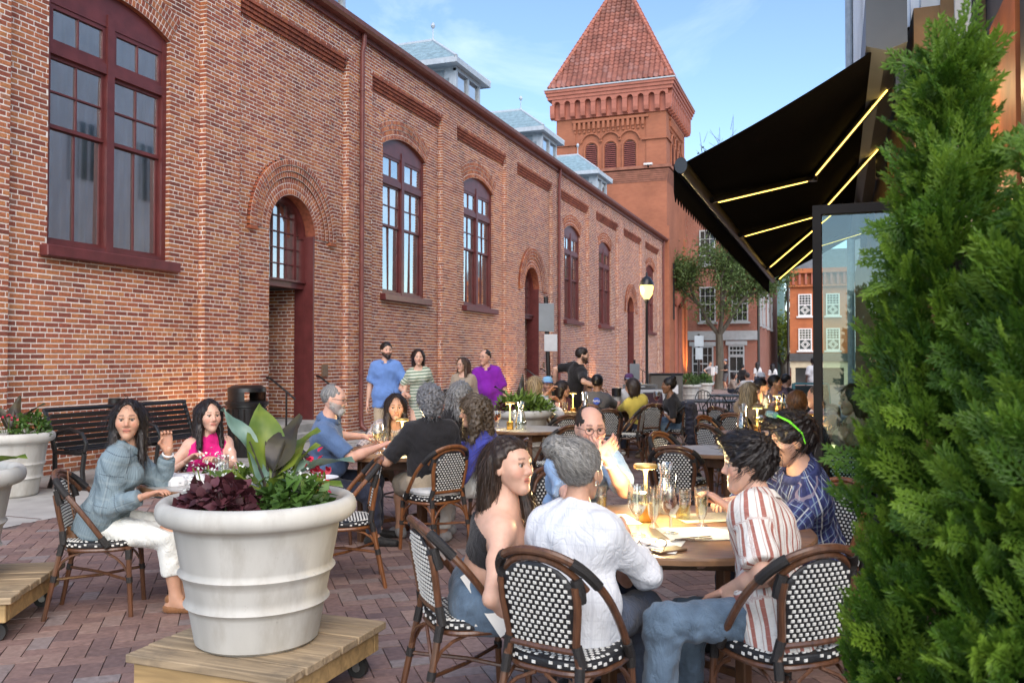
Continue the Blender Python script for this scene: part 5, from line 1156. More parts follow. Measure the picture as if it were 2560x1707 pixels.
# chairs round the tables
chair(1420, 3.30, T1, 'dark woven chair the silver haired woman sits on')
chair(1180, 3.76, T1 + R3 * .0, 'dark woven chair under the girl in the black crop top')
chair(1945, 3.36, T1, 'dark woven chair under the boy in the striped shirt')
chair(2035, 4.72, T1, 'amber lit woven chair behind the man in blue plaid', True)
chair(1425, 5.20, T1, 'woven chair under the man with clasped hands')
chair(262, 5.28, 12, 'dark woven chair under the woman in the denim jacket')
chair(858, 5.90, T0, 'empty woven chair between the foreground planter and the black shirt man', True)
chair(520, 6.62, T0, 'woven chair under the woman in pink')
chair(1085, 6.92, T2 - R3 * .1, 'amber lit woven chair with white cushion under the black shirt man', True)
chair(800, 7.15, T2, 'woven chair under the man in the blue polo')
chair(965, 8.25, T2, 'woven chair under the dark haired woman facing the camera')
chair(1240, 7.35, T2, 'woven chair under the curly haired woman in the blue cardigan')
chair(1383, 8.95, 130, 'woven chair left behind the balding man, nearer of two', group='woven bistro chairs')
chair(1400, 10.6, 110, 'woven chair left behind the balding man, farther of two')
chair(1345, 12.0, T4, 'woven chair under the blonde woman in white')
chair(1372, 13.7, T4, 'woven chair under the blue cap man')
chair(1408, 13.6, T4, 'woven chair under the dark haired diner in profile')
chair(1487, 12.9, T5, 'woven chair under the grey shirt diner')
chair(1512, 11.9, 95, 'empty woven chair with dark shaded back right of the balding man')
chair(1566, 12.4, 160, 'empty woven chair turned sideways before the yellow shirt diner')
chair(1612, 13.2, T5 - R3 * .1, 'woven chair under the yellow shirt diner')
chair(1694, 13.3, T5, 'woven chair with dark jacket under the woman with the bun')
chair(1572, 15.2, T5, 'woven chair under the person in the cap')
chair(1455, 14.2, T5, 'woven chair under the pale blue shirt diner')
chair(1698, 6.92, T7 + F3 * .5, 'nearest empty woven chair at the pale table behind the boy')
chair(1700, 7.80, T7 - F3 * .1, 'amber lit empty woven chair behind the nearest empty one', True)
chair(1806, 9.1, T8, 'empty dark woven chair just left of the tall carafe')
chair(1797, 10.05, T8 + F3 * .5, 'amber lit empty woven chair left of the blonde in tan', True)
chair(1840, 11.0, T6 - R3 * .3, 'reddish lit woven chair right behind the blonde in tan', True)
chair(1815, 12.4, 40, 'small far woven chair at the left elbow of the blonde in tan')
chair(1998, 7.1, T9, 'woven chair under the red haired man')
chair(2040, 8.9, T9, 'woven chair under the man with cropped grey hair')
chair(2110, 6.9, T9, 'woven chair half hidden by the shrub')
chair(1945, 13.4, T6, 'woven chair under the man in purple plaid'); chair(1902, 12.9, T6, 'woven chair under the dark haired man in profile')

# ---- metal cafe tables and chairs further back
m_iron = mat('green_iron', (.035, .045, .045), .45, .2, 12)
def metal_table(px, d, r, label):
    p = at(px, d); t = thing('metal_table', p, label, 'table', group='metal cafe tables'); MB().lathe([(r, TH - .03), (r + .008, TH - .015), (r, TH), (.001, TH)], 36, p).build('top', m_iron, t)
    for k in range(4): a = k * PI / 2 + .4; MB().tube([p + Vector((math.cos(a) * .10, math.sin(a) * .10, TH - .03)), p + Vector((math.cos(a) * .05, math.sin(a) * .05, .4)), p + Vector((math.cos(a) * .12, math.sin(a) * .12, .15)), p + Vector((math.cos(a) * .3, math.sin(a) * .3, 0))], .012, 7).build('leg', m_iron, t)
def metal_chair(px, d, face, label):
    p = at(px, d); t = thing('metal_chair', p, label, 'chair', rz=YAW + R(face) - PI / 2, group='metal cafe chairs')
    MB().lathe([(.20, .43), (.21, .44), (.2, .45), (.001, .445)], 24).build('seat', m_iron, t, local=True)
    MB().tube([(.2, .14, .45), (.24, .1, .62), (.235, -.08, .66), (.2, -.19, .72), (.11, -.25, .84), (0, -.26, .87), (-.11, -.25, .84), (-.2, -.19, .72), (-.235, -.08, .66), (-.24, .1, .62), (-.2, .14, .45)], .011, 7).build('arm_hoop', m_iron, t, local=True)
    for x in (-.1, -.035, .035, .1): MB().tube([(x * .8, -.19, .44), (x * 1.15, -.245, .66), (x, -.255, .85 - abs(x) * .3)], .007, 6).build('back_bar', m_iron, t, local=True)
    for sx in (-1, 1):
        for sy in (-1, 1): MB().tube([(sx * .16, sy * .15, .44), (sx * .19, sy * .21, 0)], .010, 6).build('leg', m_iron, t, local=True)
metal_table(1778, 17.3, .5, 'nearer dark metal cafe table with curved legs'); metal_table(1822, 20.5, .5, 'farther dark metal cafe table')
metal_chair(1712, 17.2, 10, 'dark metal chair left of the nearer cafe table'); metal_chair(1768, 18.8, -80, 'dark metal chair behind the nearer cafe table'); metal_chair(1790, 16.1, 80, 'dark metal chair before the nearer cafe table'); metal_chair(1828, 18.6, 175, 'dark metal chair between the two cafe tables'); metal_chair(1850, 21.8, -110, 'dark metal chair behind the farther cafe table'); metal_chair(1868, 19.4, 160, 'dark metal chair right of the cafe tables')

# ================================================================ TABLEWARE
m_gl = glassy('drink_glass', (.96, .98, .95), .80, .02); m_brass = mat('brass', (.62, .38, .10), .28, .1, 12, metal=.9)
m_lglow = emis('lamp_led', (1.0, .70, .22), 14); m_lstem = mat('lit_brass', (.75, .52, .16), .3, .1, 8, metal=.6)
def liquid(name, c, rough=.05): return glassy(name, c, .82, rough)
LQ = {'water': liquid('water', (.90, .95, .90)), 'cola': liquid('cola', (.42, .09, .02)), 'yellow': liquid('lemon', (.90, .85, .30)), 'beer': liquid('beer', (.85, .42, .06)), 'red': liquid('red_wine', (.45, .03, .05)), 'wine': liquid('white_wine', (.92, .90, .62))}
def put(px, d, z=TH): return at(px, d, z + .002 + (gz(at(px, d).y)))
def glass(kind, p, liq, label, s=1.0, cat='glass', group='drinking glasses'):
    prof = {'stem': [(.034, 0), (.033, .004), (.006, .010), (.005, .07), (.018, .082), (.036, .11), (.040, .15), (.034, .195)], 'wine': [(.036, 0), (.034, .004), (.005, .012), (.005, .09), (.02, .10), (.042, .135), (.044, .165), (.036, .21)],
            'tumbler': [(.030, 0), (.033, .005), (.036, .07), (.039, .14)], 'coupe': [(.036, 0), (.034, .004), (.005, .012), (.005, .10), (.03, .112), (.052, .145), (.053, .16)], 'pilsner': [(.028, 0), (.028, .006), (.012, .02), (.012, .035), (.026, .06), (.033, .12), (.034, .19)],
            'carafe': [(.045, 0), (.052, .01), (.053, .07), (.042, .13), (.027, .18), (.026, .205), (.040, .255), (.041, .26)], 'bottle': [(.036, 0), (.037, .01), (.037, .19), (.030, .22), (.014, .25), (.0135, .31), (.016, .312), (.016, .32)]}[kind]
    prof = [(r * s, z * s) for r, z in prof]; t = thing({'stem': 'stemmed_glass', 'wine': 'wine_glass', 'tumbler': 'tumbler', 'coupe': 'coupe_glass', 'pilsner': 'tall_glass', 'carafe': 'carafe', 'bottle': 'bottle'}[kind], p, label, cat, group=group)
    inner = [(max(.001, r - .0022), z) for r, z in prof][::-1]; MB().lathe(prof, 24, p, cap=False).build('glass', m_gl if kind != 'bottle' else mat('dark_bottle', (.012, .02, .012), .12, .2, 5, spec=.7), t, ang=70)
    if liq:
        z0, z1 = {'stem': (.085, .165), 'wine': (.105, .15), 'tumbler': (.012, .075), 'coupe': (.115, .145), 'pilsner': (.06, .15), 'carafe': (.012, .11), 'bottle': (.02, .1)}[kind]; z0 *= s; z1 *= s
        zs = np.linspace(z0, z1, 7); rs = np.interp(zs, [q[1] for q in prof], [q[0] for q in prof]) - .003; pr = [(.001, zs[0])] + [(max(.002, r), z) for r, z in zip(rs, zs)] + [(.001, z1)]
        MB().lathe(pr, 20, p).build('drink', LQ[liq], t, ang=60)
    return t
def lamp(px, d, label, en=4.0, h=.27, lit=True):
    p = put(px, d); t = thing('table_lamp', p, label, 'lamp', group='cordless table lamps'); MB().lathe([(.036, 0), (.038, .004), (.038, .085), (.034, .09), (.001, .09)], 24, p).build('base', m_brass, t)
    MB().lathe([(.009, .09), (.0075, h - .05), (.016, h - .012)], 12, p, cap=False).build('stem', emis('lit_stem', (1.0, .66, .14), 1.1), t); MB().lathe([(.056, h - .012), (.058, h), (.054, h + .007), (.001, h + .008)], 28, p).build('shade', m_lstem, t); MB().lathe([(.001, h - .0135), (.052, h - .013)], 24, p).build('light_disc', m_lglow, t)
    if lit:
        l_ = bpy.data.lights.new('table_lamp_light', 'POINT'); l_.energy = en; l_.color = (1, .76, .38); l_.shadow_soft_size = .03; o = bpy.data.objects.new('table_lamp_light', l_); COL.objects.link(o); o.location = p + Vector((.0, 0, h - .045)) - F3 * .02; o.parent = t; o.matrix_parent_inverse = WM(t).inverted()
def flat(name, px, d, w_, l_, h, m, label, cat, rot=0, group=None, z=TH):
    p = put(px, d, z); o = MB().bevbox((0, 0, h / 2), (w_, l_, h), min(.004, h * .4)).build(name, m, None); o.location = p; o.rotation_euler = (0, 0, YAW + R(rot)); return tag(o, label, cat, group)
def plate(px, d, r, label, m=None):
    p = put(px, d); return tag(MB().lathe([(r * .6, 0), (r * .65, .004), (r, .016), (r * .98, .019), (r * .62, .008), (.001, .007)], 32, p).build('plate', m or m_white), label, 'plate', 'dinner plates')
def cutlery(px, d, kind, rot, label):
    p = put(px, d); m = MB(); m.tube([(0, -.09, .006), (0, 0, .009), (0, .03, .008)], [.005, .003, .004], 6, flat=.5)
    if kind == 'knife': m.box((0, .07, .007), (.012, .09, .002))
    elif kind == 'fork':
        for x in (-.007, -.0023, .0023, .007): m.box((x, .075, .008), (.0022, .05, .002))
        m.box((0, .043, .008), (.018, .016, .002))
    else: m.lathe([(.001, 0), (.014, .003), (.012, .006)], 12, (0, .05, .004))
    o = m.build(kind, mat('cutlery_steel', (.6, .6, .58), .22, .05, 20, metal=1.0)); o.location = p; o.rotation_euler = (0, 0, YAW + R(rot)); tag(o, label, 'cutlery', 'cutlery on the foreground table')
m_paper = mat('white_paper', (.74, .73, .68), .7, .05, 9); m_phone = mat('phone_black', (.02, .02, .022), .2, .2, 6)
lamp(1613, 4.25, 'glowing brass lamp on the foreground table', 13.0)
glass('carafe', put(1662, 4.45), 'water', 'clear carafe beside the brass lamp on the foreground table')
glass('stem', put(1592, 3.92), 'water', 'large iced water goblet at the near left of the foreground table', 1.15)
glass('stem', put(1675, 3.95), 'cola', 'stemmed glass of dark iced cola on the foreground table', 1.08)
glass('tumbler', put(1706, 4.30), 'yellow', 'tumbler a third full of yellow drink on the foreground table', 1.05)
glass('pilsner', put(1752, 4.12), 'wine', 'tall glass of pale cloudy drink beside the plaid man', .98)
glass('tumbler', put(1640, 4.50), None, 'empty tumbler behind the brass lamp on the foreground table', .95)
glass('pilsner', put(1633, 4.10), 'water', 'tall water glass close to the lamp base on the foreground table', .95)
glass('tumbler', put(1502, 4.62), 'yellow', 'small drink by the balding man on the foreground table', .85)
st_ = MB().tube([put(1684, 3.95) + Vector((0, 0, .10)), put(1684, 3.95) + Vector((.012, 0, .27))], .003, 6).build('drinking_straw', m_black); tag(st_, 'black straw standing in the cola', 'straw')
flat('placemat', 1765, 3.95, .40, .28, .003, m_paper, 'white paper placemat before the boy in stripes', 'placemat', 5)
flat('placemat', 1600, 3.72, .34, .26, .003, m_paper, 'white paper placemat near the silver haired woman', 'placemat', -20)
flat('placemat', 1775, 4.35, .36, .24, .003, mat('ribbed_mat', (.52, .47, .36), .7, .2, 60, stretch=(6, 1, 1)), 'ribbed placemat under the plaid man’s hand', 'placemat', 12)
flat('placemat', 1500, 4.28, .34, .26, .003, m_paper, 'white paper placemat before the balding man', 'placemat', 10)
flat('phone', 1668, 3.60, .075, .15, .009, wood('walnut_case', (.09, .045, .02), .5, 1, 8, .3), 'dark phone in a case at the table edge', 'phone', -60)
flat('napkin', 1640, 3.72, .10, .14, .012, m_white, 'folded white napkin in the middle of the foreground table', 'napkin', 30)
cutlery(1720, 3.78, 'knife', -70, 'knife on the white placemat in front of the boy'); cutlery(1728, 3.82, 'fork', -66, 'fork on the white placemat in front of the boy'); cutlery(1615, 3.66, 'spoon', -40, 'spoon near the silver haired woman'); cutlery(1600, 3.62, 'fork', 60, 'fork near the silver haired woman')
sg = MB(); q = put(1632, 3.66)
for s in (-1, 1): sg.tube([Vector((s * .033 + .024 * math.cos(a), .0, .022 + .018 * math.sin(a))) for a in np.linspace(0, 2 * PI, 14)[:-1]], .0016, 5, closed=True); sg.tube([(s * .057, 0, .028), (s * .060, .10, .012)], .0016, 5)
sg.tube([(-.009, 0, .026), (0, 0, .03), (.009, 0, .026)], .0016, 5); o = sg.build('eyeglasses', m_phone); o.location = q; o.rotation_euler = (0, 0, YAW + R(160)); tag(o, 'folded eyeglasses lying on the foreground table', 'eyeglasses')
plate(1352, 4.05, .12, 'white plate at the left edge of the foreground table')
# middle table
lamp(1006, 7.5, 'glowing lamp among glasses on the middle table', 5.0); glass('wine', put(945, 7.30), 'wine', 'wine glass in front of the blue polo man', 1.15); glass('tumbler', put(976, 7.35), 'water', 'sparkling tumbler right of the wine glass on the middle table'); glass('tumbler', put(990, 7.48), 'water', 'tumbler beside the lamp on the middle table', 1.15); glass('pilsner', put(962, 7.62), 'water', 'tall glass at the back of the middle table'); glass('tumbler', put(1010, 7.3), 'yellow', 'short drink by the black shirt man’s elbow')
flat('phone', 985, 7.12, .08, .16, .010, m_phone, 'black phone at the near edge of the middle table', 'phone', 80); plate(1112, 7.25, .09, 'white saucer by the blue cardigan woman')
# planter-side table
nap = thing('napkin_bundle', put(450, 5.55), 'heap of crumpled white napkins on the table behind the planter', 'napkins'); nb = MB()
for k in range(9):
    q = put(450, 5.55) + Vector((random.uniform(-.12, .12), random.uniform(-.08, .08), 0)); nb.lathe([(.06, .0), (.062, .03), (.045, .055), (.001, .06)], 9, q)
nb.build('cloth', m_white, nap); plate(806, 5.72, .11, 'white plate at the right rim of the table behind the planter'); glass('tumbler', put(560, 5.95), 'water', 'water tumbler on the table in front of the woman in pink')
# others
lamp(1275, 9.75, 'brass lamp on the pale table left of the balding man', 1.5, .3); glass('stem', put(1243, 9.7), 'beer', 'goblet of amber beer on the pale table', 1.1); glass('carafe', put(1302, 9.75), 'water', 'water carafe beside the brass lamp on the pale table', 1.2); glass('wine', put(1288, 9.95), None, 'empty wine glass on the pale table')
lamp(1432, 12.5, 'glowing lamp on the blue cap man’s table', 6.0, .30); glass('tumbler', put(1389, 12.4), 'yellow', 'bright yellow drink on the blue cap man’s table', 1.2); glass('carafe', put(1463, 12.3), 'wine', 'carafe on the blue cap man’s table', 1.25); glass('tumbler', put(1412, 12.5), 'water', 'lit water glass on the blue cap man’s table', 1.2); flat('bread_basket', 1418, 12.2, .25, .16, .05, mat('basket', (.25, .16, .07), .8, .3, 30), 'small basket on the blue cap man’s table', 'basket', 15)
glass('wine', put(1642, 13.9), 'red', 'glass of red wine before the woman with the bun', 1.3); plate(1545, 13.9, .12, 'white plate on the yellow shirt diner’s table'); glass('tumbler', put(1530, 14.0), 'water', 'water glass beyond the yellow shirt diner')
lamp(1892, 9.2, 'glowing lamp behind the man with lime sunglasses', 5.0, .28); glass('carafe', put(1855, 9.0), 'wine', 'tall carafe left of the glowing lamp behind the boy', 1.25); glass('coupe', put(1896, 8.95), 'wine', 'coupe glass of pale drink behind the boy', 1.3)
lamp(1941, 12.2, 'glowing lamp on the awning table', 6.5, .28); glass('carafe', put(1914, 11.95), 'wine', 'carafe on the awning table beside the blonde in tan', 1.35); glass('bottle', put(1958, 12.1), None, 'dark wine bottle on the awning table'); glass('wine', put(1934, 12.0), 'wine', 'wine glass in the middle of the awning table', 1.2); glass('tumbler', put(1928, 12.1), 'beer', 'amber drink on the awning table', 1.3); glass('wine', put(1962, 11.95), 'water', 'wine glass right of the dark bottle', 1.2)
lamp(2022, 8.0, 'glowing lamp past the red haired man', 7.0, .28); glass('wine', put(2032, 7.75), 'wine', 'bright wine glass past the red haired man', 1.2); plate(2090, 7.7, .12, 'white plate on the table by the glass screen')
# ================================================================ PEOPLE
def A3(v): return np.array((v[0], v[1], v[2]), float)
class Fld:
    """distance field on a grid; shapes are blended and meshed as one continuous surface"""
    def __init__(s, lo, hi, h):
        s.lo = np.array(lo, float); s.h = h; n = np.ceil((np.array(hi) - s.lo) / h).astype(int) + 1; s.n = n; s.F = np.full(n, 1.0, np.float32)
        s.ax = [(s.lo[i] + h * np.arange(n[i])).astype(np.float32) for i in range(3)]
    def sub(s, mn, mx):
        a = np.clip(np.floor((np.array(mn) - s.lo) / s.h).astype(int), 0, s.n); b = np.clip(np.ceil((np.array(mx) - s.lo) / s.h).astype(int) + 1, 0, s.n)
        sl = tuple(slice(a[i], b[i]) for i in range(3)); return sl, s.ax[0][sl[0]][:, None, None], s.ax[1][sl[1]][None, :, None], s.ax[2][sl[2]][None, None, :]
    def mix(s, sl, d, k, op):
        f = s.F[sl]
        if op == 'u':
            if k > 0: h = np.maximum(k - np.abs(f - d), 0) / k; s.F[sl] = np.minimum(f, d) - h * h * k * .25
            else: s.F[sl] = np.minimum(f, d)
        else:
            d = -d
            if k > 0: h = np.maximum(k - np.abs(f - d), 0) / k; s.F[sl] = np.maximum(f, d) + h * h * k * .25
            else: s.F[sl] = np.maximum(f, d)
    def cone(s, a, b, ra, rb, k=.03, cap=False, op='u', flat=None):
        a, b = A3(a), A3(b); m = max(ra, rb) + k + 3 * s.h; sl, X, Y, Z = s.sub(np.minimum(a, b) - m, np.maximum(a, b) + m)
        if 0 in s.F[sl].shape: return
        ba = b - a; L2 = float(ba @ ba) + 1e-12; px, py, pz = X - a[0], Y - a[1], Z - a[2]
        tr = (px * ba[0] + py * ba[1] + pz * ba[2]) / L2; t = np.clip(tr, 0, 1)
        qx, qy, qz = px - t * ba[0], py - t * ba[1], pz - t * ba[2]; d2 = qx * qx + qy * qy + qz * qz
        if flat is not None:
            nv, sc = A3(flat[0]), flat[1]; dn = qx * nv[0] + qy * nv[1] + qz * nv[2]; d2 = d2 + dn * dn * (sc * sc - 1)
        d = np.sqrt(d2) - (ra + (rb - ra) * t)
        if cap: d = np.maximum(d, (tr - 1) * math.sqrt(L2))
        s.mix(sl, d, k, op)
    def ell(s, c, r, k=.02, op='u', M=None):
        c = A3(c); m = max(r) + k + 3 * s.h; sl, X, Y, Z = s.sub(c - m, c + m)
        if 0 in s.F[sl].shape: return
        x, y, z = X - c[0], Y - c[1], Z - c[2]
        if M is not None: x, y, z = (M[0][0] * x + M[1][0] * y + M[2][0] * z), (M[0][1] * x + M[1][1] * y + M[2][1] * z), (M[0][2] * x + M[1][2] * y + M[2][2] * z)
        k0 = np.sqrt((x / r[0]) ** 2 + (y / r[1]) ** 2 + (z / r[2]) ** 2); k1 = np.sqrt((x / r[0] ** 2) ** 2 + (y / r[1] ** 2) ** 2 + (z / r[2] ** 2) ** 2)
        s.mix(sl, k0 * (k0 - 1) / np.maximum(k1, 1e-6), k, op)
    def plane(s, p, n):      # keep the side where (x-p).n < 0
        p, n = A3(p), A3(n); n = n / np.linalg.norm(n); d = (s.ax[0][:, None, None] - p[0]) * n[0] + (s.ax[1][None, :, None] - p[1]) * n[1] + (s.ax[2][None, None, :] - p[2]) * n[2]; s.F = np.maximum(s.F, d.astype(np.float32))
    def wrinkle(s, amp, wl, seed, stretch=(1, 1, 1)):
        rg = np.random.default_rng(seed); X, Y, Z = s.ax[0][:, None, None], s.ax[1][None, :, None], s.ax[2][None, None, :]; w_ = 0
        for i in range(5):
            k = rg.normal(size=3) * np.array(stretch); k *= 2 * PI / (wl * rg.uniform(.6, 1.6)) / np.linalg.norm(k); k2 = rg.normal(size=3); k2 *= 2 * PI / (wl * 3.5) / np.linalg.norm(k2)
            w_ = w_ + 1.1 - 2.2 * np.abs(np.sin(.5 * (k[0] * X + k[1] * Y + k[2] * Z) + rg.uniform(0, 6) + 1.2 * np.sin(k2[0] * X + k2[1] * Y + k2[2] * Z)))
        s.F += (amp * .5 * w_).astype(np.float32)
    def mesh(s):
        F = s.F; S = F < 0; nx, ny, nz = F.shape; c = S[:-1, :-1, :-1].astype(np.int8)
        tot = sum(S[i:nx - 1 + i, j:ny - 1 + j, k:nz - 1 + k].astype(np.int8) for i in (0, 1) for j in (0, 1) for k in (0, 1))
        act = (tot > 0) & (tot < 8); ix = np.full(act.shape, -1, np.int32); I = np.argwhere(act); ix[act] = np.arange(len(I))
        if len(I) == 0: return np.zeros((0, 3)), np.zeros((0, 4), int)
        acc = np.zeros((len(I), 3)); cnt = np.zeros(len(I)); cor = [(0, 0, 0), (1, 0, 0), (0, 1, 0), (0, 0, 1), (1, 1, 0), (1, 0, 1), (0, 1, 1), (1, 1, 1)]
        val = {q: F[I[:, 0] + q[0], I[:, 1] + q[1], I[:, 2] + q[2]] for q in cor}
        for a in cor:
            for b in cor:
                if sum(abs(a[i] - b[i]) for i in range(3)) == 1 and a < b:
                    va, vb = val[a], val[b]; m = (va < 0) != (vb < 0); t = np.where(m, va / np.where(va == vb, 1, va - vb), 0)
                    p = np.array(a)[None] + t[:, None] * (np.array(b) - np.array(a))[None]; acc[m] += p[m]; cnt[m] += 1
        V = s.lo + s.h * (I + acc / cnt[:, None]); Q = []
        for ax in range(3):
            d = [0, 0, 0]; d[ax] = 1; lo_ = [slice(None)] * 3; hi_ = [slice(None)] * 3; lo_[ax] = slice(0, -1); hi_[ax] = slice(1, None)
            ch = S[tuple(lo_)] != S[tuple(hi_)]; E_ = np.argwhere(ch); b, c2 = (ax + 1) % 3, (ax + 2) % 3
            ok = (E_[:, b] > 0) & (E_[:, c2] > 0) & (E_[:, b] < F.shape[b] - 1) & (E_[:, c2] < F.shape[c2] - 1); E_ = E_[ok]
            if not len(E_): continue
            def cell(db, dc): q = E_.copy(); q[:, b] += db; q[:, c2] += dc; return ix[q[:, 0], q[:, 1], q[:, 2]]
            quad = np.stack([cell(-1, -1), cell(0, -1), cell(0, 0), cell(-1, 0)], 1); fl = S[E_[:, 0], E_[:, 1], E_[:, 2]]; quad[~fl] = quad[~fl][:, ::-1]; Q.append(quad)
        return V, np.concatenate(Q)
def vnormals(V, Q):
    n = np.cross(V[Q[:, 2]] - V[Q[:, 0]], V[Q[:, 3]] - V[Q[:, 1]]); N_ = np.zeros_like(V)
    for i in range(4): np.add.at(N_, Q[:, i], n)
    return norm(N_)
def relax(V, Q, it=1, f=.5):
    for _ in range(it):
        acc = np.zeros_like(V); cnt = np.zeros(len(V))
        for i in range(4):
            a, b = Q[:, i], Q[:, (i + 1) % 4]; np.add.at(acc, a, V[b]); np.add.at(cnt, a, 1); np.add.at(acc, b, V[a]); np.add.at(cnt, b, 1)
        V = V * (1 - f) + f * acc / np.maximum(cnt, 1)[:, None]
    return V
# ---- materials for people
m_skin = bpy.data.materials.new('skin'); m_skin.use_nodes = True
def _skin():
    nt = m_skin.node_tree; b = nt.nodes['Principled BSDF']; L = nt.links.new; a = N(nt, 'ShaderNodeAttribute', attribute_name='Col'); nz = N(nt, 'ShaderNodeTexNoise'); nz.inputs['Scale'].default_value = 40; tc = N(nt, 'ShaderNodeTexCoord'); L(tc.outputs['Object'], nz.inputs['Vector'])
    mr = N(nt, 'ShaderNodeMapRange'); mr.inputs['To Min'].default_value = .88; mr.inputs['To Max'].default_value = 1.12; L(nz.outputs[0], mr.inputs[0]); vm = N(nt, 'ShaderNodeVectorMath', operation='SCALE'); L(a.outputs['Color'], vm.inputs[0]); L(mr.outputs[0], vm.inputs['Scale']); L(vm.outputs[0], b.inputs['Base Color'])
    b.inputs['Roughness'].default_value = .48; b.inputs['Subsurface Weight'].default_value = .12; b.inputs['Subsurface Radius'].default_value = (.010, .004, .002); b.inputs['Specular IOR Level'].default_value = .4
_skin()
def colmat(name, rough=.5, sheen=0, spec=.3):
    if name in MATS: return MATS[name]
    m, nt, b = principled(name); a = N(nt, 'ShaderNodeAttribute', attribute_name='Col'); nt.links.new(a.outputs['Color'], b.inputs['Base Color']); b.inputs['Roughness'].default_value = rough; b.inputs['Specular IOR Level'].default_value = spec; MATS[name] = m; return m
m_hair = colmat('hair', .42, spec=.45)
def cloth(name, c, var=.12, scale=9, bump=.25, rough=.85):
    if name in MATS: return MATS[name]
    m = mat(name, c, rough, var, scale, bump=bump, bscale=260, spec=.25, sheen=.15); folds(m); return m
def folds(m):
    """second, larger bump: soft creases in the fabric"""
    nt = m.node_tree; b = nt.nodes['Principled BSDF']; tc = N(nt, 'ShaderNodeTexCoord'); mp = N(nt, 'ShaderNodeMapping'); mp.inputs['Scale'].default_value = (1, 1, .55); mp.inputs['Rotation'].default_value = (.5, .3, 0)
    nz = N(nt, 'ShaderNodeTexNoise'); nz.inputs['Scale'].default_value = 13; nz.inputs['Detail'].default_value = 3; nz.inputs['Distortion'].default_value = 1.6; ab = N(nt, 'ShaderNodeMath', operation='PINGPONG'); ab.inputs[1].default_value = .13
    bp = N(nt, 'ShaderNodeBump'); bp.inputs['Strength'].default_value = .42; bp.inputs['Distance'].default_value = .045; L = nt.links.new; L(tc.outputs['Object'], mp.inputs[0]); L(mp.outputs[0], nz.inputs['Vector']); L(nz.outputs[0], ab.inputs[0]); L(ab.outputs[0], bp.inputs['Height'])
    if b.inputs['Normal'].is_linked: L(b.inputs['Normal'].links[0].from_socket, bp.inputs['Normal'])
    L(bp.outputs[0], b.inputs['Normal'])
def patmat(name, base, bands, rough=.85):
    """woven pattern read from the garment's own coordinates; bands: (axis, freq, lo, hi, colour, mix)"""
    if name in MATS: return MATS[name]
    m, nt, b = principled(name); L = nt.links.new; b.inputs['Roughness'].default_value = rough; b.inputs['Specular IOR Level'].default_value = .25
    a = N(nt, 'ShaderNodeAttribute', attribute_name='pat'); sp = N(nt, 'ShaderNodeSeparateXYZ'); L(a.outputs['Vector'], sp.inputs[0]); cur = N(nt, 'ShaderNodeRGB'); cur.outputs[0].default_value = tuple(base) + (1,); cur = cur.outputs[0]
    for (ax, fq, lo, hi, c, mixf) in bands:
        m1 = N(nt, 'ShaderNodeMath', operation='MULTIPLY'); m1.inputs[1].default_value = fq; L(sp.outputs[ax], m1.inputs[0]); fr = N(nt, 'ShaderNodeMath', operation='FRACT'); L(m1.outputs[0], fr.inputs[0])
        g = N(nt, 'ShaderNodeMath', operation='GREATER_THAN'); g.inputs[1].default_value = lo; L(fr.outputs[0], g.inputs[0]); l2 = N(nt, 'ShaderNodeMath', operation='LESS_THAN'); l2.inputs[1].default_value = hi; L(fr.outputs[0], l2.inputs[0])
        mu_ = N(nt, 'ShaderNodeMath', operation='MULTIPLY'); L(g.outputs[0], mu_.inputs[0]); L(l2.outputs[0], mu_.inputs[1]); m2 = N(nt, 'ShaderNodeMath', operation='MULTIPLY'); m2.inputs[1].default_value = mixf; L(mu_.outputs[0], m2.inputs[0])
        mx = N(nt, 'ShaderNodeMixRGB'); L(m2.outputs[0], mx.inputs[0]); L(cur, mx.inputs[1]); mx.inputs[2].default_value = tuple(c) + (1,); cur = mx.outputs[0]
    nz = N(nt, 'ShaderNodeTexNoise'); nz.inputs['Scale'].default_value = 8; tc = N(nt, 'ShaderNodeTexCoord'); L(tc.outputs['Object'], nz.inputs['Vector']); mr = N(nt, 'ShaderNodeMapRange'); mr.inputs['To Min'].default_value = .85; mr.inputs['To Max'].default_value = 1.15; L(nz.outputs[0], mr.inputs[0])
    vm = N(nt, 'ShaderNodeVectorMath', operation='SCALE'); L(cur, vm.inputs[0]); L(mr.outputs[0], vm.inputs['Scale']); L(vm.outputs[0], b.inputs['Base Color']); MATS[name] = m; folds(m); return m
def setcol(me, C):
    a = me.color_attributes.new('Col', 'FLOAT_COLOR', 'POINT'); C4 = np.ones((len(C), 4), np.float32); C4[:, :3] = C; a.data.foreach_set('color', C4.ravel())
def ik(S, W, a, b, pole):
    S, W = Vector(S), Vector(W); d = W - S; L_ = d.length
    if L_ > (a + b) * .995: d *= (a + b) * .995 / L_; W = S + d; L_ = d.length
    if L_ < abs(a - b) + .02: d = d.normalized() * (abs(a - b) + .02); W = S + d; L_ = d.length
    x = (a * a - b * b + L_ * L_) / (2 * L_); h = math.sqrt(max(0, a * a - x * x)); u = d.normalized(); p = Vector(pole); p -= u * p.dot(u)
    if p.length < 1e-4: p = u.orthogonal()
    return S + u * x + p.normalized() * h, W
def cdir(deg, z=0): a = YAW + R(deg); return Vector((math.cos(a), math.sin(a), z))
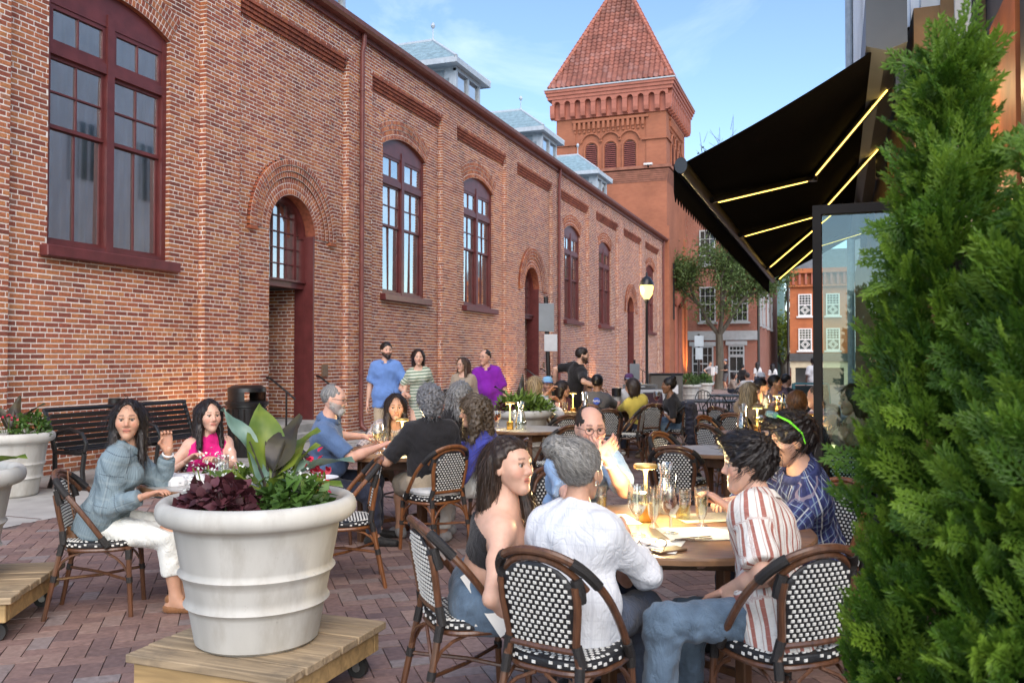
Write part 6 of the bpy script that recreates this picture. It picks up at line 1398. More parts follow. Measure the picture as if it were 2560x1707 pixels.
def head_parts(hd, skin, hairc, s, male, beard, seed, chubby=0):
    """head-local face mesh with painted lips, brows, eyes; y forward, z up"""
    f = Fld((-.12, -.14, -.16), (.12, .15, .16), hd); g = hd * .0
    f.ell((0, -.014, .030), (.0755, .096, .088), 0); f.ell((0, .034, -.022), ((.060 if male else .055) + chubby * .008, .056, .088), .045)
    f.cone((0, .012, -.046), (0, .060, -.102), (.055 if male else .046) + chubby * .01, .022 + (.005 if male else 0), .045)
    for q in (-1, 1):
        f.ell((q * .040, .058, -.022), (.024, .024, .026), .03); f.cone((q * .012, .084, .027), (q * .044, .068, .028), .0095 if male else .007, .008, .02)
        f.ell((q * .031, .098, .005), (.0175, .016, .011), .014, 's'); f.ell((q * .078, -.006, -.006), (.010, .019, .032), .008, M=Matrix.Rotation(q * .3, 3, 'Z'))
    f.cone((0, .084, .014), (0, .107, -.026), .0085, .0115, .016); f.cone((-.012, .094, -.033), (.012, .094, -.033), .0085, .0085, .008)
    f.cone((-.017, .0855, -.0565), (.017, .0855, -.0565), .0065, .0065, .010); f.cone((-.013, .0845, -.067), (.013, .0845, -.067), .0075, .0075, .010); f.cone((-.020, .0955, -.0618), (.020, .0955, -.0618), .0032, .0032, .004, op='s'); f.ell((0, .074, -.097), (.018, .014, .014), .02)
    for q in (-1, 1): f.ell((q * .031, .0775, .0140), (.0170, .0128, .0070), .004); f.ell((q * .031, .0765, -.0065), (.0165, .0120, .0060), .004)
    V, Q = f.mesh(); C = np.tile(np.array(skin), (len(V), 1)); x, y, z = V.T
    ck = np.exp(-(((np.abs(x) - .045) / .02) ** 2 + ((z + .028) / .02) ** 2)) * (y > .03); C *= (1 + ck[:, None] * np.array([.08, -.10, -.08])); ns = np.exp(-((x / .015) ** 2 + ((z + .028) / .015) ** 2)) * (y > .08); C *= (1 + ns[:, None] * np.array([.06, -.08, -.06]))
    lip = ((x / .0245) ** 2 + ((z + .0618) / (.0125 if not male else .0105)) ** 2 < 1) & (y > .07); lc = np.array(skin) * np.array([.92, .52, .55]) if not male else np.array(skin) * np.array([.88, .66, .66]); C[lip] = lc
    C[lip & (np.abs(z + .0618) < .0025)] = np.array(skin) * .25
    bz_ = .033 - 6.0 * (np.abs(x) - .028) ** 2; bw = (np.abs(z - bz_) < (.0055 if male else .004)) & (np.abs(x) > .013) & (np.abs(x) < .047) & (y > .05); C[bw] = C[bw] * .45 + np.array(hairc) * .4
    lash = (np.abs(z - .0115) < .0028) & (np.abs(np.abs(x) - .031) < .0165) & (y > .06); C[lash] = C[lash] * .35
    if beard is not None:
        bc, amt = beard; jaw = (z < -.030 + .25 * np.maximum(0, .055 - y)) & (y > -.01) & ~((np.abs(x) < .024) & (z > -.071) & (z < -.051)) & ~((z > -.045) & (np.abs(x) < .05) & (y > .05) & (np.abs(x) > .022)); jaw &= ~((z > -.043) & (y > .09)); C[jaw] = C[jaw] * (1 - amt) + np.array(bc) * amt
    parts = [(V, Q, C)]
    for q in (-1, 1):     # eyeballs
        n1, n2 = 10, 8; u, v = np.meshgrid(np.linspace(0, 2 * PI, n1, endpoint=False), np.linspace(0.0, PI, n2)); r_ = .0126; P = np.stack([r_ * np.sin(v) * np.cos(u) + q * .031, r_ * np.cos(v) + .0780, r_ * np.sin(v) * np.sin(u) + .004], -1).reshape(-1, 3)
        i = np.arange(n2 - 1)[:, None] * n1; j = np.arange(n1)[None]; Qe = np.stack([i + j, i + (j + 1) % n1, i + n1 + (j + 1) % n1, i + n1 + j], -1).reshape(-1, 4); Ce = np.tile(np.array([.40, .37, .34]), (len(P), 1)); Ce[v.ravel() < .60] = (.05, .03, .02); parts.append((P, Qe, Ce))
    return parts
def merge(parts):
    o = 0; VV, QQ, CC = [], [], []
    for V, Q, C in parts: VV.append(V); QQ.append(Q + o); CC.append(C); o += len(V)
    return np.concatenate(VV), np.concatenate(QQ), np.concatenate(CC)
def hand_mesh(W, dirv, palm, thumb_side, skin, h, curl=.5, s=1.0, spread=.12):
    """palm and five bent fingers; dirv along the hand, palm = palm normal, thumb_side +1/-1"""
    y = Vector(dirv).normalized(); z = -Vector(palm); z -= y * z.dot(y); z.normalize(); x = y.cross(z) * thumb_side
    P = lambda a, b, c: A3(Vector(W) + x * (a * s) + y * (b * s) + z * (c * s)); lo = A3(W) - .21 * s; f = Fld(lo, A3(W) + .21 * s, h)
    for a in (-.028, -.010, .008, .026): f.cone(P(a * .6, -.01, 0), P(a, .082, .002), .0165 * s, .0125 * s, .012)
    for a, L_ in ((-.030, .060), (-.0105, .074), (.0095, .080), (.029, .072)):
        p = (a, .085, .002); an = .15 + .15 * curl; r_ = .0092 * s
        for q, fr_ in enumerate((.42, .32, .26)):
            n_ = (p[0] + a * spread * L_ * fr_ * 12, p[1] + L_ * fr_ * math.cos(an), p[2] - L_ * fr_ * math.sin(an)); f.cone(P(*p), P(*n_), r_, r_ * .88, .004); p = n_; an += curl * 1.25; r_ *= .9
    p = (.030, .022, -.006); f.cone(P(.012, .0, -.002), P(*p), .017 * s, .014 * s, .012)
    q = (.052, .055, -.020); f.cone(P(*p), P(*q), .0125 * s, .0105 * s, .008); f.cone(P(*q), P(.054 - .03 * curl, .085, -.032 - .012 * curl), .0105 * s, .0085 * s, .005)
    V, Q = f.mesh(); C = np.tile(np.array(skin) * np.array([1.0, .93, .92]), (len(V), 1)); return V, Q, C
def strands(V, Nn, n, flow, ln, w_, col, var, seed, lift=.006, wave=.0, face=False, tuck=False):
    rg = np.random.default_rng(seed)
    if len(V) == 0 or n == 0: return None
    i = rg.integers(0, len(V), n); p = V[i] + rg.normal(size=(n, 3)) * .003; nn = Nn[i]; L_ = ln * rg.uniform(.6, 1.4, (n, 1)); pts = [p]; k = 5; ph = rg.uniform(0, 6, (n, 1))
    for q in range(k):
        d = flow(pts[-1]) + rg.normal(size=(n, 3)) * .18; d = d - nn * np.sum(d * nn, 1, keepdims=True); d = norm(d); pts.append(pts[-1] + d * L_ / k + nn * lift / k * (1 - q * .5) + (np.cross(d, nn) * np.sin(ph + q * 1.9) * wave if wave else 0))
    pts = np.stack(pts, 1); d = norm(pts[:, 1] - pts[:, 0]); sd = norm(np.cross(d, nn)); wd = w_ * np.array([.8, 1, 1, .9, .6, .15])[None, :, None]
    A = pts - sd[:, None] * wd; B = pts + sd[:, None] * wd; VV = np.stack([A, B], 2).reshape(-1, 3); b = (np.arange(n) * 2 * (k + 1))[:, None] + (np.arange(k) * 2)[None]; Q = np.stack([b, b + 1, b + 3, b + 2], -1).reshape(-1, 4)
    if face:
        bad = ((pts[:, :, 1] > (.0 if tuck else .045)) & (np.abs(pts[:, :, 0]) < (.12 if tuck else .066)) & ((pts[:, :, 0] > -.06) | (not tuck)) & (pts[:, :, 2] < (.078 if tuck else .055)) & (pts[:, :, 2] > -.14)).any(1); keep = ~bad; A_ = VV.reshape(n, -1, 3)[keep]; n = int(keep.sum()); VV = A_.reshape(-1, 3); b = (np.arange(n) * 2 * (k + 1))[:, None] + (np.arange(k) * 2)[None]; Q = np.stack([b, b + 1, b + 3, b + 2], -1).reshape(-1, 4)
    c = np.array(col)[None] * (1 + var * rg.normal(size=(n, 1))); c = np.clip(c, 0, 1); C = np.repeat(c, 2 * (k + 1), 0); return VV, Q, C
def hair_parts(style, hd, col, s, seed, near, g=None):
    """hair volume in head space plus loose strands"""
    if style == 'none': return []
    ext = {'long': .46, 'longfront': .46, 'longback': .46, 'curlylong': .36, 'bob': .2}.get(style, .2); f = Fld((-.2, -.24, -.14 - (ext - .1)), (.2, .2, .24), hd)
    vol = {'short': .008, 'buzz': .002, 'messy': .020, 'curlshort': .022, 'grayback': .018, 'long': .012, 'longfront': .012, 'longback': .008, 'curlylong': .030, 'bob': .018, 'bun': .010, 'balding': .004, 'gray_short': .003, 'topbun': .010}.get(style, .008)
    f.ell((0, -.018, .034), (.0775 + vol, .097 + vol, .090 + vol), 0)
    if style in ('messy',): f.ell((0, .045, .095), (.06, .05, .035), .03); f.ell((.03, .02, .11), (.05, .06, .03), .03); f.ell((-.04, -.02, .10), (.05, .06, .035), .03)
    if style in ('long', 'longfront'):
        f.cone((-.045, -.055, .02), (-.05, -.085, -.16), .06, .055, .05); f.cone((.045, -.055, .02), (.05, -.085, -.16), .06, .055, .05); f.cone((0, -.085, 0), (0, -.11, -.30), .06, .045, .06)
        for q in (-1, 1): f.cone((q * .076, .0, .03), (q * .080, .0, -.10), .024, .022, .03); f.cone((q * .080, .0, -.10), (q * .085, .02 if style == 'long' else .045, -.24), .024, .022, .03)
        if style == 'longfront':
            for q in (-1, 1): f.cone((q * .082, .02, -.10), (q * .07, .085, -.30), .028, .018, .03)
    if style == 'longback':
        f.cone((-.04, -.06, .02), (-.04, -.095, -.16), .055, .05, .05); f.cone((.04, -.06, .02), (.04, -.095, -.16), .055, .05, .05); f.cone((0, -.09, 0), (0, -.12, -.32), .055, .04, .06); f.cone((-.075, -.03, .0), (-.085, .0, -.14), .025, .026, .03); f.cone((-.085, .0, -.14), (-.07, .07, -.30), .03, .016, .03)
    if style == 'curlylong':
        for q in (-1, 1): f.cone((q * .085, -.01, .03), (q * .10, .01, -.10), .042, .045, .04); f.cone((q * .10, .01, -.10), (q * .10, .04, -.22), .045, .028, .04)
        f.cone((0, -.08, .02), (0, -.11, -.18), .085, .06, .05)
    if style == 'bob': f.cone((-.05, -.04, .02), (-.055, -.05, -.10), .06, .05, .04); f.cone((.05, -.04, .02), (.055, -.05, -.10), .06, .05, .04); f.cone((0, -.07, .0), (0, -.075, -.11), .07, .05, .05)
    if style == 'curlshort': f.cone((0, -.08, .0), (0, -.085, -.07), .075, .05, .05)
    if style == 'grayback': f.cone((-.03, -.075, .0), (-.03, -.085, -.075), .06, .045, .05); f.cone((.03, -.075, .0), (.03, -.085, -.075), .06, .045, .05)
    f.ell((0, .112, -.040), (.080, .070, .098) if style in ('messy', 'curlylong') else (.080, .078, .122) if style in ('short', 'buzz') else (.082, .078, .108), .018, 's')      # open the face
    if style == 'longback': f.ell((.02, .080, -.025), (.11, .080, .100), .015, 's')
    if style in ('long', 'longfront', 'curlylong', 'bob'): f.ell((0, .13, -.04), (.060, .12, .20), .01, 's')
    if style in ('short', 'buzz', 'messy', 'balding', 'gray_short', 'bun', 'topbun'):
        f.plane((0, -.06, -.075), (0, .35, -1)); 
        for q in (-1, 1): f.ell((q * .088, .018, -.035), (.03, .042, .05), .012, 's')
    if style in ('balding', 'gray_short'): f.ell((0, .060, .125), (.072, .125, .090) if style == 'balding' else (.058, .075, .07), .015, 's')
    if style == 'bun': f.ell((-.062, -.100, .098), (.058, .052, .050), .012); f.ell((-.01, -.07, .07), (.06, .06, .05), .03)
    if style == 'topbun': f.ell((0, -.075, .125), (.046, .046, .042), .012); 
    if style in ('messy', 'curlshort', 'curlylong', 'grayback'): f.wrinkle(.006 if style == 'messy' else .008, .035, seed)
    else: f.wrinkle(.0028, .03, seed, (1, 1, .25))
    V, Q = f.mesh()
    if len(V) == 0: return []
    Nn = vnormals(V, Q); rg = np.random.default_rng(seed); c0 = np.array(col); band = .5 + .5 * np.sin(np.arctan2(V[:, 0], -V[:, 1] - .0) * 26 + V[:, 2] * 14 + 2 * np.sin(V[:, 2] * 40)); C = c0[None] * (.45 + .4 * band[:, None]); parts = [(V, Q, np.clip(C, 0, 1))]  # volume coloured darker than the strands: painted shade layer beneath them
    crown = np.array([0, -.06, .125]); bun = np.array([-.055, -.095, .095]) if style == 'bun' else np.array([0, -.075, .125])
    def flow(p):
        if style in ('bun', 'topbun'): return norm(bun - p)
        r_ = norm(p - crown)
        if style in ('long', 'longfront', 'longback', 'curlylong', 'bob'): r_ = r_ * .7 + np.array([0, -.1, -1.0]) * np.clip((.10 - p[:, 2:3]) / .1, 0, 1)
        elif style in ('messy',): r_ = r_ + np.array([.35, .5, .15])
        return r_
    nst = {'long': 1500, 'longfront': 1700, 'longback': 1700, 'curlylong': 1900, 'bob': 900, 'bun': 1100, 'topbun': 900, 'messy': 1300, 'curlshort': 1000, 'grayback': 1100, 'short': 900, 'buzz': 500, 'balding': 420, 'gray_short': 500}[style]
    nst = int(nst * ((1.5 if g is None or g < 6 else .8) if near == 2 else .35 if near == 1 else .08)); ln = {'long': .11, 'longfront': .12, 'longback': .11, 'curlylong': .07, 'bob': .07, 'bun': .06, 'topbun': .05, 'messy': .05, 'curlshort': .045, 'grayback': .05, 'short': .026, 'buzz': .008, 'balding': .016, 'gray_short': .014}[style]
    st_ = strands(V, Nn, nst, flow, ln, (.00125 if near == 2 else .003), col, .28, seed + 5, lift=.012 if style in ('messy', 'curlylong', 'curlshort', 'grayback') else .004, wave=.006 if style.startswith('curl') or style == 'grayback' else .0012, face=True, tuck=style == 'longback')
    if st_ is not None: parts.append(st_)
    return parts
SK = {'light': (.64, .39, .285), 'tan': (.53, .30, .20), 'olive': (.42, .24, .155), 'pink': (.63, .36, .265), 'brown': (.26, .135, .08), 'dark': (.09, .045, .03)}
pcount = 0
def person(label, hip, head, bf, hf, skin='light', sex='m', hair='short', hairc=(.03, .018, .012), top=None, bottom=None, shoes=(.05, .04, .04), hands=None, pitch=0, roll=0, legs='sit', beard=None, near=1, wear=(), size=1.0, knees=None, group='diners', belly=0.0, feet=None, hipz=None, curls=(.5, .5), bare_feet=False, elbow=(None, None), hidden_legs=False):
    """hip=(px,depth), head=(px,row,depth): where the pelvis and the head are; bf, hf = facing of body and head in degrees (0 right, 90 away)"""
    global pcount; pcount += 1; seed = 100 + pcount * 7; s = size; male = sex == 'm'; sk = SK[skin] if isinstance(skin, str) else skin
    hb = at(*hip); g0 = hb.z; stand = legs == 'stand'
    PV = Vector((hb.x, hb.y, g0 + (hipz if hipz is not None else (.93 * s if stand else .525)))); HC = at(head[0], head[2], hz(head[1], head[2]))
    base = Vector((hb.x, hb.y, g0)); t = thing('person', base, label, 'person', group=group)
    fw = cdir(bf); rt = Vector((fw.y, -fw.x, 0)); hfw = cdir(hf); hp_ = R(pitch); hrt = Vector((hfw.y, -hfw.x, 0)); hup = Vector((0, 0, 1)) * math.cos(hp_) - hfw * math.sin(hp_); hfd = hfw * math.cos(hp_) + Vector((0, 0, math.sin(hp_)))
    if roll: q = Matrix.Rotation(R(roll), 3, hfd); hrt = q @ hrt; hup = q @ hup
    NK = HC - hup * (.125 * s) - hfd * (.030 * s); S = (NK - PV); TL = S.length; S.normalize(); rt = (rt - S * rt.dot(S)).normalized(); fr_ = S.cross(rt)
    if fr_.dot(fw) < 0: fr_ = -fr_
    sw = (.166 if male else .138) * s; NB = NK - S * (.035 * s); SH = [NB - S * (.062 * s) + rt * (q * sw) for q in (-1, 1)]; CH = PV + S * (TL * .66); WA = PV + S * (TL * .30)
    ua, fa = .285 * s, .255 * s; bw = (1.0 if male else .86) * s
    # arms
    hands = hands or {}; EL, WR, HD = [], [], []
    for i, q in enumerate((-1, 1)):
        tg = hands.get('LR'[i])
        if tg is None or tg == 'lap': w_ = PV + fw * .24 + rt * (q * .11) + Vector((0, 0, .13)) if not stand else SH[i] - Vector((0, 0, .52 * s)) + rt * (q * .05) + fw * .03
        elif tg == 'hang': w_ = SH[i] - Vector((0, 0, .525 * s)) + rt * (q * (.095 + belly * 1.2))
        elif isinstance(tg, tuple): w_ = at(tg[0], tg[2], hz(tg[1], tg[2]))
        else: w_ = tg
        pole = elbow[i] if elbow[i] is not None else (rt * (q * .8) - fw * .35 - Vector((0, 0, .8)) if not stand else -fw + rt * (q * .5)); e, w_ = ik(SH[i], w_, ua, fa, pole); EL.append(e); WR.append(w_)
    # legs
    HJ = [PV + rt * (q * .088 * s) - Vector((0, 0, .03)) for q in (-1, 1)]; KN, AN, TO = [], [], []; tl, sl_ = .425 * s, .415 * s
    for i, q in enumerate((-1, 1)):
        if stand: an = Vector((HJ[i].x, HJ[i].y, g0 + .085)) + rt * (q * .03) + fw * (.04 * q); k, an = ik(HJ[i], an, tl, sl_, fw)
        else:
            kd = cdir(knees[i]) if knees else (Matrix.Rotation(R(-q * 9), 3, 'Z') @ fw); k = HJ[i] + kd * (tl * .985) + Vector((0, 0, -.035)); fo_ = (feet[i] if feet else .02); an = Vector((k.x, k.y, g0 + .085)) + kd * fo_
            if (k - an).length > sl_: k.z = an.z + math.sqrt(max(.04, sl_ ** 2 - fo_ ** 2))
        KN.append(k); AN.append(an); fd = fw if stand else (kd * .9 + fw * .1).normalized(); TO.append(Vector((an.x, an.y, g0 + .03)) + fd * (.165 * s))
    dk = hip[1]; h = {2: min(.021, max(.0105, .0017 * dk)), 1: min(.024, .0019 * dk), 0: .032}[near]; allp = SH + EL + WR + HJ + KN + AN + TO + [NK, PV]; lo = np.min([A3(p) for p in allp], 0) - .2; hi = np.max([A3(p) for p in allp], 0) + .2; lo[2] = max(lo[2], g0 - .03); O = A3(base)
    def torso(f, ex=0.0, k=.06, lower=True):
        f.cone(PV - rt * .06 * s, PV + rt * .06 * s, .112 * bw + ex, .112 * bw + ex, k, flat=(fr_, 1.08)); f.cone(WA - rt * .055 * s, WA + rt * .055 * s, (.098 + belly) * bw + ex, (.098 + belly) * bw + ex, k, flat=(fr_, 1.15))
        f.cone(PV, CH, .10 * bw + ex, .10 * bw + ex, k); f.cone(CH - rt * .07 * s, CH + rt * .07 * s, .112 * bw + ex, .112 * bw + ex, k, flat=(fr_, 1.12))
        if belly: f.ell(WA + fr_ * (.05 + belly), (.12, .12, .13), .06)
        a, b = SH[0].lerp(SH[1], .12), SH[0].lerp(SH[1], .88); f.cone(a, b, .060 * s + ex * .8, .060 * s + ex * .8, .055, flat=(S, 1.0)); f.cone(NB - S * .09 * s, NB, .085 * bw + ex * .6, .058 * s + ex * .5, .06)
        if not male:
            for q in (-1, 1): f.ell(CH + fr_ * (.085 * s) + rt * (q * .068) - S * .005, (.058 + ex, .058 + ex, .058 + ex), .04)
    # body
    f = Fld(lo, hi, h * 1.25); torso(f)
    f.cone(NB - S * .03, HC - hup * .06 * s - hfd * .015, .056 * (1 if male else .86) * s, .052 * (1 if male else .86) * s, .035)
    thin = 1.0 if male else .76
    for i in range(2):
        f.cone(SH[i], SH[i].lerp(EL[i], .45), .056 * thin * s, .048 * thin * s, .04); f.cone(SH[i].lerp(EL[i], .45), EL[i], .048 * thin * s, .039 * thin * s, .03); f.cone(EL[i], EL[i].lerp(WR[i], .35), .039 * thin * s, .041 * thin * s, .025); f.cone(EL[i].lerp(WR[i], .35), WR[i], .041 * thin * s, .027 * thin * s, .02); f.cone(WR[i], WR[i] + (WR[i] - EL[i]).normalized() * .02, .026 * thin * s, .024 * s, .01)
        if not hidden_legs:
            f.cone(HJ[i], KN[i], .080 * s, .053 * s, .05); f.cone(KN[i], KN[i].lerp(AN[i], .3), .052 * s, .054 * s, .03); f.cone(KN[i].lerp(AN[i], .3), AN[i], .054 * s, .034 * s, .03)
            he = AN[i] - (TO[i] - AN[i]) * .22; he.z = AN[i].z - .045; f.cone(he, TO[i], .034 * s, .026 * s, .03); f.cone(AN[i], he.lerp(TO[i], .45), .036 * s, .034 * s, .03)
    V, Q = f.mesh(); V = relax(V, Q, 1, .5); C = np.tile(np.array(sk), (len(V), 1)) * (1 + .03 * np.sin(V[:, :1] * 37)); parts = [(V, Q, C)]
    # hands
    hh = {2: min(.009, max(.0055, .0009 * dk)), 1: .0095, 0: .016}[near]
    for i, q in enumerate((-1, 1)):
        dv = (WR[i] - EL[i]).normalized(); hs = hands.get('LR'[i] + 'dir'); dv = hs if hs is not None else dv; pn = hands.get('LR'[i] + 'palm')
        if pn is None: pn = -Vector((0, 0, 1)) if abs(dv.z) < .8 else -rt * q
        parts.append(hand_mesh(WR[i] + dv * .012, dv, pn, -q if True else q, sk, hh, curls[i], s * (1.0 if male else .9)))
    hd = {2: min(.0078, max(.0052, .00075 * dk)), 1: min(.010, .00075 * dk), 0: .015}[near]; Mh = np.array(Matrix((hrt, hfd, hup)).transposed()) * (s * .95)
    hp = head_parts(hd, sk, hairc, s, male, beard, seed, 1 if belly else 0)
    for (v, q, c) in hp: parts.append((v @ Mh.T + A3(HC), q, c))
    V, Q, C = merge(parts); me = npmesh('body', V - O, Q, m_skin); setcol(me, C); link('body', me, t, local=True)
    # hair
    nh_ = near if hip[1] < 9 else min(near, 1); hpp = hair_parts(hair, {2: .0068, 1: .0105, 0: .018}[nh_], hairc, s, seed, nh_, hip[1])
    if hpp: V, Q, C = merge(hpp); me = npmesh('hair', V @ Mh.T + A3(HC) - O, Q, m_hair); setcol(me, C); link('hair', me, t, local=True)
    if beard is not None and beard[1] > .75:
        f = Fld((-.1, -.05, -.16), (.1, .14, .0), hd); f.cone((-.055, .02, -.055), (0, .072, -.085), .020, .030, .02); f.cone((.055, .02, -.055), (0, .072, -.085), .020, .030, .02); f.ell((0, .072, -.100), (.035, .026, .030), .02); f.cone((-.022, .088, -.045), (.022, .088, -.045), .0065, .0065, .004); f.ell((0, .10, -.0618), (.022, .02, .0085), .004, 's'); f.wrinkle(.002, .012, seed); V, Q = f.mesh(); C = np.array(beard[0])[None] * (.7 + .5 * np.random.default_rng(seed).random((len(V), 1))); pp = [(V, Q, C)]
        st_ = strands(V, vnormals(V, Q), 260 if near == 2 else 110, lambda p: np.tile(np.array([0, .3, -1.0]), (len(p), 1)), .014, .0015, beard[0], .3, seed, .003)
        if st_: pp.append(st_)
        V, Q, C = merge(pp); me = npmesh('beard', V @ Mh.T + A3(HC) - O, Q, m_hair); setcol(me, C); link('beard', me, t, local=True)
    # clothes
    def garment(name, f, m, amp=.0045, wl=.075, patt=True):
        f.wrinkle(amp, wl, seed + len(name)); V, Q = f.mesh()
        if not len(V): return
        V = relax(V, Q, 1, .45); me = npmesh(name, V - O, Q, m)
        P = V - A3(PV); u, v_, w_ = P @ A3(rt), P @ A3(S), P @ A3(fr_)
        u0 = u.copy(); u = np.arctan2(u, w_) * .15
        for i in range(2):      # sleeves follow the arm
            for a, b in ((SH[i], EL[i]), (EL[i], WR[i])):
                ba = A3(b - a); L_ = np.linalg.norm(ba); ba /= L_; q = V - A3(a); tt = q @ ba; rad = np.linalg.norm(q - tt[:, None] * ba, axis=1); m_ = (tt > .07) & (tt < L_ + .06) & (rad < .078) & (np.abs(u0) > sw * .85); e1 = A3(rt) - ba * (A3(rt) @ ba); e1 /= np.linalg.norm(e1) + 1e-6; e2 = np.cross(ba, e1); an = np.arctan2(q @ e2, q @ e1); u = np.where(m_, an * .06, u); v_ = np.where(m_, -tt, v_)
        at_ = me.attributes.new('pat', 'FLOAT_VECTOR', 'POINT'); at_.data.foreach_set('vector', np.stack([u + 5, v_ + 5, w_ + 5], 1).astype(np.float32).ravel()); return link(name, me, t, local=True)
    if bottom and not hidden_legs:
        kind, m, ln_ = bottom; f = Fld(lo, hi, h); ex = .013
        f.cone(PV - rt * .06 * s, PV + rt * .06 * s, .112 * bw + ex, .112 * bw + ex, .05, flat=(fr_, 1.06)); f.cone(PV, PV + S * .06, .11 * bw + ex, .105 * bw + ex, .05)
        for i in range(2):
            if kind == 'skirt': f.cone(HJ[i], HJ[i].lerp(KN[i], min(1, ln_)), .115 * s, .11 * s, .08, cap=True)
            elif ln_ <= 1.0: f.cone(HJ[i], HJ[i].lerp(KN[i], ln_), .098 * s + ex, .082 * s + ex * .6, .05, cap=True)
            else:
                f.cone(HJ[i], KN[i], .084 * s + ex * .8, .056 * s + ex, .05); e = KN[i].lerp(AN[i], min(1, ln_ - 1)); f.cone(KN[i], e, .060 * s + ex, .047 * s + ex, .04, cap=True)
        f.plane(PV + S * (.105 if kind != 'skirt' else .12), S); garment('trousers' if ln_ > 1 else 'shorts' if kind != 'skirt' else 'skirt', f, m, .0042, .08)
    if top:
        kind, m, sleeve, hem = top; f = Fld(lo, hi, h); ex = {'tee': .014, 'loose': .019, 'jacket': .020, 'tank': .009, 'crop': .008, 'dress': .014}[kind]; torso(f, ex)
        if kind == 'loose' or kind == 'jacket': f.cone(PV - rt * .075 + S * .03, PV + rt * .075 + S * .03, .122 * bw + ex, .122 * bw + ex, .06); f.cone(PV - rt * .075 + S * hem, PV + rt * .075 + S * hem, .122 * bw + ex, .122 * bw + ex, .06)
        if kind == 'dress':
            if stand: f.cone(PV, PV - Vector((0, 0, .46)), .145, .15, .08, cap=True)
        for i in range(2):
            if sleeve > 0:
                e = SH[i].lerp(EL[i], min(1, sleeve)); f.cone(SH[i] - rt * ((-1, 1)[i] * .012) - S * .008, e, .056 * thin * s + ex * .85, .053 * thin * s + ex * 1.0, .05, cap=sleeve <= 1)
                if sleeve > 1: f.cone(EL[i], EL[i].lerp(WR[i], sleeve - 1), .050 * thin * s + ex, .036 * thin * s + ex, .03, cap=True)
        if kind in ('tank', 'crop'):
            for i, q in enumerate((-1, 1)): f.cone(SH[i] + S * .09, SH[i] - S * .045, .056, .052, .02, op='s'); f.cone(SH[i] - S * .05 + rt * (q * .045), EL[i] + rt * (q * .02), .048, .044, .015, op='s')
            if kind == 'crop': f.plane(NB - S * .105 * s, S + fr_ * .12)
        else: f.cone(NB + S * .005 + fr_ * .025, NB + S * .2 + fr_ * .05, .064 * (1 if male else 1.02), .075, .012, op='s')
        if hem is not None: f.plane(PV + S * hem, -S)
        garment({'jacket': 'jacket', 'dress': 'dress', 'tank': 'top', 'crop': 'crop_top'}.get(kind, 'shirt'), f, m, .0046 if kind in ('loose', 'jacket') else .0036, .09)
        inn = [x for x in wear if isinstance(x, tuple) and x[0] == 'inner']
        if inn:
            f = Fld(lo, hi, h * .8); f.cone(NB - S * .075 + fr_ * .055, CH + fr_ * .088, .036, .050, .03, flat=(fr_, 1.0)); f.cone(CH + fr_ * .088, PV + S * .06 + fr_ * .088, .050, .050, .03); V, Q = f.mesh(); link('inner_top', npmesh('inner_top', V - O, Q, inn[0][1]), t, local=True)
        if 'collar' in wear:
            cb = MB(); rr = .066; c0 = NB - S * .008 + fr_ * .006
            ring_ = lambda r_, z, lean: [c0 + (rt * math.cos(a) + fr_ * math.sin(a)) * r_ + S * z + fr_ * (lean * math.sin(a)) - S * (.028 * max(0, math.sin(a)) ** 2) for a in np.linspace(PI * .5 + .28, PI * 2.5 - .28, 22)]
            A, B, Cc = ring_(rr, .036, 0), ring_(rr + .012, .044, 0), ring_(rr + .030, .008, .004); vs = A + B + Cc; fs = [(k * 22 + j, k * 22 + j + 1, (k + 1) * 22 + j + 1, (k + 1) * 22 + j) for k in range(2) for j in range(21)]; cb.add([v - base for v in vs], fs); co_ = cb.build('collar', top[1], t, local=True, ang=80); so_ = co_.modifiers.new('thick', 'SOLIDIFY'); so_.thickness = .003
    if not hidden_legs and shoes is not None:
        for i in range(2):
            f = Fld(A3(AN[i]) - .26, A3(AN[i]) + .26, max(.010, h * .9)); he = AN[i] - (TO[i] - AN[i]) * .24; he.z = g0 + .045; f.cone(he, TO[i] + (TO[i] - AN[i]) * .06, .042 * s, .034 * s, .03); f.cone(AN[i] - Vector((0, 0, .01)), he.lerp(TO[i], .4), .040 * s, .038 * s, .03)
            if bare_feet:
                f.F[:] = 1; f.cone(he - Vector((0, 0, .02)), TO[i] - Vector((0, 0, .012)), .040, .042, 0); f.plane((0, 0, g0 + .045), (0, 0, 1)); d_ = (TO[i] - he).normalized(); sd_ = d_.cross(Vector((0, 0, 1)))
                f.cone(TO[i] - d_ * .03 + sd_ * .04, TO[i] - d_ * .03 - sd_ * .04, .030, .030, .01); f.cone(AN[i] - d_ * .035 + Vector((0, 0, -.01)), AN[i] + d_ * .035 + Vector((0, 0, -.02)), .032, .034, .01)
            f.plane((0, 0, g0 + .002), (0, 0, -1)); V, Q = f.mesh()
            if len(V): link('shoe', npmesh('shoe', V - O, Q, cloth('shoe_%d%d%d' % tuple(int(x * 99) for x in shoes), shoes, .2, 14, .1, .5)), t, local=True)
    # things worn
    M4 = Matrix((hrt * s * .95, hfd * s * .95, hup * s * .95)).transposed().to_4x4(); M4.translation = HC - base; wl_ = lambda pts: [M4 @ Vector(p) for p in pts]
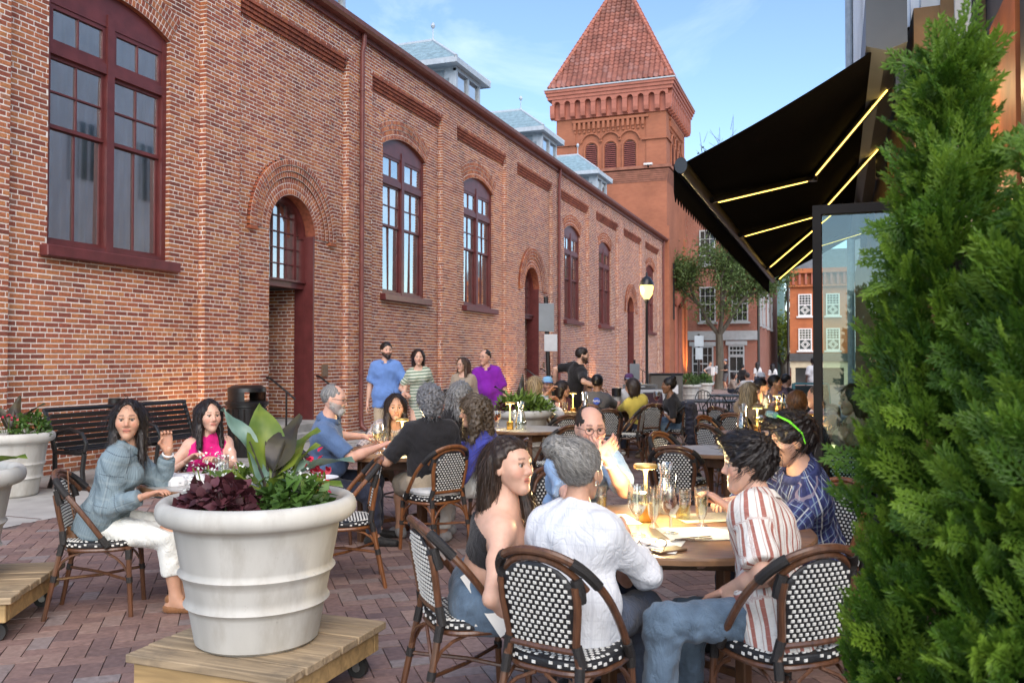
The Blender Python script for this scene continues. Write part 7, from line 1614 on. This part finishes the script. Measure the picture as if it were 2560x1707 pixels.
    for it in wear:
        if it in ('glasses', 'sunglasses_head', 'lime_sunglasses'):
            up_ = 0 if it == 'glasses' else .095; ba_ = .108 if it == 'glasses' else .058
            gm_ = MB(); mt = mat('spectacle_frame', (.04, .03, .025), .3, .1, 9)
            if it != 'lime_sunglasses':
                for q in (-1, 1): gm_.tube(wl_([(q * .033 + .024 * math.cos(a), ba_ - .004 * abs(math.cos(a)), .002 + up_ + .018 * math.sin(a)) for a in np.linspace(0, 2 * PI, 15)[:-1]]), .0017, 5, closed=True); gm_.tube(wl_([(q * .057, ba_ - .004, .008 + up_), (q * .080, .04, .010 + up_), (q * .082, -.01, .004 + up_)]), .0017, 5)
                gm_.tube(wl_([(-.010, ba_, .006 + up_), (0, ba_ + .003, .009 + up_), (.010, ba_, .006 + up_)]), .0017, 5); gm_.build('glasses', mt, t, local=True)
            else:
                lm_ = mat('lime_plastic', (.18, .75, .04), .35, .05, 9)
                for q in (-1, 1): gm_.tube(wl_([(q * .070, .085, .140), (q * .104, .035, .108), (q * .112, -.02, .045), (q * .104, -.035, -.01)]), [.005, .006, .0045, .003], 6)
                gm_.build('sunglasses', lm_, t, local=True); gb = MB()
                for q in (-1, 1): gb.tube(wl_([(q * .012, .100, .145), (q * .062, .090, .142)]), .017, 8)
                gb.build('lens', mat('mirror_lens', (.35, .6, .62), .1, .1, 5, metal=.6), t, local=True)
        if it == 'earring': MB().tube(wl_([(.083, -.004 + .012 * math.cos(a), -.046 + .012 * math.sin(a)) for a in np.linspace(0, 2 * PI, 13)[:-1]]), .0018, 5, closed=True).build('earring', m_chr, t, local=True)
        if isinstance(it, tuple) and it[0] == 'cap':
            cb = MB(); vs = []; fs = []; n_ = 20
            for k, (r_, z) in enumerate(((1.0, .045), (1.0, .075), (.9, .11), (.6, .135), (.12, .142))):
                for j in range(n_): a = 2 * PI * j / n_; vs.append(M4 @ Vector((.086 * r_ * math.cos(a), -.015 + .108 * r_ * math.sin(a), z)))
            for k in range(4): fs += [(k * n_ + j, k * n_ + (j + 1) % n_, (k + 1) * n_ + (j + 1) % n_, (k + 1) * n_ + j) for j in range(n_)]
            cb.add(vs, fs); cp = cb.build('cap', it[1], t, local=True, ang=70); vb = MB(); A = [M4 @ Vector((.075 * math.cos(a), .03 + .06 * math.sin(a), .052)) for a in np.linspace(.15, PI - .15, 12)]; B = [M4 @ Vector((.078 * math.cos(a), .075 + .088 * math.sin(a), .040)) for a in np.linspace(.15, PI - .15, 12)]; vb.add(A + B, [(i, i + 1, 13 + i, 12 + i) for i in range(11)]); vo = vb.build('cap_brim', it[2] if len(it) > 2 else it[1], t, local=True); so_ = vo.modifiers.new('thick', 'SOLIDIFY'); so_.thickness = .004
        if isinstance(it, tuple) and it[0] == 'watch':
            i = 'LR'.index(it[1]); d_ = (WR[i] - EL[i]).normalized(); c = WR[i] - d_ * .02 - base; a1 = d_.orthogonal().normalized(); a2 = d_.cross(a1); rr = .030 * s; MB().tube([c + (a1 * math.cos(a) + a2 * math.sin(a)) * rr for a in np.linspace(0, 2 * PI, 15)[:-1]], .007, 6, closed=True).build('watch', it[2], t, local=True)
    return dict(t=t, PV=PV, SH=SH, EL=EL, WR=WR, KN=KN, S=S, fr=fr_, rt=rt, fw=fw, HC=HC, CH=CH, base=base, NB=NB)
c_black = cloth('black_cotton', (.018, .017, .019)); c_denim = cloth('blue_denim', (.10, .15, .21), .3, 12); c_ddenim = cloth('dark_denim', (.05, .065, .10), .3, 12); c_ldenim = patmat('washed_denim_jacket', (.165, .225, .26), [(0, 6.2, .0, .028, (.06, .085, .11), .8), (0, 6.2, .05, .07, (.34, .38, .38), .5), (1, 5.5, .0, .03, (.06, .085, .11), .8), (0, 90, .0, .5, (.24, .31, .34), .35), (1, 11, .45, .62, (.27, .33, .35), .35)]); c_white = cloth('white_linen', (.66, .67, .69), .06, 12); p_blouse = patmat('white_check_blouse', (.66, .68, .71), [(0, 15, .0, .10, (.52, .54, .58), .6), (0, 15, .5, .55, (.55, .57, .6), .5), (1, 15, .0, .08, (.54, .56, .6), .5), (0, 130, .0, .5, (.58, .6, .63), .35)]); c_cream = cloth('off_white_twill', (.72, .74, .70), .05, 10); c_pink = cloth('hot_pink', (.68, .015, .20), .12, 8); c_polo = cloth('slate_blue_polo', (.09, .15, .28), .12, 8); c_navy = cloth('navy_cotton', (.022, .026, .045)); c_lblue = cloth('light_blue_cotton', (.30, .45, .66), .1, 8); c_royal = cloth('royal_cardigan', (.055, .065, .33), .15, 20); c_blue = cloth('cornflower_shirt', (.14, .26, .58), .1, 8); c_khaki = cloth('khaki', (.42, .34, .24), .12, 8); c_purple = cloth('magenta_purple', (.22, .015, .36), .15, 8); c_tan = cloth('tan_suede', (.36, .29, .22), .2, 7); c_green = cloth('olive_dark', (.05, .055, .035)); c_grey = cloth('charcoal_tee', (.085, .085, .095), .2, 9); c_yell = cloth('lemon_tee', (.62, .50, .10), .12, 8); c_beige = cloth('beige_knit', (.44, .31, .19), .15, 14); c_burg = cloth('burgundy', (.13, .03, .04))
p_stripe = patmat('rust_stripe_shirt', (.72, .69, .64), [(0, 24, .06, .36, (.34, .09, .06), .9), (0, 24, .55, .62, (.38, .2, .16), .7), (1, 30, .0, .06, (.6, .5, .45), .3)])
p_plaid = patmat('blue_plaid_shirt', (.055, .07, .20), [(0, 22, .0, .42, (.022, .028, .085), .85), (1, 22, .0, .42, (.025, .03, .10), .7), (0, 22, .62, .72, (.24, .36, .46), .6), (1, 22, .60, .70, (.34, .42, .5), .6), (0, 8, .9, .95, (.55, .58, .6), .8), (1, 8, .4, .45, (.3, .25, .3), .6)])
p_plaid2 = patmat('purple_plaid_shirt', (.30, .25, .34), [(0, 22, .0, .4, (.13, .08, .14), .75), (1, 22, .0, .4, (.13, .09, .15), .7), (0, 11, .7, .76, (.6, .55, .6), .7), (1, 11, .7, .76, (.6, .5, .5), .7)])
p_ging = patmat('purple_gingham', (.50, .46, .54), [(0, 18, .0, .5, (.16, .07, .17), .6), (1, 18, .0, .5, (.16, .07, .17), .6)])
p_hstr = patmat('green_stripe_dress', (.62, .66, .54), [(1, 22, .0, .52, (.13, .20, .14), .85)])
p_print = patmat('grey_print_top', (.38, .33, .33), [(0, 31, .0, .3, (.12, .10, .11), .7), (1, 27, .1, .4, (.55, .48, .45), .7)])
def V3(px, py, d): return at(px, d, hz(py, d))
# ---------------------------------------------------------------- the foreground table
girl = person('young woman in black crop top and denim shorts leaning forward', (1196, 3.74), (1276, 1163, 3.62), 6, -38, 'light', 'f', 'longback', (.045, .026, .017), ('crop', c_black, 0, .17), ('shorts', c_denim, .62), (.02, .02, .02), {'R': (1316, 1560, 3.5), 'L': (1330, 1440, 3.75)}, pitch=4, near=2, elbow=(None, cdir(-90) - cdir(0) * .6), curls=(.4, .35))
silver = person('silver haired woman with a bun and white blouse, back turned', (1424, 3.40), (1452, 1176, 3.48), 62, 52, 'tan', 'f', 'bun', (.30, .29, .27), ('loose', p_blouse, 1.45, -.13), ('pants', c_ddenim, 1.9), (.3, .2, .12), {'R': (1560, 1330, 3.72), 'L': (1440, 1340, 3.85)}, pitch=-2, near=2, wear=('earring',))
bald = person('balding man in glasses and light blue shirt, hands clasped before his mouth', (1408, 5.12), (1476, 1070, 4.66), -66, -80, 'pink', 'm', 'balding', (.03, .02, .015), ('tee', c_lblue, .8, -.10), ('pants', c_navy, 1.9), (.03, .03, .03), {'R': (1490, 1142, 4.40), 'L': (1520, 1150, 4.42), 'Rdir': (cdir(25) * .9 + Vector((0, 0, .55))), 'Ldir': (cdir(165) * .8 + Vector((0, 0, .75))), 'Rpalm': cdir(120), 'Lpalm': cdir(60)}, pitch=-6, near=2, wear=('glasses', ('watch', 'L', m_white)), elbow=(-cdir(-20) * .4 - Vector((0, 0, 1)) + cdir(0) * .9, -Vector((0, 0, 1)) - cdir(0) * .5), curls=(.55, .3))
boy = person('boy with messy dark hair in rust striped white shirt', (1938, 3.42), (1868, 1160, 3.60), 152, 172, 'light', 'm', 'messy', (.018, .013, .012), ('loose', p_stripe, .86, -.16), ('pants', c_denim, 1.93), (.5, .5, .48), {'L': (1812, 1475, 3.45), 'R': (1790, 1400, 3.85)}, pitch=-3, near=2, wear=('collar',), size=.97, knees=(172, 140), elbow=(cdir(-80) - Vector((0, 0, .6)), None))
plaid = person('young man in blue plaid shirt with lime sunglasses on his hair', (2032, 4.58), (1978, 1100, 4.28), 168, 180, 'light', 'm', 'messy', (.02, .014, .012), ('loose', p_plaid, 1.9, -.12), ('pants', c_navy, 1.9), (.03, .03, .03), {'L': (1822, 1268, 4.12), 'R': (1835, 1250, 4.45)}, pitch=-5, near=2, beard=((.05, .03, .025), .35), wear=('collar', 'lime_sunglasses'))
# ---------------------------------------------------------------- table behind the planter
denim = person('woman in washed denim jacket and white trousers looking at the camera', (262, 5.32), (322, 1050, 5.28), 8, -72, 'tan', 'f', 'long', (.02, .014, .012), ('jacket', c_ldenim, 1.82, -.06), ('pants', c_cream, 1.62), (.26, .12, .05), {'L': (423, 1128, 5.38), 'R': (366, 1238, 5.12), 'Ldir': Vector((0, 0, 1)) - cdir(180) * -.15, 'Lpalm': cdir(-60)}, pitch=2, near=2, wear=('collar', ('watch', 'L', m_white)), bare_feet=True, feet=(.02, .05), knees=(2, 0), elbow=(-Vector((0, 0, 1)) + cdir(90) * .3, -Vector((0, 0, 1)) - cdir(0) * .5), curls=(.75, .4))
person('smiling dark haired woman in sleeveless hot pink top', (520, 6.72), (525, 1040, 6.52), -62, -52, 'light', 'f', 'long', (.022, .014, .012), ('tank', c_pink, 0, -.1), ('pants', c_navy, 1.9), (.05, .04, .04), {'R': (470, 1150, 6.3), 'L': (545, 1150, 6.2)}, near=2, pitch=2)
# ---------------------------------------------------------------- middle table
person('grey bearded man in blue polo seen in profile', (806, 7.16), (836, 998, 6.98), 6, -6, 'pink', 'm', 'gray_short', (.28, .27, .26), ('tee', c_polo, .85, -.12), ('pants', c_navy, 1.93), (.02, .02, .02), {'R': (948, 1116, 7.02), 'L': (905, 1090, 7.42)}, near=2, beard=((.42, .40, .37), .8), wear=('collar', 'glasses'), pitch=-8, belly=.03, curls=(.9, .8))
person('dark haired woman in grey print top facing the camera', (966, 8.28), (990, 1018, 7.95), -82, -80, 'tan', 'f', 'longfront', (.028, .017, .013), ('loose', p_print, .9, -.1), ('skirt', c_beige, .8), (.25, .1, .05), {'R': (940, 1110, 7.7), 'L': (1005, 1110, 7.7)}, near=2, pitch=-3)
person('grey haired man in black shirt with his back turned', (1078, 7.02), (1073, 1002, 7.02), 108, 112, 'tan', 'm', 'grayback', (.20, .20, .21), ('tee', c_black, .9, -.14), ('shorts', c_khaki, .95), (.3, .3, .3), {'L': (998, 1128, 7.18), 'R': (1085, 1130, 7.45)}, near=2, size=1.04, belly=.02)
person('curly haired woman in royal blue cardigan seen in profile', (1240, 7.32), (1182, 1030, 7.08), 172, 196, 'tan', 'f', 'curlylong', (.11, .075, .045), ('jacket', c_royal, 1.85, -.08), ('pants', c_cream, 1.9), (.4, .4, .4), {'R': (1110, 1120, 7.35), 'L': (1120, 1130, 7.1)}, near=2, pitch=-4, wear=(('inner', c_white),))
person('woman with frizzy grey curls and black jacket, back turned', (1152, 9.25), (1150, 987, 9.05), 92, 95, 'light', 'f', 'curlylong', (.27, .27, .27), ('jacket', c_black, 1.9, -.08), ('pants', c_navy, 1.9), (.05, .05, .05), None, near=1)
# ---------------------------------------------------------------- four people standing by the wall
person('bearded man in cornflower blue shirt standing by the wall', (967, 13.0), (966, 876, 12.95), -86, -62, 'light', 'm', 'short', (.018, .013, .011), ('loose', c_blue, .85, -.16), ('pants', c_khaki, 1.95), (.1, .07, .05), {'R': 'hang', 'L': (1010, 985, 12.75)}, legs='stand', near=2, beard=((.03, .02, .017), .82), wear=('collar', ('watch', 'L', m_white)), size=1.03, group='people standing by the wall')
person('woman in green striped dress standing beside the blue shirt man', (1052, 12.9), (1046, 894, 12.85), -82, -78, 'light', 'f', 'bob', (.035, .02, .015), ('dress', p_hstr, .75, -.47), None, (.4, .3, .25), {'R': (1015, 983, 12.7), 'L': 'hang'}, legs='stand', near=2, wear=('sunglasses_head',), size=.97, group='people standing by the wall')
person('long haired woman in tan jacket and white top standing', (1160, 12.85), (1156, 912, 12.8), -96, -128, 'light', 'f', 'long', (.09, .05, .03), ('jacket', c_tan, 1.9, -.08), ('pants', c_ddenim, 1.95), (.1, .08, .07), {'R': 'hang', 'L': 'hang'}, legs='stand', near=2, wear=('glasses', ('inner', c_white)), size=.92, group='people standing by the wall')
person('man in bright purple polo standing by the wall', (1222, 12.95), (1212, 893, 12.85), -92, -126, 'pink', 'm', 'gray_short', (.05, .035, .03), ('loose', c_purple, .9, -.12), ('pants', c_khaki, 1.95), (.1, .07, .05), {'R': 'hang', 'L': 'hang'}, legs='stand', near=2, wear=('collar', 'glasses'), belly=.05, size=.98, group='people standing by the wall')
person('bearded waiter in black polo reaching over a table', (1434, 13.9), (1456, 888, 13.75), 24, 0, 'light', 'm', 'short', (.035, .022, .016), ('tee', c_black, .85, -.1), ('pants', c_black, 1.95), (.02, .02, .02), {'R': (1498, 968, 13.4), 'L': (1388, 962, 14.0)}, legs='stand', near=2, beard=((.045, .027, .02), .8), wear=('collar', ('watch', 'L', m_black)), size=1.03, pitch=-10, group='waiting staff', elbow=(cdir(180), None))
# ---------------------------------------------------------------- centre tables
person('long blonde haired woman in white blouse, back turned', (1350, 12.1), (1340, 962, 12.0), 58, 50, 'light', 'f', 'long', (.44, .31, .16), ('loose', c_white, 1.6, -.12), ('pants', c_denim, 1.9), (.3, .3, .3), {'R': (1395, 1015, 12.2), 'L': (1360, 1010, 12.5)}, near=1)
person('man in light blue cap and dark olive tee facing the camera', (1366, 13.9), (1369, 962, 13.5), -72, -82, 'tan', 'm', 'short', (.03, .02, .015), ('tee', c_green, .8, -.1), ('pants', c_navy, 1.9), (.05, .05, .05), {'R': (1372, 978, 13.2), 'L': (1392, 998, 13.2)}, near=1, beard=((.05, .035, .025), .5), wear=(('cap', cloth('sky_cap', (.24, .48, .72)), cloth('sky_cap_brim', (.12, .22, .5))),))
person('dark haired diner in burgundy top in right profile', (1410, 13.8), (1407, 972, 13.4), -12, -4, 'tan', 'f', 'bob', (.03, .02, .016), ('tee', c_burg, .9, -.1), ('pants', c_navy, 1.9), (.05, .05, .05), None, near=1)
nasa = person('dark haired diner in charcoal tee with blue round logo, back turned', (1487, 13.05), (1494, 956, 13.05), 84, 70, 'brown', 'm', 'short', (.012, .010, .010), ('tee', c_grey, .85, -.12), ('pants', c_navy, 1.9), (.3, .3, .3), {'L': (1478, 1005, 13.7), 'R': (1530, 1005, 13.5)}, near=1, size=1.02)
person('diner in pale blue shirt half hidden behind the waiter', (1456, 14.4), (1470, 962, 14.2), -60, 150, 'light', 'm', 'short', (.04, .03, .02), ('tee', c_lblue, .9, -.1), ('pants', c_navy, 1.9), (.1, .1, .1), None, near=1)
person('person in white shirt and purple cap behind the yellow shirt diner', (1574, 15.3), (1573, 952, 15.1), -92, -88, 'tan', 'm', 'short', (.03, .02, .02), ('tee', c_white, .8, -.1), ('pants', c_navy, 1.9), (.1, .1, .1), None, near=1, wear=(('cap', cloth('plum_cap', (.12, .05, .14)), cloth('pale_brim', (.35, .45, .6))),))
person('diner with brown bob in lemon yellow tee, back turned', (1602, 13.25), (1580, 966, 13.15), 102, 125, 'tan', 'f', 'bob', (.05, .032, .024), ('tee', c_yell, .8, -.12), ('pants', c_navy, 1.9), (.7, .7, .66), {'L': (1545, 1010, 13.6), 'R': (1610, 1015, 13.7)}, near=1)
bunw = person('woman in black tee with dark hair bun in left profile', (1692, 13.35), (1671, 964, 13.15), 168, 178, 'brown', 'f', 'topbun', (.018, .013, .012), ('tee', c_black, .85, -.1), ('shorts', c_denim, .75), (.2, .15, .1), {'L': (1655, 1030, 13.1), 'R': (1650, 1010, 13.6)}, near=1)
# ---------------------------------------------------------------- awning tables
person('long blonde haired woman in tan top, back turned', (1862, 11.6), (1874, 978, 11.5), 42, 40, 'light', 'f', 'long', (.46, .35, .20), ('loose', c_beige, 1.7, -.1), ('pants', c_ddenim, 1.9), (.1, .1, .1), {'R': (1930, 1015, 11.8), 'L': (1905, 1010, 12.1)}, near=1)
person('dark haired man in cream shirt in right profile raising a glass', (1900, 13.0), (1903, 966, 12.6), 2, -8, 'tan', 'm', 'short', (.02, .014, .012), ('tee', c_cream, .85, -.1), ('pants', c_navy, 1.9), (.1, .1, .1), {'R': (1898, 1000, 12.25), 'L': (1925, 1010, 12.6)}, near=1)
person('dark haired man in purple plaid shirt looking right', (1942, 13.6), (1938, 957, 13.2), -78, -28, 'tan', 'm', 'short', (.02, .015, .013), ('loose', p_plaid2, .95, -.1), ('pants', c_navy, 1.9), (.1, .1, .1), {'R': (1930, 1015, 12.7), 'L': (1955, 1015, 12.7)}, near=1, wear=('collar',), beard=((.08, .06, .05), .25))
person('red haired man in navy shirt, back turned, by the glass screen', (1996, 7.3), (1992, 1012, 7.3), 76, 68, 'pink', 'm', 'short', (.24, .105, .04), ('tee', c_navy, .95, -.12), ('pants', c_khaki, 1.9), (.1, .1, .1), {'L': (1990, 1110, 7.7), 'R': (2020, 1110, 7.7)}, near=1, size=1.02)
person('man with cropped grey hair and purple gingham shirt', (2046, 9.0), (2042, 990, 8.72), 118, 140, 'pink', 'm', 'buzz', (.16, .12, .09), ('loose', p_ging, .95, -.1), ('pants', c_navy, 1.9), (.1, .1, .1), {'L': (2040, 1060, 8.3), 'R': (2065, 1060, 8.3)}, near=1, wear=('collar',))
person('diner in beige with one hand raised behind the glass screen', (2128, 7.0), (2130, 1000, 6.95), 172, 180, 'light', 'f', 'bob', (.08, .05, .035), ('tee', c_beige, .8, -.1), ('pants', c_navy, 1.9), (.1, .1, .1), {'R': (2104, 1098, 6.75), 'L': (2090, 1100, 7.2), 'Rdir': Vector((0, 0, 1))}, near=1)
# ---------------------------------------------------------------- far people
FARG = 'people at the far end'
acc = person('far accordion player in grey before the shop window', (1775, 49), (1775, 908, 48.9), -40, -30, 'tan', 'm', 'short', (.05, .04, .03), ('tee', cloth('grey_tee', (.3, .3, .32)), .8, -.1), ('shorts', c_khaki, .95), (.1, .1, .1), {'R': (1766, 932, 48.6), 'L': (1788, 932, 48.6)}, legs='stand', near=0, group=FARG)
person('far man in cap and black tee standing under the tree', (1814, 51), (1813, 903, 50.9), 178, 176, 'tan', 'm', 'short', (.04, .03, .02), ('tee', c_black, .8, -.1), ('shorts', c_grey, .95), (.1, .1, .1), {'L': (1806, 925, 50.8), 'R': 'hang'}, legs='stand', near=0, wear=(('cap', cloth('grey_cap', (.22, .25, .32))),), group=FARG)
person('seated woman in taupe top and dark cap in the middle distance', (1826, 33), (1836, 938, 32.8), -20, -15, 'tan', 'f', 'bob', (.03, .02, .02), ('tee', cloth('taupe', (.28, .22, .18)), 1.5, -.1), ('pants', c_navy, 1.9), (.1, .1, .1), {'R': (1848, 958, 32.6), 'L': (1850, 958, 33)}, near=0, group=FARG)
person('far figure all in black near the shop door', (1856, 44), (1857, 917, 43.9), 60, 60, 'tan', 'f', 'topbun', (.02, .02, .02), ('jacket', c_black, 1.9, -.2), ('pants', c_black, 1.95), (.05, .05, .05), None, legs='stand', near=0, size=.95, group=FARG)
person('seated man with shaved head and white tee, back turned', (1868, 27), (1868, 940, 26.8), 80, 80, 'tan', 'm', 'buzz', (.10, .08, .07), ('tee', c_white, .8, -.1), ('pants', c_navy, 1.9), (.1, .1, .1), None, near=0, group=FARG)
person('far dark haired woman in white tee', (1894, 42), (1893, 911, 41.9), 100, 80, 'tan', 'f', 'long', (.02, .015, .015), ('tee', c_white, .8, -.1), ('pants', c_ddenim, 1.95), (.1, .1, .1), None, legs='stand', near=0, size=.95, group=FARG)
person('far woman with long straight black hair in pale top', (1932, 40), (1931, 915, 39.9), 80, 70, 'tan', 'f', 'long', (.012, .01, .012), ('tee', c_white, .8, -.1), ('pants', c_black, 1.95), (.1, .1, .1), None, legs='stand', near=0, size=.95, group=FARG)
person('man in plain white tee walking away near the orange house', (2033, 30), (2032, 903, 29.9), 92, 90, 'dark', 'm', 'short', (.01, .01, .01), ('loose', c_white, .85, -.18), ('pants', c_khaki, 1.95), (.5, .5, .5), {'L': 'hang', 'R': 'hang'}, legs='stand', near=0, group=FARG)
person('seated diner in white cap beyond the purple plaid man', (1904, 18), (1903, 946, 17.9), -90, -90, 'tan', 'm', 'short', (.03, .02, .02), ('tee', c_green, .8, -.1), ('pants', c_navy, 1.9), (.1, .1, .1), None, near=0, wear=(('cap', c_white),), group=FARG)
person('seated figure in black jacket beyond the purple plaid man', (1968, 17), (1966, 950, 16.9), 20, 10, 'tan', 'm', 'short', (.02, .02, .02), ('jacket', c_black, 1.9, -.1), ('pants', c_navy, 1.9), (.1, .1, .1), None, near=0, group=FARG)

# ---------------------------------------------------------------- things carried, worn loose or left about
ac = thing('accordion', acc['CH'] + acc['fw'] * .28 - Vector((0, 0, .1)), 'black and white accordion held by the far player', 'accordion'); q = acc['CH'] + acc['fw'] * .30 - Vector((0, 0, .1)); ra = math.atan2(acc['fw'].y, acc['fw'].x)
for k in range(9): MB().bevbox(q + acc['rt'] * (-.20 + k * .045), (.16, .03, .42), .008, rz=ra + (k - 4) * .05).build('bellows_fold', m_black if k % 2 else m_white, ac)
MB().bevbox(q + acc['rt'] * .24, (.2, .06, .46), .01, rz=ra).build('keyboard', m_white, ac); MB().bevbox(q - acc['rt'] * .25, (.2, .06, .44), .01, rz=ra).build('bass_box', m_black, ac)
mp_ = MB().bevbox((0, 0, 0), (.21, .29, .004), .001).build('menu', m_paper); mp_.location = V3(1252, 1478, 3.60); mp_.rotation_euler = (R(55), R(-25), YAW + .5); tag(mp_, 'white menu sheet on the lap of the crop top girl', 'menu')
cu = MB().lathe([(.17, 0), (.195, .015), (.20, .035), (.18, .055), (.001, .065)], 30).build('seat_cushion', cloth('quilted_white', (.60, .60, .58), .1, 10)); cu.location = at(1088, 6.93) + Vector((0, 0, .442)); tag(cu, 'quilted white cushion on the black shirt man’s chair', 'cushion')
hb_ = thing('shoulder_bag', V3(180, 1335, 5.25), 'small brown leather bag hanging on the denim woman’s chair', 'bag'); m_lea = mat('brown_leather', (.20, .09, .035), .45, .25, 12, bump=.2)
b0 = V3(181, 1340, 5.22); bg_ = MB(); vs = []
for (w_, dp, z) in ((.045, .02, -.07), (.058, .032, -.05), (.058, .034, .0), (.045, .024, .05), (.03, .012, .062)):
    for j in range(14): a = 2 * PI * j / 14; vs.append(b0 + R3 * (w_ * math.copysign(abs(math.cos(a)) ** .6, math.cos(a))) + F3 * (dp * math.sin(a)) + Vector((0, 0, z)))
bg_.add(vs, [(k * 14 + j, k * 14 + (j + 1) % 14, (k + 1) * 14 + (j + 1) % 14, (k + 1) * 14 + j) for k in range(4) for j in range(14)] + [tuple(range(13, -1, -1)), tuple(range(56, 70))]); bg_.build('pouch', m_lea, hb_, ang=70)
MB().tube([b0 + R3 * .03 + Vector((0, 0, .06)), V3(176, 1230, 5.22), V3(172, 1175, 5.26)], .004, 6).build('strap', m_lea, hb_)
jk = Fld(A3(at(1714, 13.2)) - np.array([.4, .4, .02]), A3(at(1714, 13.2)) + np.array([.4, .4, 1.05]), .016); jb = at(1714, 13.2)
jk.cone(jb + Vector((0, 0, .80)) - F3 * .14, jb + Vector((0, 0, .80)) + F3 * .14, .05, .05, .03); jk.cone(jb + Vector((0, 0, .78)) - F3 * .1 + R3 * .04, jb + Vector((0, 0, .28)) - F3 * .08 + R3 * .07, .095, .08, .05); jk.cone(jb + Vector((0, 0, .78)) + F3 * .1 + R3 * .04, jb + Vector((0, 0, .30)) + F3 * .08 + R3 * .07, .095, .08, .05); jk.wrinkle(.009, .08, 5); V, Q = jk.mesh()
tag(link('draped_jacket', npmesh('jacket', V, Q, cloth('navy_shell', (.03, .03, .045), .2, 8, .2, .45))), 'dark jacket draped over the chair of the woman with the bun', 'jacket')
# printed logo on the charcoal tee
bp_ = nasa['CH'] - nasa['fr'] * .150 + nasa['S'] * .04; la = math.atan2(-nasa['fr'].y, -nasa['fr'].x); Ml = Matrix.Rotation(la + PI / 2, 4, 'Z')
dsc = MB().tube([bp_ - nasa['base'], bp_ - nasa['base'] - nasa['fr'] * .012], .052, 24).build('logo_disc', mat('logo_blue', (.02, .06, .40), .6, .1, 5), nasa['t'], local=True)
def text3(txt, loc, rz, size, m, parent=None, name='lettering', base=Vector((0, 0, 0))):
    cu_ = bpy.data.curves.new(name, 'FONT'); cu_.body = txt; cu_.size = size; cu_.extrude = .001; cu_.align_x = 'CENTER'; cu_.align_y = 'CENTER'; cu_.materials.append(m); tmp = bpy.data.objects.new(name, cu_); COL.objects.link(tmp); bpy.context.view_layer.update(); me_ = bpy.data.meshes.new_from_object(tmp.evaluated_get(bpy.context.evaluated_depsgraph_get())); bpy.data.objects.remove(tmp); o = bpy.data.objects.new(name, me_); COL.objects.link(o)
    o.location = loc - base; o.rotation_euler = (PI / 2, 0, rz)
    if parent: o.parent = parent
    return o
text3('NASA', bp_ - nasa['fr'] * .016, la + PI / 2, .042, m_white, nasa['t'], base=nasa['base'])
# bag on the pavers under the girl's chair
bk = tag(MB().bevbox((0, 0, .05), (.2, .12, .1), .015).build('handbag', m_black), 'small black handbag on the pavers beside the crop top girl’s chair', 'bag'); bk.location = at(1292, 3.62, 0); bk.rotation_euler = (0, 0, YAW)
